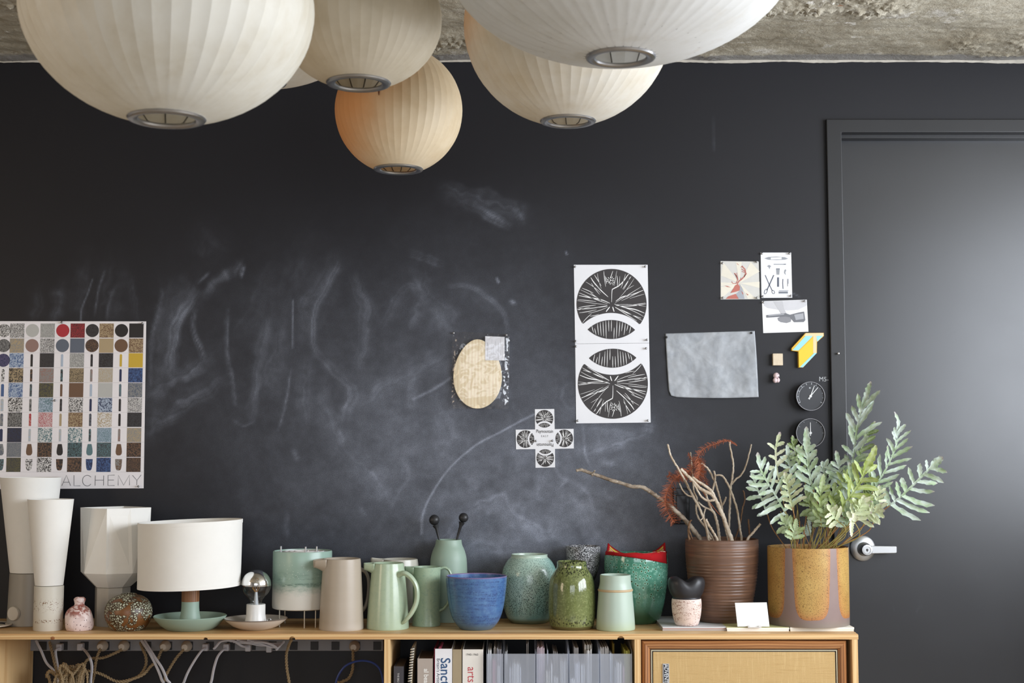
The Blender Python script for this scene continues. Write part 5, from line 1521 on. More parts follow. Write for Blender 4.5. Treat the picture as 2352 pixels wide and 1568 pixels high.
# hand photograph
hp = paper('print', 'black and white photograph of a hand gripping a chopper', 'print', [(1750, 691.5), (1853, 688), (1856.7, 761.5), (1753, 764.7)], plain('photo_paper', C(238, 238, 240), 0.4, vary=0.02), pins=[(1753.5, 695), (1848, 692)], group='small prints pinned near the door')
polys(hp, 'printed_backdrop', (204, 204, 208), [[(1275, 690), (1790, 672), (1793, 740), (1690, 790), (1560, 800), (1440, 790), (1320, 770), (1276, 740)]], -0.0015)
polys(hp, 'printed_arm', (190, 190, 194), [[(1390, 688), (1500, 684), (1520, 780), (1545, 835), (1480, 835), (1440, 770)]], -0.0018)
polys(hp, 'printed_hand', (136, 137, 142), [[(1440, 890), (1480, 872), (1560, 870), (1610, 890), (1600, 935), (1550, 950), (1480, 940), (1450, 920)], [(1475, 800), (1530, 800), (1550, 838), (1480, 838)]], -0.0017)
polys(hp, 'printed_blade', (112, 114, 120), [[(1305, 855), (1540, 832), (1590, 850), (1700, 822), (1760, 812), (1775, 915), (1755, 938), (1640, 940), (1590, 880), (1540, 872), (1308, 886)]], -0.0021)
polys(hp, 'printed_shine', (166, 168, 174), [[(1330, 856), (1520, 838), (1520, 850), (1330, 868)], [(1640, 850), (1750, 832), (1755, 900), (1660, 915)]], -0.0024)
# little wooden house-arrow ornament
Z6 = lambda a, b, y=-0.018: XZ(1720 + a / 4.9, 740 + b / 4.9, y)
orn = thing('arrow_ornament', 'yellow, blue and peach geometric wooden wall ornament above the upper dial', 'ornament', (P(1860, 800).x, 0, P(1860, 800).z))
g = MB(); g.prism([Z6(*p) for p in reversed([(640, 120), (843, 118), (843, 155), (768, 222), (765, 345), (610, 508), (562, 508), (558, 328), (483, 318), (483, 290)])], -0.018, -0.001)
g.build('body', plain('ornament_yellow', C(226, 178, 48), 0.45, vary=0.03), orn, smooth=False, fix=True)
for nm, cc, pl, yy in (('yellow_face', (228, 196, 44), [[(722, 170), (722, 350), (575, 505), (564, 505), (562, 318)]], -0.0186), ('blue_face', (150, 214, 240), [[(640, 152), (722, 152), (560, 315), (490, 315)], [(760, 152), (838, 150), (768, 218)], [(765, 345), (608, 506), (572, 506), (735, 345)]], -0.0184),
                       ('peach_face', (238, 204, 160), [[(645, 122), (841, 120), (841, 150), (762, 150), (762, 342), (724, 345), (724, 152), (620, 152)], [(640, 152), (660, 152), (512, 300), (490, 315)]], -0.0182)):
    g = MB()
    for p_ in pl: g.flat([Z6(*t) for t in reversed(p_)], yy)
    g.build(nm, plain('ornament_' + nm, C(*cc), 0.45, vary=0.02), orn, smooth=False)
blk = MB(); a_, b_ = Z6(272, 484), Z6(381, 351)
blk.box(a_[0], b_[0], -0.020, -0.001, a_[1], b_[1])
ob = blk.build('wooden_block', wood('end_grain', C(224, 210, 186), C(196, 178, 150), 6.0, 'y', 0.6), None, origin=((a_[0] + b_[0]) / 2, 0, (a_[1] + b_[1]) / 2), smooth=False, bevel=0.001)
tag(ob, 'small square pale wooden block on the wall, left of the yellow ornament', 'block')
g = MB(); a_ = P(1783, 862.5, -0.02); g.sphere((a_.x, -0.02, a_.z), 0.0105, 20, 12); a_ = P(1783.3, 873, -0.02); g.sphere((a_.x - 0.004, -0.02, a_.z), 0.0092, 18, 12, (0.9, 1, 1)); g.sphere((a_.x + 0.004, -0.02, a_.z + 0.0005), 0.0088, 18, 12, (0.9, 1, 1)); g.tube([(a_.x, -0.018, a_.z + 0.006), (a_.x, -0.001, a_.z + 0.006)], 0.005, 12)
m = M('pink_marbled_knob'); col = m.mix(m.noise(90, 3, 0.6, lo=0.56, hi=0.64), C(226, 204, 206), C(92, 74, 80))
tag(g.build('wall_ornament', m.done(col, 0.4), None, origin=(a_.x, 0, a_.z)), 'tiny pink knobbly ornament on the wall below the wooden block', 'ornament')

# two round dials
def dial(label, cx, cy, hands, marks):
    yb = -0.036
    c = P(cx, cy, yb); k = 1 / scl_z(yb)
    root = thing('wall_dial', label, 'dial', (c.x, 0, c.z), 'round black dials by the door')
    Rr = 33.5 * k
    def cyl(prof, name, mat, par=root, seg=72):
        g = MB(); g.lathe(0, 0, prof, seg)
        g.v = [(c.x + a, -h, c.z + b) for a, b, h in g.v]
        return g.build(name, mat, par, fix=True)
    cyl([(0, 0.001), (Rr * 0.94, 0.001), (Rr * 0.96, 0.004), (Rr * 0.985, 0.030), (Rr * 0.96, 0.031), (0, 0.031)], 'case', plain('dial_case', C(34, 34, 37), 0.35))
    cyl([(Rr * 0.975, 0.029), (Rr, 0.033), (Rr * 0.99, 0.0365), (Rr * 0.955, 0.0365), (Rr * 0.935, 0.0315)], 'bezel', plain('dial_bezel', (0.38, 0.38, 0.40), 0.25, 0.9))
    fc = cyl([(0, 0.0318), (Rr * 0.945, 0.0318)], 'face', plain('dial_face', C(48, 50, 55), 0.5))
    g = MB()
    for a0, a1, ra, rb_, w_ in marks:
        a = R(a0)
        if a1 is None:
            g.ribbon([(c.x + Rr * ra * math.sin(a), c.z + Rr * ra * math.cos(a)), (c.x + Rr * rb_ * math.sin(a), c.z + Rr * rb_ * math.cos(a))], w_ * Rr, -0.0322)
        else:
            g.ribbon([(c.x + Rr * ra * math.sin(R(a0 + (a1 - a0) * i / 20)), c.z + Rr * ra * math.cos(R(a0 + (a1 - a0) * i / 20))) for i in range(21)], w_ * Rr, -0.0322)
    if g.v: g.build('markings', plain('dial_marks', C(176, 180, 186), 0.6), fc, smooth=False)
    g = MB()
    for a0, ln_, tail, w_ in hands:
        a = R(a0)
        g.ribbon([(c.x - Rr * tail * math.sin(a), c.z - Rr * tail * math.cos(a)), (c.x, c.z), (c.x + Rr * ln_ * math.sin(a), c.z + Rr * ln_ * math.cos(a))], [w_ * Rr, w_ * Rr * 1.1, w_ * Rr * 0.7], -0.0335)
    g2 = MB(); g2.lathe(0, 0, [(0, 0.0352), (Rr * 0.08, 0.0350), (Rr * 0.10, 0.0328)], 24)
    g.add([(c.x + a, -h, c.z + b) for a, b, h in g2.v], g2.f)
    g.build('hands', plain('dial_hands', C(226, 228, 230), 0.5), root, smooth=False)
mk = [(-118, -30, 0.80, 0, 0.022), (-118, -60, 0.92, 0, 0.022)] + [(a, None, 0.80, 0.93, 0.04) for a in (-120, -92, -66, -42, -18, 6, 28, 120)] + [(-3, None, 0.52, 0.62, 0.10)] + [(a, None, 0.82, 0.90, 0.02) for a in (52, 76, 98)]
dial('upper round black dial with two white hands, left of the door frame', 1862, 909.5, [(21, 0.78, 0.24, 0.05), (41, 0.80, 0.24, 0.05)], mk)
dial('lower round black dial half hidden by fern fronds', 1862, 994, [(0, 0.72, 0.2, 0.05)], [(a, None, 0.82, 0.9, 0.02) for a in (-60, -30, 30, 60, 90)])
# wall plate behind the branches, chalk note
g = MB(); a_, b_ = XZ(1546, 1203), XZ(1583, 1120)
wp = thing('wall_plate', 'glossy black wall plate behind the bare branches', 'wall plate', ((a_[0] + b_[0]) / 2, 0, (a_[1] + b_[1]) / 2))
m_blackgloss = plain('black_gloss', (0.012, 0.012, 0.014), 0.12)
g.box(a_[0], b_[0], -0.010, -0.0005, a_[1], b_[1]); g.build('plate', m_blackgloss, wp, smooth=False, bevel=0.003)
a_, b_ = XZ(1552, 1196), XZ(1576, 1136)
g = MB(); g.box(a_[0], b_[0], -0.015, -0.009, a_[1], b_[1]); g.build('rocker_switch', m_blackgloss, wp, smooth=False, bevel=0.003)
g = MB(); x, z = XZ(1892, 871); put_text(g, 'M5-', x, z, -0.0009, 15 / scl_z(0), R(-2), 0.95)
wall = bpy.data.objects['wall_back']
g.build('chalk_writing', plain('white_chalk', C(196, 198, 202), 0.9, vary=0.3), wall, smooth=False)

# ------------------------------------------------------------------ inside the shelf: power strip and cords
YP = -0.036
strip = thing('power_strip', 'long grey power strip fixed to the wall under the left shelf', 'power strip', (P(470, 1483, YP).x, 0, P(470, 1483, YP).z))
zt_, zb_ = P(470, 1468, YP).z, P(470, 1494.5, YP).z
g = MB(); g.box(P(66, 1483, YP).x, P(880, 1483, YP).x, YP, -0.0005, zb_, zt_)
g.build('housing', plain('strip_grey', C(132, 134, 140), 0.45), strip, smooth=False, bevel=0.002)
m_sock = plain('socket_black', C(30, 30, 33), 0.5)
for i in range(17):
    px = 866.5 - 48.0 * i
    a_, b_ = P(px - 9, 1492, YP), P(px + 9, 1473, YP)
    g = MB(); g.box(a_.x, b_.x, YP - 0.003, YP + 0.001, a_.z, b_.z); g.build('outlet', m_sock, strip, smooth=False)
m_twine = plain('beige_twisted_cord', C(150, 130, 98), 0.85, vary=0.12)
m_wcord = plain('white_flex', C(206, 208, 218), 0.4)
m_plugb = plain('ivory_plug', C(196, 186, 172), 0.4); m_plugw = plain('white_plug', C(188, 188, 194), 0.4)
def twist(mb, path, r=0.0028, pitch=0.020):
    q = [Vector(p) for p in cr([tuple(p) for p in path], 10)]
    L = 0.0; A, B = [], []
    for i, p in enumerate(q):
        if i: L += (p - q[i - 1]).length
        t = (q[min(i + 1, len(q) - 1)] - q[max(i - 1, 0)]).normalized()
        n1 = t.cross(Vector((0.3, 1, 0.2))).normalized(); n2 = t.cross(n1)
        a = L / pitch * 2 * PI
        o = (n1 * math.cos(a) + n2 * math.sin(a)) * r * 0.95
        A.append(p + o); B.append(p - o)
    mb.tube(A, r, 6); mb.tube(B, r, 6)
def cordthing(label, path, kind, plug=None, group=None):
    if path[-1][1] >= 1564:
        a_, b_, y_ = path[-1]; path = path + [(a_ + 0.3 * (a_ - path[-2][0]), b_ + 130, y_), (a_, b_ + 300, y_ + 0.02)]
    pts = [P(a, b, y) for a, b, y in path]
    root = thing('power_cable', label, 'cable', tuple(pts[0]), group)
    g = MB()
    if kind == 'twist': twist(g, pts)
    elif kind == 'flat':
        q = cr([tuple(p) for p in pts], 8); g.tube(q, 0.0030, 8); g.tube([(a + 0.0034, b - 0.002, c_ + 0.001) for a, b, c_ in q], 0.0030, 8)
    else: g.tube(cr([tuple(p) for p in pts], 8), 0.0035, 8)
    g.build('cable', {'twist': m_twine, 'flat': m_wcord, 'blue': plain('blue_flex', C(38, 66, 140), 0.4)}[kind], root)
    if plug:
        px, py, sh = plug
        c = P(px, py, YP - 0.012)
        g = MB()
        if sh == 'round':
            k = 1 / scl_z(YP)
            g.lathe(0, 0, [(12.0 * k, -0.011), (12.4 * k, -0.004), (11.5 * k, 0.006), (9 * k, 0.014), (8.4 * k, 0.022), (6.5 * k, 0.027), (0, 0.028)], 32)
            g.v = [(c.x + a, c.y - h, c.z + b) for a, b, h in g.v]
        else:
            w_ = 0.0095
            g.box(c.x - w_, c.x + w_, c.y - 0.016, c.y + 0.011, c.z - 0.012, c.z + 0.011)
        g.build('plug', m_plugb if sh == 'round' else m_plugw, root, fix=True, smooth=sh == 'round', bevel=0 if sh == 'round' else 0.003)
    return root
y1, y2, y3 = -0.06, -0.10, -0.14
cordthing('beige twisted cord from the leftmost round plug, hanging straight down', [(235, 1484, y1), (229, 1494, -0.08), (221, 1516, y2), (216, 1550, y2), (212, 1580, y2)], 'twist', (235, 1483, 'round'))
cordthing('beige twisted cord from the second round plug, looping left', [(284, 1485, y1), (276, 1494, -0.08), (258, 1502, y2), (236, 1510, -0.09), (208, 1512, -0.09), (196, 1522, -0.11), (192, 1550, -0.12), (190, 1580, -0.12)], 'twist', (284, 1483, 'round'))
cordthing('beige twisted cord from the third round plug, swinging left in a long sag', [(379, 1485, y1), (370, 1496, -0.08), (361, 1516, y2), (346, 1530, y2), (330, 1548, -0.12), (300, 1560, -0.13), (268, 1564, -0.13), (236, 1549, -0.13), (210, 1541, -0.13), (188, 1541, -0.13)], 'twist', (379, 1483, 'round'))
cordthing('beige twisted cord from the fourth round plug, falling to the left', [(428, 1486, y1), (418, 1496, -0.08), (404, 1512, y2), (390, 1534, y2), (380, 1555, y2), (374, 1585, y2)], 'twist', (428, 1484, 'round'))
cordthing('beige twisted cord from the rightmost round plug, above the blue cable', [(813, 1486, y1), (811, 1498, -0.08), (811, 1518, -0.09), (809, 1540, -0.09), (800, 1558, -0.09), (784, 1566, -0.09), (770, 1582, -0.09)], 'twist', (814, 1484, 'round'))
cordthing('beige twisted cord dropping from the shelf notch in open black space', [(670, 1468, -0.30), (664, 1480, -0.26), (658, 1502, -0.22), (659, 1534, -0.22), (664, 1566, -0.22), (666, 1590, -0.22)], 'twist')
cordthing('beige twisted cord curving down between the second and third round plugs', [(322, 1475, -0.055), (328, 1490, -0.08), (335, 1508, -0.09), (334, 1530, -0.09), (320, 1551, -0.1), (298, 1562, -0.11), (270, 1585, -0.11)], 'twist')
cordthing('beige twisted cord at the left end, running down beside the first white cable', [(114, 1474, -0.07), (118, 1490, -0.09), (124, 1516, -0.11), (130, 1540, -0.12), (138, 1570, -0.12)], 'twist')
cordthing('white double cable at the far left, slanting down from the strip', [(82, 1471, -0.06), (93, 1493, -0.08), (106, 1522, -0.09), (126, 1545, -0.1), (134, 1580, -0.1)], 'flat')
cordthing('white cord from the first square plug, at the left', [(137, 1488, y1), (128, 1492, -0.08), (127, 1503, -0.085), (130, 1522, -0.09), (133, 1545, -0.1)], 'flat', (138, 1485, 'square'))
cordthing('white cord from the second square plug, bowing right', [(186, 1487, y1), (195, 1495, -0.08), (205, 1510, -0.16), (210, 1530, -0.16), (208, 1555, -0.16), (207, 1580, -0.16)], 'flat', (186, 1484, 'square'))
cordthing('left of two white cables crossing down beside the third round plug', [(324, 1471, -0.07), (344, 1502, -0.12), (361, 1536, -0.14), (370, 1560, -0.14), (376, 1585, -0.14)], 'flat')
cordthing('right of two white cables crossing down beside the third round plug', [(331, 1471, -0.07), (354, 1508, -0.13), (371, 1534, -0.15), (382, 1560, -0.16), (392, 1585, -0.16)], 'flat')
cordthing('white cord from the third square plug, sweeping down to the left', [(472, 1488, y1), (464, 1492, -0.08), (449, 1512, -0.09), (432, 1541, -0.09), (422, 1565, -0.09), (416, 1588, -0.09)], 'flat', (473, 1485, 'square'))
cordthing('white cord from the fourth square plug, curving steeply down', [(519, 1489, y1), (510, 1494, -0.08), (499, 1508, -0.085), (491, 1532, -0.09), (486, 1558, -0.09), (482, 1588, -0.09)], 'flat', (521, 1485, 'square'))
cordthing('white cord from the fifth square plug, tucked up under the shelf', [(568, 1486, y1), (556, 1484, -0.08), (546, 1478, -0.09), (536, 1472, -0.1), (520, 1471, -0.11), (505, 1474, -0.11), (496, 1484, -0.11), (490, 1490, -0.11)], 'flat', (571, 1486, 'square'))
cordthing('blue cable arching up before the rightmost twisted cord', [(768, 1590, -0.17), (774, 1558, -0.17), (790, 1532, -0.17), (812, 1520, -0.17), (838, 1517, -0.17), (862, 1525, -0.17), (876, 1545, -0.17), (881, 1590, -0.17)], 'blue')
root = thing('cable_bundle', 'folded bundle of flat white cable tucked under the shelf beside the notch', 'cable', tuple(P(610, 1480, -0.1)))
g = MB()
for i in range(9):
    x0_ = 540 + i * 8; a = 1470 + (i % 3) * 2
    g.tube(cr([tuple(P(*p)) for p in ((x0_ - 20, a, -0.08 - 0.006 * i), (x0_ + 14, a + 3, -0.085 - 0.006 * i), (x0_ + 50 - i * 2, a + 6 + i, -0.09 - 0.006 * i), (646 - i * 1.5, 1477 + i * 1.9, -0.09 - 0.006 * i), (652 - i, 1471 + i * 1.5, -0.09 - 0.006 * i))], 5), 0.0030, 6)
g.build('flat_cable', m_wcord, root)
c = P(619, 1489, YP - 0.012); g = MB(); g.box(c.x - 0.009, c.x + 0.009, c.y - 0.016, c.y + 0.011, c.z - 0.011, c.z + 0.01); g.build('plug', m_plugw, root, smooth=False, bevel=0.003)
root = thing('cord_coil', 'tangled coil of beige twisted cord at the bottom left of the shelf', 'cord', tuple(P(165, 1560, -0.18)))
g = MB(); rg = random.Random(9)
for i in range(15):
    cx_ = 165 + rg.uniform(-34, 34); top = 1524 + abs(cx_ - 165) * 0.45 + rg.uniform(-4, 8); w_ = rg.uniform(7, 15); ln_ = rg.uniform(-22, 22)
    yv = -0.17 - i * 0.0072
    twist(g, [P(cx_ - w_ - ln_ * 0.6, 1700, yv), P(cx_ - w_ + ln_ * 0.2, 1566, yv), P(cx_ - w_ * 0.7 + ln_ * 0.8, top + 12, yv), P(cx_ + ln_, top, yv - 0.003), P(cx_ + w_ * 0.8 + ln_ * 0.7, top + 12, yv - 0.004), P(cx_ + w_ + ln_ * 0.1, 1566, yv - 0.004), P(cx_ + w_ - ln_ * 0.6, 1700, yv - 0.004)], 0.0026, 0.018)
g.build('coiled_cord', m_twine, root)

# ------------------------------------------------------------------ books
def book(label, pa, pb, top, cover, page, depth=0.20, Yb=None, name='book', group='books on the middle shelf', text=(), side=None):
    Yb = YF + 0.030 if Yb is None else Yb
    xa, xb = P(pa, top, Yb).x, P(pb, top, Yb).x
    zt = P((pa + pb) / 2, top, Yb).z
    root = thing(name, label, 'book', ((xa + xb) / 2, Yb, ZB), group)
    t = 0.0025
    mc = plain('cover_%d' % len(bpy.data.materials), cover, 0.5, vary=0.03)
    g = MB(); g.box(xa, xb, Yb, Yb + t, ZB, zt)
    if side is None:
        g.box(xa, xa + t, Yb + t, Yb + depth, ZB, zt)
    g.box(xb - t, xb, Yb + t, Yb + depth, ZB, zt)
    g.build('cover', mc, root, smooth=False)
    if side is not None:
        g = MB(); g.box(xa - 0.0002, xa + t, Yb + 0.0005, Yb + depth, ZB, zt); g.box(xa - 0.003, xa, Yb + 0.002, Yb + depth, ZB, zt + 0.001); g.build('board', plain('board_%d' % len(bpy.data.materials), side, 0.5), root, smooth=False)
    g = MB(); g.box(xa + t + 0.0002, xb - t - 0.0002, Yb + t + 0.0002, Yb + depth - 0.004, ZB + 0.002, zt - 0.0035)
    g.build('pages', plain('pages_%d' % len(bpy.data.materials), page, 0.9, vary=0.08), root, smooth=False)
    for tx, px, py, sz, an, cc, bold, sx in text:
        g = MB(); x, z = XZ(px, py, Yb); put_text(g, tx, x, z, Yb - 0.0004, sz / scl_z(Yb), an, sx, bold)
        g.build('lettering', plain('ink_%d' % len(bpy.data.materials), cc, 0.6, vary=0.0), root, smooth=False)
    return root
PG = C(178, 168, 150)
book('dark grey book with tiny white lettering, first on the middle shelf', 904.5, 927, 1530, C(62, 60, 66), C(96, 86, 78), text=[('THE BIG IDEA', 914.5, 1562, 6, -PI / 2, C(210, 210, 210), 0.0, 0.9)], group=None)
book('stone grey book with white lettering on its spine', 959, 994, 1512, C(176, 164, 154), C(110, 92, 78), text=[('al beau', 978.5, 1555, 15, -PI / 2, C(236, 234, 230), 0.02, 0.9)], group=None)
book('white book with blue lettering and a dark red side board', 999.5, 1038.5, 1489.5, C(238, 238, 242), C(72, 52, 48), side=C(140, 42, 70),
     text=[('Sanct', 1022, 1541.5, 31, -PI / 2, C(52, 86, 128), 0.012, 0.92), ("Britain's Artists and", 1006.5, 1550, 10.5, -PI / 2, C(40, 52, 76), 0.0, 0.9)], group=None)
book('plain kraft brown book between two white books', 1039.5, 1060.5, 1491, C(166, 150, 122), C(86, 70, 58), group=None)
book('white book with red lettering, before the clear files', 1062.5, 1110, 1491, C(236, 232, 224), C(72, 68, 64), text=[('1940-1960', 1084, 1503, 7.0, 0, C(70, 66, 66), 0.0, 0.95), ('arts', 1082.5, 1549, 27, -PI / 2, C(196, 74, 84), 0.0, 0.85)], group=None)
Ybm = YF + 0.045
g = MB(); a_ = P(1011, 1487, Ybm); g.tube([(a_.x, YF + 0.035, a_.z), (a_.x + 0.003, YF + 0.12, a_.z + 0.004)], 0.0045, 14)
tag(g.build('paper_roll', plain('dark_red_roll', C(128, 44, 66), 0.6), None, origin=(a_.x, Ybm, a_.z)), 'thin dark red rolled paper lying on top of the white book', 'roll')
root = thing('spiral_notebook', 'thin tilted spiral-bound notebook between the dark and the stone grey book', 'notebook', tuple(P(945, 1500, YF + 0.03)), None)
g = MB(); yy = YF + 0.036
t0_, t1_ = P(947.5, 1487, yy), P(938, 1600, yy)
g.add([(t0_.x - 0.003, yy, t0_.z), (t0_.x + 0.003, yy, t0_.z), (t1_.x + 0.003, yy, ZB), (t1_.x - 0.003, yy, ZB), (t0_.x - 0.003, yy + 0.15, t0_.z), (t0_.x + 0.003, yy + 0.15, t0_.z), (t1_.x + 0.003, yy + 0.15, ZB), (t1_.x - 0.003, yy + 0.15, ZB)],
      [(0, 3, 2, 1), (4, 5, 6, 7), (0, 1, 5, 4), (1, 2, 6, 5), (2, 3, 7, 6), (3, 0, 4, 7)])
g.build('pages', plain('cream_pages', C(196, 182, 152), 0.8), root, smooth=False)
for nm, mat_, o in (('spiral_wire', m_black, 0), ('page_edges', plain('notebook_white', C(228, 222, 208), 0.6), 1)):
    g = MB()
    for i in range(44):
        t = (i + 0.5 * o) / 44
        x, z = t0_.x + (t1_.x - t0_.x) * t * (t0_.z - ZB) / (t0_.z - t1_.z), t0_.z + (ZB - t0_.z) * t
        g.tube([(x - 0.005, yy - 0.001, z - 0.0012), (x - 0.002, yy - 0.006 + 0.002 * o, z), (x + 0.003, yy - 0.006 + 0.002 * o, z + 0.0008), (x + 0.005, yy - 0.001, z + 0.0014)], 0.0013 + 0.0005 * o, 5)
    g.build(nm, mat_, root)
# clear magazine files
m = M('frosted_plastic'); m.done(C(236, 240, 248), 0.35, 0, 0.5)
t_ = m.node('BsdfTransparent'); t_.inputs[0].default_value = (0.92, 0.94, 0.98, 1); tl2 = m.node('BsdfTranslucent'); tl2.inputs[0].default_value = (0.75, 0.8, 0.88, 1)
mx1 = m.node('MixShader'); mx1.inputs[0].default_value = 0.35; m.t.links.new(m.b.outputs[0], mx1.inputs[1]); m.t.links.new(tl2.outputs[0], mx1.inputs[2])
mx2 = m.node('MixShader'); mx2.inputs[0].default_value = 0.70; m.t.links.new(mx1.outputs[0], mx2.inputs[1]); m.t.links.new(t_.outputs[0], mx2.inputs[2])
m.t.links.new(mx2.outputs[0], m.t.nodes['Material Output'].inputs['Surface'])
m_frost = m.m
rg = random.Random(21)
paps = [(226, 226, 230), (214, 196, 204), (206, 200, 188), (232, 230, 226), (196, 204, 212), (222, 222, 220), (190, 184, 176), (206, 212, 216)]
def mfile(label, pa, pb, papers):
    Yb = YF + 0.012; top = 1501
    xa, xb = P(pa, top, Yb).x, P(pb, top, Yb).x
    zt = P(pa, top, Yb).z
    root = thing('magazine_file', label, 'magazine file', ((xa + xb) / 2, Yb, ZB), 'clear magazine files on the middle shelf')
    g = MB(); t = 0.0013
    g.box(xa, xb, Yb, Yb + t, ZB, zt); g.build('front_panel', m_frost, root, smooth=False)
    for s_ in (0, 1):
        x = xa if s_ == 0 else xb - t
        g = MB(); yb2 = Yb + 0.22
        pr_ = [(Yb + t, ZB), (yb2, ZB), (yb2, zt + 0.028), (Yb + 0.10, zt + 0.026), (Yb + t, zt + 0.006)]
        vs = [(x, a, b) for a, b in pr_] + [(x + t, a, b) for a, b in pr_]
        g.add(vs, [tuple(range(5)), tuple(reversed(range(5, 10)))] + [(i, i + 5, (i + 1) % 5 + 5, (i + 1) % 5) for i in range(5)])
        g.build('side_panel', m_frost, root, smooth=False, fix=True)
    for (u0, u1, tp, ci_, y0_) in papers:
        a_, b_ = xa + 0.002 + (xb - xa - 0.004) * u0, xa + 0.002 + (xb - xa - 0.004) * u1
        z_ = P(pa, tp, Yb + y0_).z
        g = MB()
        n = max(1, int((b_ - a_) / 0.0022))
        for i in range(n):
            w_ = (b_ - a_) / n
            zz_ = z_ - rg.uniform(0, 0.006)
            lean = rg.uniform(-0.001, 0.001)
            g.add([(a_ + i * w_ + lean, Yb + y0_, zz_), (a_ + i * w_ + w_ * 0.6 + lean, Yb + y0_, zz_), (a_ + i * w_ + w_ * 0.6, Yb + y0_, ZB + 0.002), (a_ + i * w_, Yb + y0_, ZB + 0.002),
                   (a_ + i * w_ + lean, Yb + y0_ + 0.16, zz_), (a_ + i * w_ + w_ * 0.6 + lean, Yb + y0_ + 0.16, zz_), (a_ + i * w_ + w_ * 0.6, Yb + y0_ + 0.16, ZB + 0.002), (a_ + i * w_, Yb + y0_ + 0.16, ZB + 0.002)],
                  [(0, 3, 2, 1), (4, 5, 6, 7), (0, 1, 5, 4), (1, 2, 6, 5), (2, 3, 7, 6), (3, 0, 4, 7)])
        o = g.build('papers', plain('papers_%d' % len(bpy.data.materials), C(*paps[ci_]) if isinstance(ci_, int) else C(*ci_), 0.7, vary=0.05), root, smooth=False)
mfile('narrow clear magazine file beside the red-lettered book, with a pink sheet inside', 1117.5, 1156, [(0.05, 0.3, 1490, 5, 0.02), (0.36, 0.6, 1514, (214, 150, 160), 0.012), (0.40, 0.62, 1484, 6, 0.05), (0.64, 0.86, 1528, 3, 0.008), (0.66, 0.92, 1487, 0, 0.04)])
mfile('clear magazine file second from the left, nearly empty at its top', 1158, 1230, [(0.15, 0.55, 1530, 0, 0.014), (0.28, 0.5, 1521, 3, 0.008), (0.74, 0.80, 1474, 6, 0.07), (0.02, 0.10, 1492, 5, 0.06)])
mfile('clear magazine file third from the left, with a pale pink stack inside', 1231.5, 1305.5, [(0.03, 0.26, 1484, 1, 0.02), (0.30, 0.44, 1538, 2, 0.008), (0.46, 0.52, 1522, 3, 0.01), (0.34, 0.40, 1490, 4, 0.05), (0.56, 0.70, 1554, 3, 0.008), (0.78, 0.96, 1516, 5, 0.012), (0.55, 0.72, 1494, 6, 0.07)])
mfile('clear magazine file fourth from the left, with grey magazines standing up', 1307, 1376.5, [(0.03, 0.30, 1556, 3, 0.008), (0.20, 0.36, 1520, 0, 0.012), (0.40, 0.52, 1524, 5, 0.012), (0.18, 0.34, 1484, 6, 0.06), (0.54, 0.80, 1478, 2, 0.05), (0.62, 0.78, 1490, 3, 0.03)])
mfile('clear magazine file at the right end, with an olive yellow folder', 1378, 1452, [(0.02, 0.30, 1484, 6, 0.04), (0.32, 0.40, 1500, 4, 0.02), (0.48, 0.53, 1530, 7, 0.01), (0.54, 0.68, 1520, 3, 0.006), (0.72, 0.78, 1529, (206, 170, 178), 0.008), (0.80, 0.97, 1491, (172, 168, 72), 0.012), (0.46, 0.54, 1476, (170, 140, 50), 0.10)])

# ------------------------------------------------------------------ loudspeaker lying on its side
Ysp = YF + 0.006
def SX(px): return P(px, 1490, Ysp).x
def SZ(py): return P(1700, py, Ysp).z
xa, xb, zt, zb = SX(1474.5), SX(1945.5), SZ(1471.5), ZB + 0.0005
spk = thing('loudspeaker', 'walnut loudspeaker with a straw-coloured woven grille, filling the right bay', 'speaker', ((xa + xb) / 2, Ysp, ZB))
m_wal = wood('walnut_x', C(190, 136, 88), C(136, 88, 54), 1.4, 'x', 0.35, spec=0.5); m_walz = wood('walnut_z', C(176, 122, 78), C(122, 76, 46), 1.4, 'z', 0.35, spec=0.5)
def ring(mb, d0, y0, d1, y1, sides='tblr'):
    o = [(xa + d0, y0, zb + d0), (xb - d0, y0, zb + d0), (xb - d0, y0, zt - d0), (xa + d0, y0, zt - d0)]
    i_ = [(xa + d1, y1, zb + d1), (xb - d1, y1, zb + d1), (xb - d1, y1, zt - d1), (xa + d1, y1, zt - d1)]
    f_ = {'b': (0, 1, 5, 4), 'r': (1, 2, 6, 5), 't': (2, 3, 7, 6), 'l': (3, 0, 4, 7)}
    mb.add(o + i_, [f_[s_] for s_ in sides])
prof = [(0.0, Ysp + 0.10), (0.0, Ysp + 0.010), (0.010, Ysp + 0.0), (0.0205, Ysp + 0.003), (0.0265, Ysp + 0.011), (0.0265, Ysp + 0.02)]
for nm, sd, mt in (('frame_rail', 'tb', m_wal), ('frame_stile', 'lr', m_walz)):
    for s_ in sd:
        g = MB()
        for a_, b_ in zip(prof, prof[1:]): ring(g, a_[0], a_[1], b_[0], b_[1], s_)
        uniq = {}; g2 = MB(); rm = []
        used = set(i for f_ in g.f for i in f_)
        for iv, v_ in enumerate(g.v):
            if iv not in used: rm.append(0); continue
            kk = tuple(round(c_, 6) for c_ in v_)
            if kk not in uniq: uniq[kk] = len(g2.v); g2.v.append(v_)
            rm.append(uniq[kk])
        g2.f = [tuple(rm[i] for i in f_) for f_ in g.f]
        g2.build(nm, mt, spk, smooth=False)
g = MB(); g.box(xa + 0.0002, xb - 0.0002, Ysp + 0.10, -0.02, zb, zt - 0.0002); g.box(xa + 0.026, xb - 0.026, Ysp + 0.0145, Ysp + 0.1, zb + 0.026, zt - 0.026); g.build('cabinet', m_black, spk, smooth=False)
g = MB()
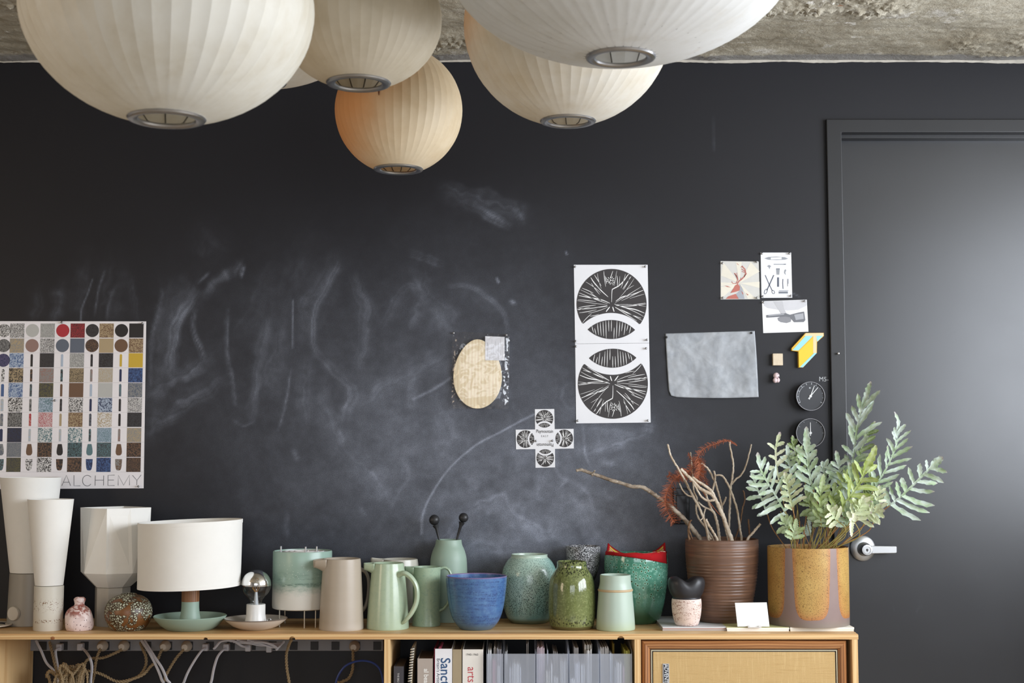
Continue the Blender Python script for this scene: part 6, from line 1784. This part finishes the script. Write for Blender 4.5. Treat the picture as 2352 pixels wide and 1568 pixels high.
for a_, b_ in (((0.0285, Ysp + 0.014), (0.0285, Ysp + 0.0085)), ((0.0285, Ysp + 0.0085), (0.0312, Ysp + 0.0085)), ((0.0312, Ysp + 0.0085), (0.0312, Ysp + 0.014))): ring(g, a_[0], a_[1], b_[0], b_[1])
g.build('bead_trim', plain('cream_bead', C(208, 200, 172), 0.4), spk, smooth=False)
m = M('woven_grille')
wx = m.node('TexWave', wave_type='BANDS', bands_direction='X'); m.put(wx.inputs['Vector'], m.obj()); wx.inputs['Scale'].default_value = 160; wx.inputs['Distortion'].default_value = 1.6; wx.inputs['Detail'].default_value = 2
wz = m.node('TexWave', wave_type='BANDS', bands_direction='Z'); m.put(wz.inputs['Vector'], m.obj()); wz.inputs['Scale'].default_value = 160; wz.inputs['Distortion'].default_value = 1.6; wz.inputs['Detail'].default_value = 2
wv = m.mul(wx.outputs['Fac'], wz.outputs['Fac'])
st1 = m.noise(1, 3, 0.7, vec=m.sc(260, 40, 12)); st2 = m.noise(1, 3, 0.7, vec=m.sc(12, 40, 260))
col = m.mix(m.sm(wv, 0.1, 0.6), C(190, 154, 100), C(232, 206, 154))
col = m.mix(m.mul(m.sm(st1, 0.5, 0.75), 0.35), col, C(236, 210, 158)); col = m.mix(m.mul(m.sm(st2, 0.5, 0.75), 0.35), col, C(172, 134, 80))
m.bump(wv, 0.5, 0.001)
m_gr = m.done(col, 0.85, 0, 0.2)
g = MB(); g.box(xa + 0.0345, xb - 0.0345, Ysp + 0.0095, Ysp + 0.02, zb + 0.0345, zt - 0.0345); g.build('grille_cloth', m_gr, spk, smooth=False, bevel=0.002)
ba, bb = P(1523, 1569, Ysp), P(1537.5, 1524.5, Ysp)
g = MB(); g.box(ba.x, bb.x, Ysp + 0.0065, Ysp + 0.0095, ba.z, bb.z); bd = g.build('badge', plain('badge_silver', (0.62, 0.63, 0.65), 0.35, 0.7), spk, smooth=False)
k = 1 / scl_z(Ysp)
g = MB(); g.box(ba.x + 1.8 * k, bb.x - 1.8 * k, Ysp + 0.0060, Ysp + 0.0068, ba.z + 1.8 * k, bb.z - 1.8 * k); g.build('badge_panel', plain('badge_dark', C(34, 38, 46), 0.4), bd, smooth=False)
g = MB(); put_text(g, 'ADVENT', (ba.x + bb.x) / 2, (ba.z + bb.z) / 2, Ysp + 0.0056, 12.5 * k, -PI / 2, 0.88, 0.012, 0.92); g.build('lettering', plain('badge_letters', C(222, 226, 230), 0.4), bd, smooth=False)

# ------------------------------------------------------------------ bare branches in the brown pot
m = M('pale_bark'); n1 = m.noise(60, 4, 0.65, vec=m.sc(1, 1, 0.5))
col = m.mix(m.sm(n1, 0.3, 0.7), C(218, 206, 188), C(168, 148, 124)); col = m.mix(m.mul(m.noise(220, 2, 0.6, lo=0.6, hi=0.7), 0.6), col, C(88, 68, 52)); m.bump(n1, 0.4, 0.001)
m_bark = m.done(col, 0.8, 0, 0.2)
m = M('brown_bark'); n1 = m.noise(50, 4, 0.65, vec=m.sc(1, 1, 0.5))
col = m.mix(m.sm(n1, 0.3, 0.7), C(140, 112, 86), C(96, 70, 52)); m.bump(n1, 0.4, 0.001)
m_barkb = m.done(col, 0.8, 0, 0.2)
m = M('grey_bark'); n1 = m.noise(45, 5, 0.7, vec=m.sc(0.6, 1, 1))
col = m.mix(m.sm(n1, 0.32, 0.66), C(172, 160, 144), C(112, 96, 80)); col = m.mix(m.mul(m.noise(90, 3, 0.6, lo=0.62, hi=0.7), 0.8), col, C(206, 198, 184)); m.bump(n1, 0.6, 0.0015)
m_barkg = m.done(col, 0.8, 0, 0.2)
def bz(pts): return [(a / 4.704 + 1300, b / 4.704 + 960) for a, b in pts]
def branch(label, y0, y1, main, r0, r1, sides=(), mat=None, seed=0):
    """main: zoomed pixels from tip to pot; y1 depth at the tip, y0 in the pot"""
    mat = mat or m_bark
    rg = random.Random(seed)
    def path(pts, ya, yb):
        q = cr(bz(pts), 6); n = len(q) - 1
        return [P(a + rg.uniform(-0.5, 0.5), b + rg.uniform(-0.4, 0.4), ya + (yb - ya) * i / n) for i, (a, b) in enumerate(q)]
    tip, end = main[0], main[-1]
    main = main + [(end[0] + (1685 - end[0]) * 0.10 + (end[0] - main[-2][0]) * 0.15, 1440), (end[0] + (1685 - end[0]) * 0.22 + (end[0] - main[-2][0]) * 0.2, 1560)]
    pts = path(main, y1, y0)
    root = thing('branch', label, 'branch', tuple(pts[-1]), 'bare branches in the brown pot')
    k = 1 / scl_z(y0); n = len(pts)
    g = MB(); g.tube(pts, [(r0 + (r1 - r0) * (i / (n - 1)) ** 0.7) * k * 1.18 * (1 + 0.12 * rg.uniform(-1, 1)) for i in range(n)], 9)
    g.build('stem', mat, root, angle=70)
    for pl, ra, rb in sides:
        # joins the stem at its last point
        f_ = lambda yy: min(max((yy - tip[1]) / max(1, end[1] - tip[1]), 0), 1)
        ya = y1 + (y0 - y1) * f_(pl[-1][1])
        q = path(pl, ya - 0.012, ya)
        n2 = len(q)
        g = MB(); g.tube(q, [(ra + (rb - ra) * i / (n2 - 1)) * k * 1.18 for i in range(n2)], 8)
        g.build('twig', mat, root, angle=70)
    return root
B = Yk
branch('thick grey branch reaching far out to the left across the wall', B - 0.01, B - 0.05, [(112, 566), (170, 560), (260, 592), (380, 632), (480, 668), (600, 702), (710, 738), (810, 742), (880, 775), (950, 822), (1020, 872), (1100, 932), (1240, 1052), (1340, 1160), (1400, 1240), (1450, 1310)], 2.6, 4.9, [([(312, 566), (300, 585), (285, 600)], 1.2, 1.6), ([(285, 625), (280, 608), (276, 598)], 1.2, 1.4)], m_barkg, 1)
branch('thin pale branch with its tip highest at the left of the pot', B - 0.03, B - 0.06, [(1100, 283), (1108, 320), (1130, 400), (1165, 470), (1210, 540), (1245, 605), (1270, 650), (1300, 705), (1350, 800), (1405, 900), (1455, 1000), (1495, 1110), (1520, 1200), (1540, 1310)], 1.7, 2.6, [([(1225, 705), (1260, 775), (1310, 830), (1372, 848)], 1.3, 1.6), ([(1290, 665), (1330, 760), (1370, 830)], 1.1, 1.5)], None, 2)
branch('thin upright brown branch forking inside the rusty dry frond', B + 0.0, B + 0.02, [(1345, 368), (1352, 440), (1358, 520), (1365, 620), (1372, 700), (1380, 790), (1408, 850), (1415, 900), (1405, 960), (1415, 1040), (1455, 1115), (1530, 1210), (1590, 1315)], 1.2, 2.0, [], None, 3)
branch('stoutest pale branch, split into two prongs at its top left', B - 0.05, B - 0.09, [(1240, 548), (1300, 610), (1370, 675), (1430, 745), (1500, 790), (1575, 825), (1625, 895), (1660, 975), (1695, 1050), (1725, 1140), (1758, 1230), (1790, 1320)], 2.6, 4.6,
       [([(1365, 632), (1420, 680), (1490, 722), (1560, 775), (1600, 840)], 2.2, 3.2), ([(1372, 690), (1415, 775), (1460, 845), (1520, 888), (1570, 890), (1620, 878)], 1.6, 2.6), ([(1450, 1110), (1460, 1095), (1478, 1075)], 1.0, 1.0)], None, 4)
branch('pale branch with a crooked top leaning left behind the stoutest one', B + 0.02, B + 0.0, [(1443, 488), (1480, 500), (1530, 545), (1562, 590), (1590, 650), (1618, 705), (1645, 800), (1668, 880), (1682, 950), (1690, 1030), (1712, 1140), (1735, 1240), (1752, 1320)], 1.8, 2.4, [([(1598, 568), (1610, 620), (1606, 690), (1580, 795)], 1.7, 2.0), ([(1730, 855), (1715, 895), (1690, 938)], 1.6, 1.8)], None, 5)
branch('pale branch arching over from the left in the middle of the bunch', B - 0.02, B - 0.04, [(1620, 618), (1660, 614), (1700, 635), (1735, 690), (1768, 750), (1795, 820), (1825, 910), (1848, 990), (1866, 1090), (1880, 1200), (1895, 1315)], 1.6, 2.4, [], None, 6)
branch('tall straight branch at the right with a forked side twig', B + 0.04, B + 0.05, [(1768, 258), (1775, 320), (1790, 400), (1806, 480), (1806, 560), (1795, 650), (1780, 740), (1774, 850), (1770, 960), (1765, 1060), (1760, 1180), (1750, 1310)], 1.6, 2.4, [([(2003, 283), (1985, 360), (1960, 460), (1925, 560), (1880, 625), (1830, 665), (1788, 715)], 1.3, 1.9)], None, 7)
branch('slender dark reddish twig curving up at the right', B + 0.03, B + 0.03, [(1914, 778), (1928, 830), (1932, 890), (1908, 970), (1895, 1060), (1880, 1150), (1855, 1230), (1825, 1315)], 1.2, 1.6, [], m_barkb, 8)
branch('short twig leaning right over the pot rim', B - 0.05, B - 0.06, [(2102, 1142), (2060, 1190), (2010, 1250), (1960, 1310)], 2.2, 2.4, [], None, 9)
branch('short upright twig near the right rim of the brown pot', B + 0.02, B + 0.02, [(1970, 1092), (1974, 1150), (1980, 1220), (1980, 1290)], 1.7, 1.9, [], m_barkb, 10)
branch('short upright twig at the left rim of the brown pot', B - 0.04, B - 0.04, [(1352, 1098), (1332, 1140), (1325, 1200), (1330, 1300)], 1.8, 2.2, [([(1325, 1190), (1345, 1250), (1362, 1300)], 1.2, 1.4)], m_barkb, 11)
branch('short straight pale stick standing low in the front of the bunch', B - 0.06, B - 0.07, [(1512, 1092), (1535, 1140), (1570, 1200), (1605, 1260), (1630, 1310)], 2.4, 2.8, [], None, 12)
branch('crooked pale branch with curling side shoots, left of the stoutest one', B - 0.02, B - 0.03, [(1480, 770), (1510, 820), (1545, 920), (1575, 990), (1605, 1030), (1628, 1110), (1645, 1200), (1660, 1320)], 1.8, 3.2, [([(1432, 905), (1470, 945), (1520, 972), (1560, 990), (1590, 1015)], 1.5, 2.0), ([(1510, 975), (1490, 1030), (1495, 1110), (1520, 1220), (1565, 1310)], 1.5, 2.0)], None, 13)
# rusty dry frond
root = thing('dried_frond', 'rusty brown dried feathery frond arching through the branches', 'dried frond', tuple(P(1580, 1090, B)))
m_rust = plain('rust_dry', C(160, 88, 56), 0.8, vary=0.2)
ns = MB(); nd = MB(); rg = random.Random(31)
def feather(pts, y0, y1, lens, step, dense=1, up=None):
    q = cr(bz(pts), 14); n = len(q)
    w3 = [P(a, b, y0 + (y1 - y0) * i / (n - 1)) for i, (a, b) in enumerate(q)]
    ns.tube(w3, 0.0011, 5)
    acc = 0.0
    for i in range(1, n):
        acc += math.dist(q[i], q[i - 1])
        if acc < step: continue
        acc = 0.0
        t = (w3[i] - w3[i - 1]).normalized()
        f_ = i / (n - 1)
        L_ = np.interp(f_, [a for a, b in lens], [b for a, b in lens]) / 4.704 / 700
        for s_ in (-1, 1):
            for d_ in range(dense):
                nrm = t.cross(Vector((0, 1, 0))).normalized() * s_
                dr = (nrm * 1.0 + t * rg.uniform(-0.3, 0.45) + Vector((0, rg.uniform(-0.7, 0.7), 0))).normalized()
                l_ = L_ * rg.uniform(0.6, 1.1)
                mid = w3[i] + dr * l_ * 0.55 + t * 0.0015
                end = w3[i] + dr * l_ + t * rg.uniform(0, 0.008) + Vector((0, 0, rg.uniform(-0.004, 0.003)))
                nd.tube([w3[i], mid, end], [0.0009, 0.0007, 0.0004], 3, False)
feather([(1850, 298), (1800, 262), (1735, 240), (1665, 258), (1600, 285), (1540, 302), (1480, 340), (1440, 390), (1410, 440)], B - 0.02, B - 0.02, [(0, 16), (0.2, 22), (0.6, 45), (1, 60)], 1.6)
feather([(1410, 440), (1390, 500), (1340, 560), (1270, 600), (1200, 635), (1150, 690), (1110, 750), (1080, 830), (1072, 910), (1090, 990), (1125, 1060), (1170, 1130)], B - 0.02, B - 0.04, [(0, 60), (0.3, 85), (0.5, 70), (0.7, 95), (0.85, 95), (1, 50)], 1.2, 1)
feather([(1420, 430), (1450, 520), (1440, 620), (1400, 690)], B - 0.04, B - 0.03, [(0, 70), (1, 80)], 1.4, 2)
feather([(1340, 560), (1300, 620), (1240, 640), (1170, 640), (1110, 610)], B, B + 0.01, [(0, 70), (1, 40)], 1.5, 2)
feather([(1400, 500), (1470, 560), (1490, 640), (1530, 720)], B, B + 0.01, [(0, 70), (1, 30)], 1.6, 1)
feather([(1130, 720), (1140, 820), (1150, 920), (1190, 1020), (1250, 1090)], B + 0.0, B + 0.0, [(0, 60), (1, 40)], 1.8, 1)
feather([(1320, 370), (1345, 430), (1390, 480)], B, B, [(0, 20), (1, 50)], 2, 1)
ns.tube([P(a, b, B - 0.03) for a, b in cr(bz([(1400, 690), (1480, 800), (1560, 920), (1640, 1020), (1690, 1070), (1720, 1130), (1760, 1330), (1740, 1460)]), 6)], 0.0012, 5)
ns.build('stalks', m_rust, root)
o = nd.build('needles', m_rust, root); o['kind'] = 'stuff'

# ------------------------------------------------------------------ blue star fern
def leafmat(name, a, b, purple):
    m = M(name)
    n1 = m.noise(18, 4, 0.65); n2 = m.noise(70, 3, 0.6)
    col = m.mix(m.sm(n1, 0.36, 0.62), a, b)
    col = m.mix(m.mul(m.sm(n2, 0.52, 0.7), 0.35), col, C(212, 220, 208))
    tp = m.math('ADD', m.attr('tip'), m.mul(m.math('SUBTRACT', n1, 0.5), 0.9))
    col = m.mix(m.mul(m.sm(tp, 0.62, 0.95), purple), col, C(196, 176, 190))
    col = m.mix(m.mul(m.sm(tp, 0.95, 1.12), purple * 0.8), col, C(104, 74, 70))
    rb_ = m.sm(m.attr('rib'), 0.0, 1.0)
    col = m.mix(m.mul(rb_, 0.35), col, C(202, 212, 170))
    m.bump(n2, 0.15, 0.001)
    m.done(col, 0.48, 0, 0.4)
    tr = m.node('BsdfTranslucent'); m.put(tr.inputs['Color'], col)
    mx = m.node('MixShader'); mx.inputs[0].default_value = 0.22
    m.t.links.new(m.b.outputs[0], mx.inputs[1]); m.t.links.new(tr.outputs[0], mx.inputs[2])
    m.t.links.new(mx.outputs[0], m.t.nodes['Material Output'].inputs['Surface'])
    return m.m
LM = {'silver': leafmat('silver_frond', C(206, 220, 212), C(158, 182, 144), 0.7), 'green': leafmat('green_frond', C(146, 164, 96), C(176, 194, 152), 0.25), 'yellow': leafmat('yellow_green_frond', C(150, 168, 80), C(182, 196, 124), 0.1),
      'cream': leafmat('cream_frond', C(232, 232, 204), C(196, 208, 164), 0.95), 'dark': leafmat('dark_frond', C(104, 124, 62), C(142, 158, 110), 0.8)}
m_stalk = plain('fern_stalk', C(154, 138, 76), 0.5, vary=0.15); m_stalkr = plain('fern_stalk_rust', C(150, 104, 56), 0.5, vary=0.15)
fern = thing('fern', 'silvery blue star fern with lobed fronds, growing in the ochre drip planter', 'fern', (P(1858, 1260, Yo).x, Yo, P(1858, 1260, Yo).z))
def zf(a, b): return (a / 3.734 + 1700, b / 3.734 + 860)
def frond(seed, pts, y0, y1, pairs, L, W, kind, foot, roll=0.0, ang=(62, 34), tipw=None, prof=None, sides=(1, 1), wav=1.0, t0=0.03, tlen=None, ystalk=None):
    rg = random.Random(seed)
    q = cr([zf(*p) for p in pts], 10); n = len(q)
    c3 = [P(a, b, y0 + (y1 - y0) * (i / (n - 1)) ** 1.2) for i, (a, b) in enumerate(q)]
    k = 1 / scl_z((y0 + y1) / 2) / 3.734
    L *= k * 1.5; W *= k * 1.05; pairs = max(3, round(pairs * 0.82))
    g = MB(); tips = []; rib = []
    def at(t):
        f_ = t * (n - 1); i = min(int(f_), n - 2)
        p = c3[i].lerp(c3[i + 1], f_ - i); d = (c3[min(i + 2, n - 1)] - c3[max(i - 1, 0)]).normalized()
        return p, d
    view = Vector((math.sin(roll), -math.cos(roll), 0.15)).normalized()
    def blade(path, widths, nrm_fn, tipv, ruff, ph):
        m_ = len(path); b = len(g.v); vs = []
        for i, p in enumerate(path):
            d = (path[min(i + 1, m_ - 1)] - path[max(i - 1, 0)]).normalized()
            nr = nrm_fn(d); s_ = d.cross(nr).normalized(); nr = s_.cross(d).normalized()
            w_ = widths[i]
            e1 = math.sin(i * 1.9 + ph) * ruff * w_; e2 = math.sin(i * 1.7 + ph * 1.7 + 1) * ruff * w_
            sc1 = 1 + 0.14 * math.sin(i * 2.3 + ph) * wav; sc2 = 1 + 0.14 * math.sin(i * 2.1 + ph * 2) * wav
            vs += [p + s_ * w_ * sc1 + nr * (e1 + 0.18 * w_), p + s_ * w_ * 0.5 + nr * 0.02 * w_, p - nr * 0.10 * w_, p - s_ * w_ * 0.5 + nr * 0.02 * w_, p - s_ * w_ * sc2 + nr * (e2 + 0.18 * w_)]
            tips.extend([tipv[i]] * 5); rib.extend([0, 0, 1, 0, 0])
        g.add(vs, [(i * 5 + j, i * 5 + j + 1, (i + 1) * 5 + j + 1, (i + 1) * 5 + j) for i in range(m_ - 1) for j in range(4)])
    # the midrib strip, widening to the long end lobe
    nn_ = 40
    pa = [at(i / nn_)[0] for i in range(nn_ + 1)]
    tw = (tipw or 1.0) * W
    tl = tlen if tlen is not None else 0.22
    ws = []
    for i in range(nn_ + 1):
        t = i / nn_
        base = W * 0.42
        if t > 1 - tl:
            s_ = (t - (1 - tl)) / tl
            base = W * 0.42 + (tw - W * 0.42) * min(1, s_ * 3.0)
            base *= max(0.05, (1 - s_ ** 3.5)) ** 0.6
        ws.append(base * min(1, 0.35 + t * 6))
    blade(pa, ws, lambda d: view, [(i / nn_) ** 5 for i in range(nn_ + 1)], 0.30 * wav, rg.random() * 6)
    for j in range(pairs):
        for si, s_ in enumerate((-1, 1)):
            if sides[si] == 0: continue
            t = t0 + (1 - tl * 0.75 - t0) * (j + 0.5 * (s_ > 0) * 0.8) / pairs
            p, d = at(t)
            f_ = prof(t) if prof else min(1.0, (t + 0.22) / 0.34) * max(0.12, (1 - t)) ** 0.55
            l_ = L * f_ * rg.uniform(0.84, 1.12) * sides[si]
            if l_ < W: continue
            side = d.cross(view).normalized() * s_
            a = R(ang[0] + (ang[1] - ang[0]) * t + rg.uniform(-8, 8))
            d0 = (d * math.cos(a) + side * math.sin(a) + Vector((0, rg.uniform(-0.45, 0.25), 0))).normalized()
            path = []; m_ = 9; cur = p.copy(); cv = rg.uniform(-0.02, 0.10); dd = d0.copy(); dy = rg.uniform(-0.07, 0.05); dz = rg.uniform(-0.08, 0.02)
            for i in range(m_ + 1):
                path.append(cur.copy()); cur = cur + dd * (l_ / m_); dd = (dd + d * cv + Vector((0, dy, dz))).normalized()
            w_ = W * rg.uniform(0.85, 1.15) * (0.7 + 0.3 * f_)
            wd = [w_ * v_ for v_ in (0.95, 0.80, 0.82, 0.92, 1.0, 1.02, 0.98, 0.88, 0.64, 0.12)]
            nr0 = (view + Vector((rg.uniform(-0.4, 0.4), 0, rg.uniform(-0.3, 0.5)))).normalized()
            blade(path, wd, lambda dvec, nr0=nr0: nr0, [max((i / m_) ** 3 * 0.9, t ** 5) for i in range(m_ + 1)], 0.22 * wav, rg.random() * 6)
    g.attr['tip'] = tips; g.attr['rib'] = rib
    fo = g.build('frond', LM[kind], fern, angle=180)
    # the stalk down into the pot
    b0 = zf(*pts[0]); b1 = zf(*pts[1])
    fx, fyo = foot
    pf = P(fx, 1268, fyo); 
    d_ = c3[0] - c3[min(4, n - 1)]; d_.normalize()
    mid = c3[0] + d_ * (c3[0] - pf).length * 0.35
    path = [c3[min(3, n - 1)], c3[0], mid, pf.lerp(mid, 0.3) + Vector((0, 0, 0.0)), pf, pf + Vector(((P(1858, 1268, Yo).x - pf.x) * 0.2, 0, -0.03))]
    g = MB(); g.tube(cr([tuple(v_) for v_ in path], 6), 0.0016, 6); g.build('stalk', m_stalkr if rg.random() < 0.35 else m_stalk, fo)
    return fo
YA = Yo
# (seed, midrib from foot to tip in zoomed pixels, depths, pairs, lobe length, half width, colour, foot in the pot)
frond(1, [(958, 800), (975, 660), (1000, 480), (1030, 340), (1075, 210), (1100, 120), (1122, 58)], YA + 0.05, YA + 0.05, 7, 165, 21, 'silver', (1880, YA + 0.03), roll=-0.5, ang=(42, 26), tipw=1.15, tlen=0.50, sides=(0.75, 1.15), wav=1.3, prof=lambda t: min(1, 0.55 + t * 1.4) if t < 0.4 else 0.8)
frond(2, [(1135, 1010), (1180, 930), (1250, 810), (1300, 710), (1340, 600), (1350, 500), (1355, 400), (1322, 318)], YA + 0.0, YA - 0.03, 10, 165, 17, 'silver', (1905, YA), roll=0.2, ang=(56, 30), tipw=0.95, tlen=0.32, wav=1.3, sides=(0.85, 1.0))
frond(3, [(1262, 1138), (1330, 1085), (1400, 1025), (1500, 930), (1590, 840), (1670, 760), (1738, 705)], YA - 0.04, YA - 0.10, 8, 215, 22, 'silver', (1912, YA - 0.04), roll=0.1, ang=(78, 52), tipw=1.5, tlen=0.25, wav=1.3, sides=(0.62, 1.0), t0=0.06)
frond(4, [(632, 1010), (605, 900), (585, 780), (575, 660), (570, 560), (568, 445)], YA - 0.02, YA - 0.08, 6, 130, 24, 'silver', (1855, YA - 0.02), roll=-0.1, ang=(50, 38), tipw=1.25, tlen=0.45)
frond(5, [(338, 930), (318, 830), (308, 740), (305, 660), (315, 580), (345, 490)], YA + 0.02, YA - 0.01, 5, 105, 19, 'cream', (1835, YA), roll=0.1, ang=(62, 50), tipw=0.9, tlen=0.2)
frond(6, [(395, 1200), (330, 1080), (270, 980), (215, 890), (170, 790), (148, 665)], YA - 0.06, YA - 0.10, 9, 165, 19, 'silver', (1818, YA - 0.05), roll=0.2, ang=(80, 45), tipw=1.1, tlen=0.22)
frond(7, [(232, 1195), (190, 1080), (150, 985), (120, 900), (95, 835)], YA + 0.02, YA - 0.02, 6, 120, 17, 'silver', (1812, YA - 0.02), roll=0.0, ang=(75, 50), tlen=0.25)
frond(8, [(452, 1160), (430, 1060), (415, 980), (400, 900), (382, 830)], YA - 0.10, YA - 0.13, 6, 125, 19, 'cream', (1830, YA - 0.06), roll=-0.3, ang=(58, 42), tlen=0.25, sides=(0.55, 1.0))
frond(9, [(530, 860), (500, 760), (478, 680), (455, 600), (448, 520)], YA + 0.05, YA + 0.04, 6, 105, 18, 'dark', (1845, YA + 0.04), roll=0.3, tlen=0.25)
frond(10, [(690, 1240), (686, 1130), (690, 1030), (702, 940), (718, 850)], YA - 0.09, YA - 0.12, 5, 110, 21, 'green', (1868, YA - 0.06), roll=0.1, ang=(50, 36), tipw=1.15, tlen=0.45)
frond(11, [(830, 1190), (900, 1100), (970, 1010), (1030, 920), (1080, 800), (1130, 700), (1165, 605)], YA - 0.08, YA - 0.14, 7, 175, 24, 'yellow', (1885, YA - 0.05), roll=0.1, ang=(62, 30), tipw=1.45, tlen=0.42)
frond(12, [(880, 1050), (872, 950), (860, 860), (845, 770), (822, 650)], YA + 0.03, YA - 0.02, 7, 135, 20, 'silver', (1878, YA + 0.02), roll=-0.2, ang=(58, 40), tlen=0.25)
frond(13, [(1010, 1250), (1070, 1210), (1120, 1190), (1180, 1175), (1240, 1160)], YA - 0.10, YA - 0.15, 6, 115, 20, 'cream', (1900, YA - 0.06), roll=0.0, ang=(75, 50), tlen=0.22)
frond(14, [(835, 1255), (800, 1210), (775, 1170), (745, 1110)], YA - 0.13, YA - 0.16, 4, 90, 19, 'cream', (1880, YA - 0.08), roll=0.2, ang=(80, 60), tlen=0.3)
frond(15, [(1155, 1150), (1170, 1090), (1185, 1020), (1192, 945)], YA - 0.06, YA - 0.08, 5, 90, 17, 'cream', (1900, YA - 0.04), roll=0.1, tlen=0.3)
frond(16, [(450, 1410), (462, 1360), (474, 1300), (480, 1232)], YA - 0.09, YA - 0.11, 3, 85, 17, 'green', (1824, YA - 0.06), roll=0.1, ang=(70, 50), tipw=1.3, tlen=0.5)
frond(17, [(560, 1380), (575, 1330), (588, 1270), (600, 1200)], YA - 0.02, YA - 0.02, 2, 40, 18, 'silver', (1850, YA), roll=0.4, tipw=1.2, tlen=0.7)
frond(18, [(420, 1330), (390, 1290), (370, 1250), (350, 1200)], YA - 0.06, YA - 0.09, 4, 85, 18, 'green', (1828, YA - 0.05), roll=0.0, ang=(70, 50), tlen=0.4)
frond(19, [(985, 1270), (970, 1230), (955, 1290), (955, 1390)], YA - 0.14, YA - 0.17, 2, 35, 16, 'cream', (1895, YA - 0.07), roll=0.1, tipw=1.2, tlen=0.6)
frond(20, [(640, 1190), (600, 1120), (575, 1050), (560, 960)], YA + 0.02, YA + 0.0, 6, 110, 19, 'green', (1858, YA + 0.02), roll=0.3, tlen=0.3)
frond(21, [(930, 1180), (955, 1080), (960, 980), (950, 870), (935, 750)], YA - 0.02, YA - 0.05, 6, 120, 20, 'silver', (1888, YA), roll=-0.1, ang=(60, 38), tlen=0.3)
frond(22, [(1060, 1150), (1110, 1080), (1130, 1000), (1125, 900), (1100, 800)], YA + 0.02, YA + 0.0, 7, 120, 18, 'green', (1895, YA + 0.01), roll=0.2, tlen=0.25)
frond(23, [(800, 1200), (790, 1110), (800, 1010), (815, 920)], YA - 0.05, YA - 0.09, 5, 110, 20, 'green', (1872, YA - 0.03), roll=-0.2, tlen=0.3)
frond(24, [(460, 1000), (440, 900), (425, 800), (412, 700), (400, 600)], YA + 0.04, YA + 0.02, 6, 110, 19, 'silver', (1842, YA + 0.03), roll=0.1, tlen=0.3)
frond(25, [(760, 1000), (740, 900), (715, 810), (700, 740)], YA + 0.03, YA + 0.02, 5, 120, 20, 'silver', (1868, YA + 0.03), roll=0.2, tlen=0.3)
frond(26, [(1000, 1220), (1060, 1130), (1110, 1080), (1150, 1040)], YA - 0.07, YA - 0.11, 5, 110, 20, 'silver', (1896, YA - 0.05), roll=-0.2, tlen=0.3)
frond(27, [(905, 1300), (915, 1230), (925, 1160), (920, 1080)], YA - 0.10, YA - 0.14, 5, 95, 22, 'silver', (1886, YA - 0.07), roll=0.1, ang=(66, 48), tlen=0.3)
frond(28, [(760, 1300), (745, 1235), (735, 1170), (742, 1090)], YA - 0.08, YA - 0.11, 5, 95, 21, 'green', (1872, YA - 0.06), roll=-0.2, ang=(64, 46), tlen=0.3)
frond(29, [(955, 1240), (1000, 1170), (1040, 1100), (1060, 1030)], YA - 0.12, YA - 0.16, 6, 105, 21, 'cream', (1892, YA - 0.07), roll=0.2, ang=(64, 46), tlen=0.3)
frond(30, [(690, 1285), (665, 1230), (640, 1175), (625, 1100)], YA - 0.05, YA - 0.08, 5, 95, 21, 'green', (1862, YA - 0.04), roll=0.2, ang=(66, 46), tlen=0.3)
frond(31, [(1085, 1215), (1120, 1150), (1160, 1110), (1195, 1085)], YA - 0.03, YA - 0.05, 5, 95, 20, 'silver', (1906, YA - 0.03), roll=-0.2, ang=(66, 46), tlen=0.3)
frond(32, [(860, 1120), (880, 1020), (905, 930), (925, 850), (935, 790)], YA + 0.0, YA - 0.03, 6, 110, 20, 'yellow', (1884, YA), roll=0.2, tlen=0.3)
frond(33, [(980, 870), (1010, 740), (1050, 610), (1100, 500), (1160, 400)], YA + 0.06, YA + 0.06, 6, 130, 20, 'dark', (1882, YA + 0.04), roll=0.2, ang=(56, 34), tlen=0.25, sides=(0.35, 1.0))
# spare bare stalks
rg = random.Random(77); g = MB()
for i in range(22):
    fx = rg.uniform(1815, 1918); tx = fx + (fx - 1866) * 0.35 + rg.uniform(-26, 26); yy = YA + rg.uniform(-0.07, 0.04)
    a_, b_ = P(fx, 1268, yy), P(tx, rg.uniform(1150, 1205), yy - 0.01)
    g = MB(); g.tube(cr([tuple(a_ + Vector((0, 0, -0.03))), tuple(a_), tuple(a_.lerp(b_, 0.5) + Vector((rg.uniform(-0.004, 0.004), 0, 0))), tuple(b_)], 5), 0.0014, 6)
    g.build('stalk', m_stalkr if i % 3 == 0 else m_stalk, fern)
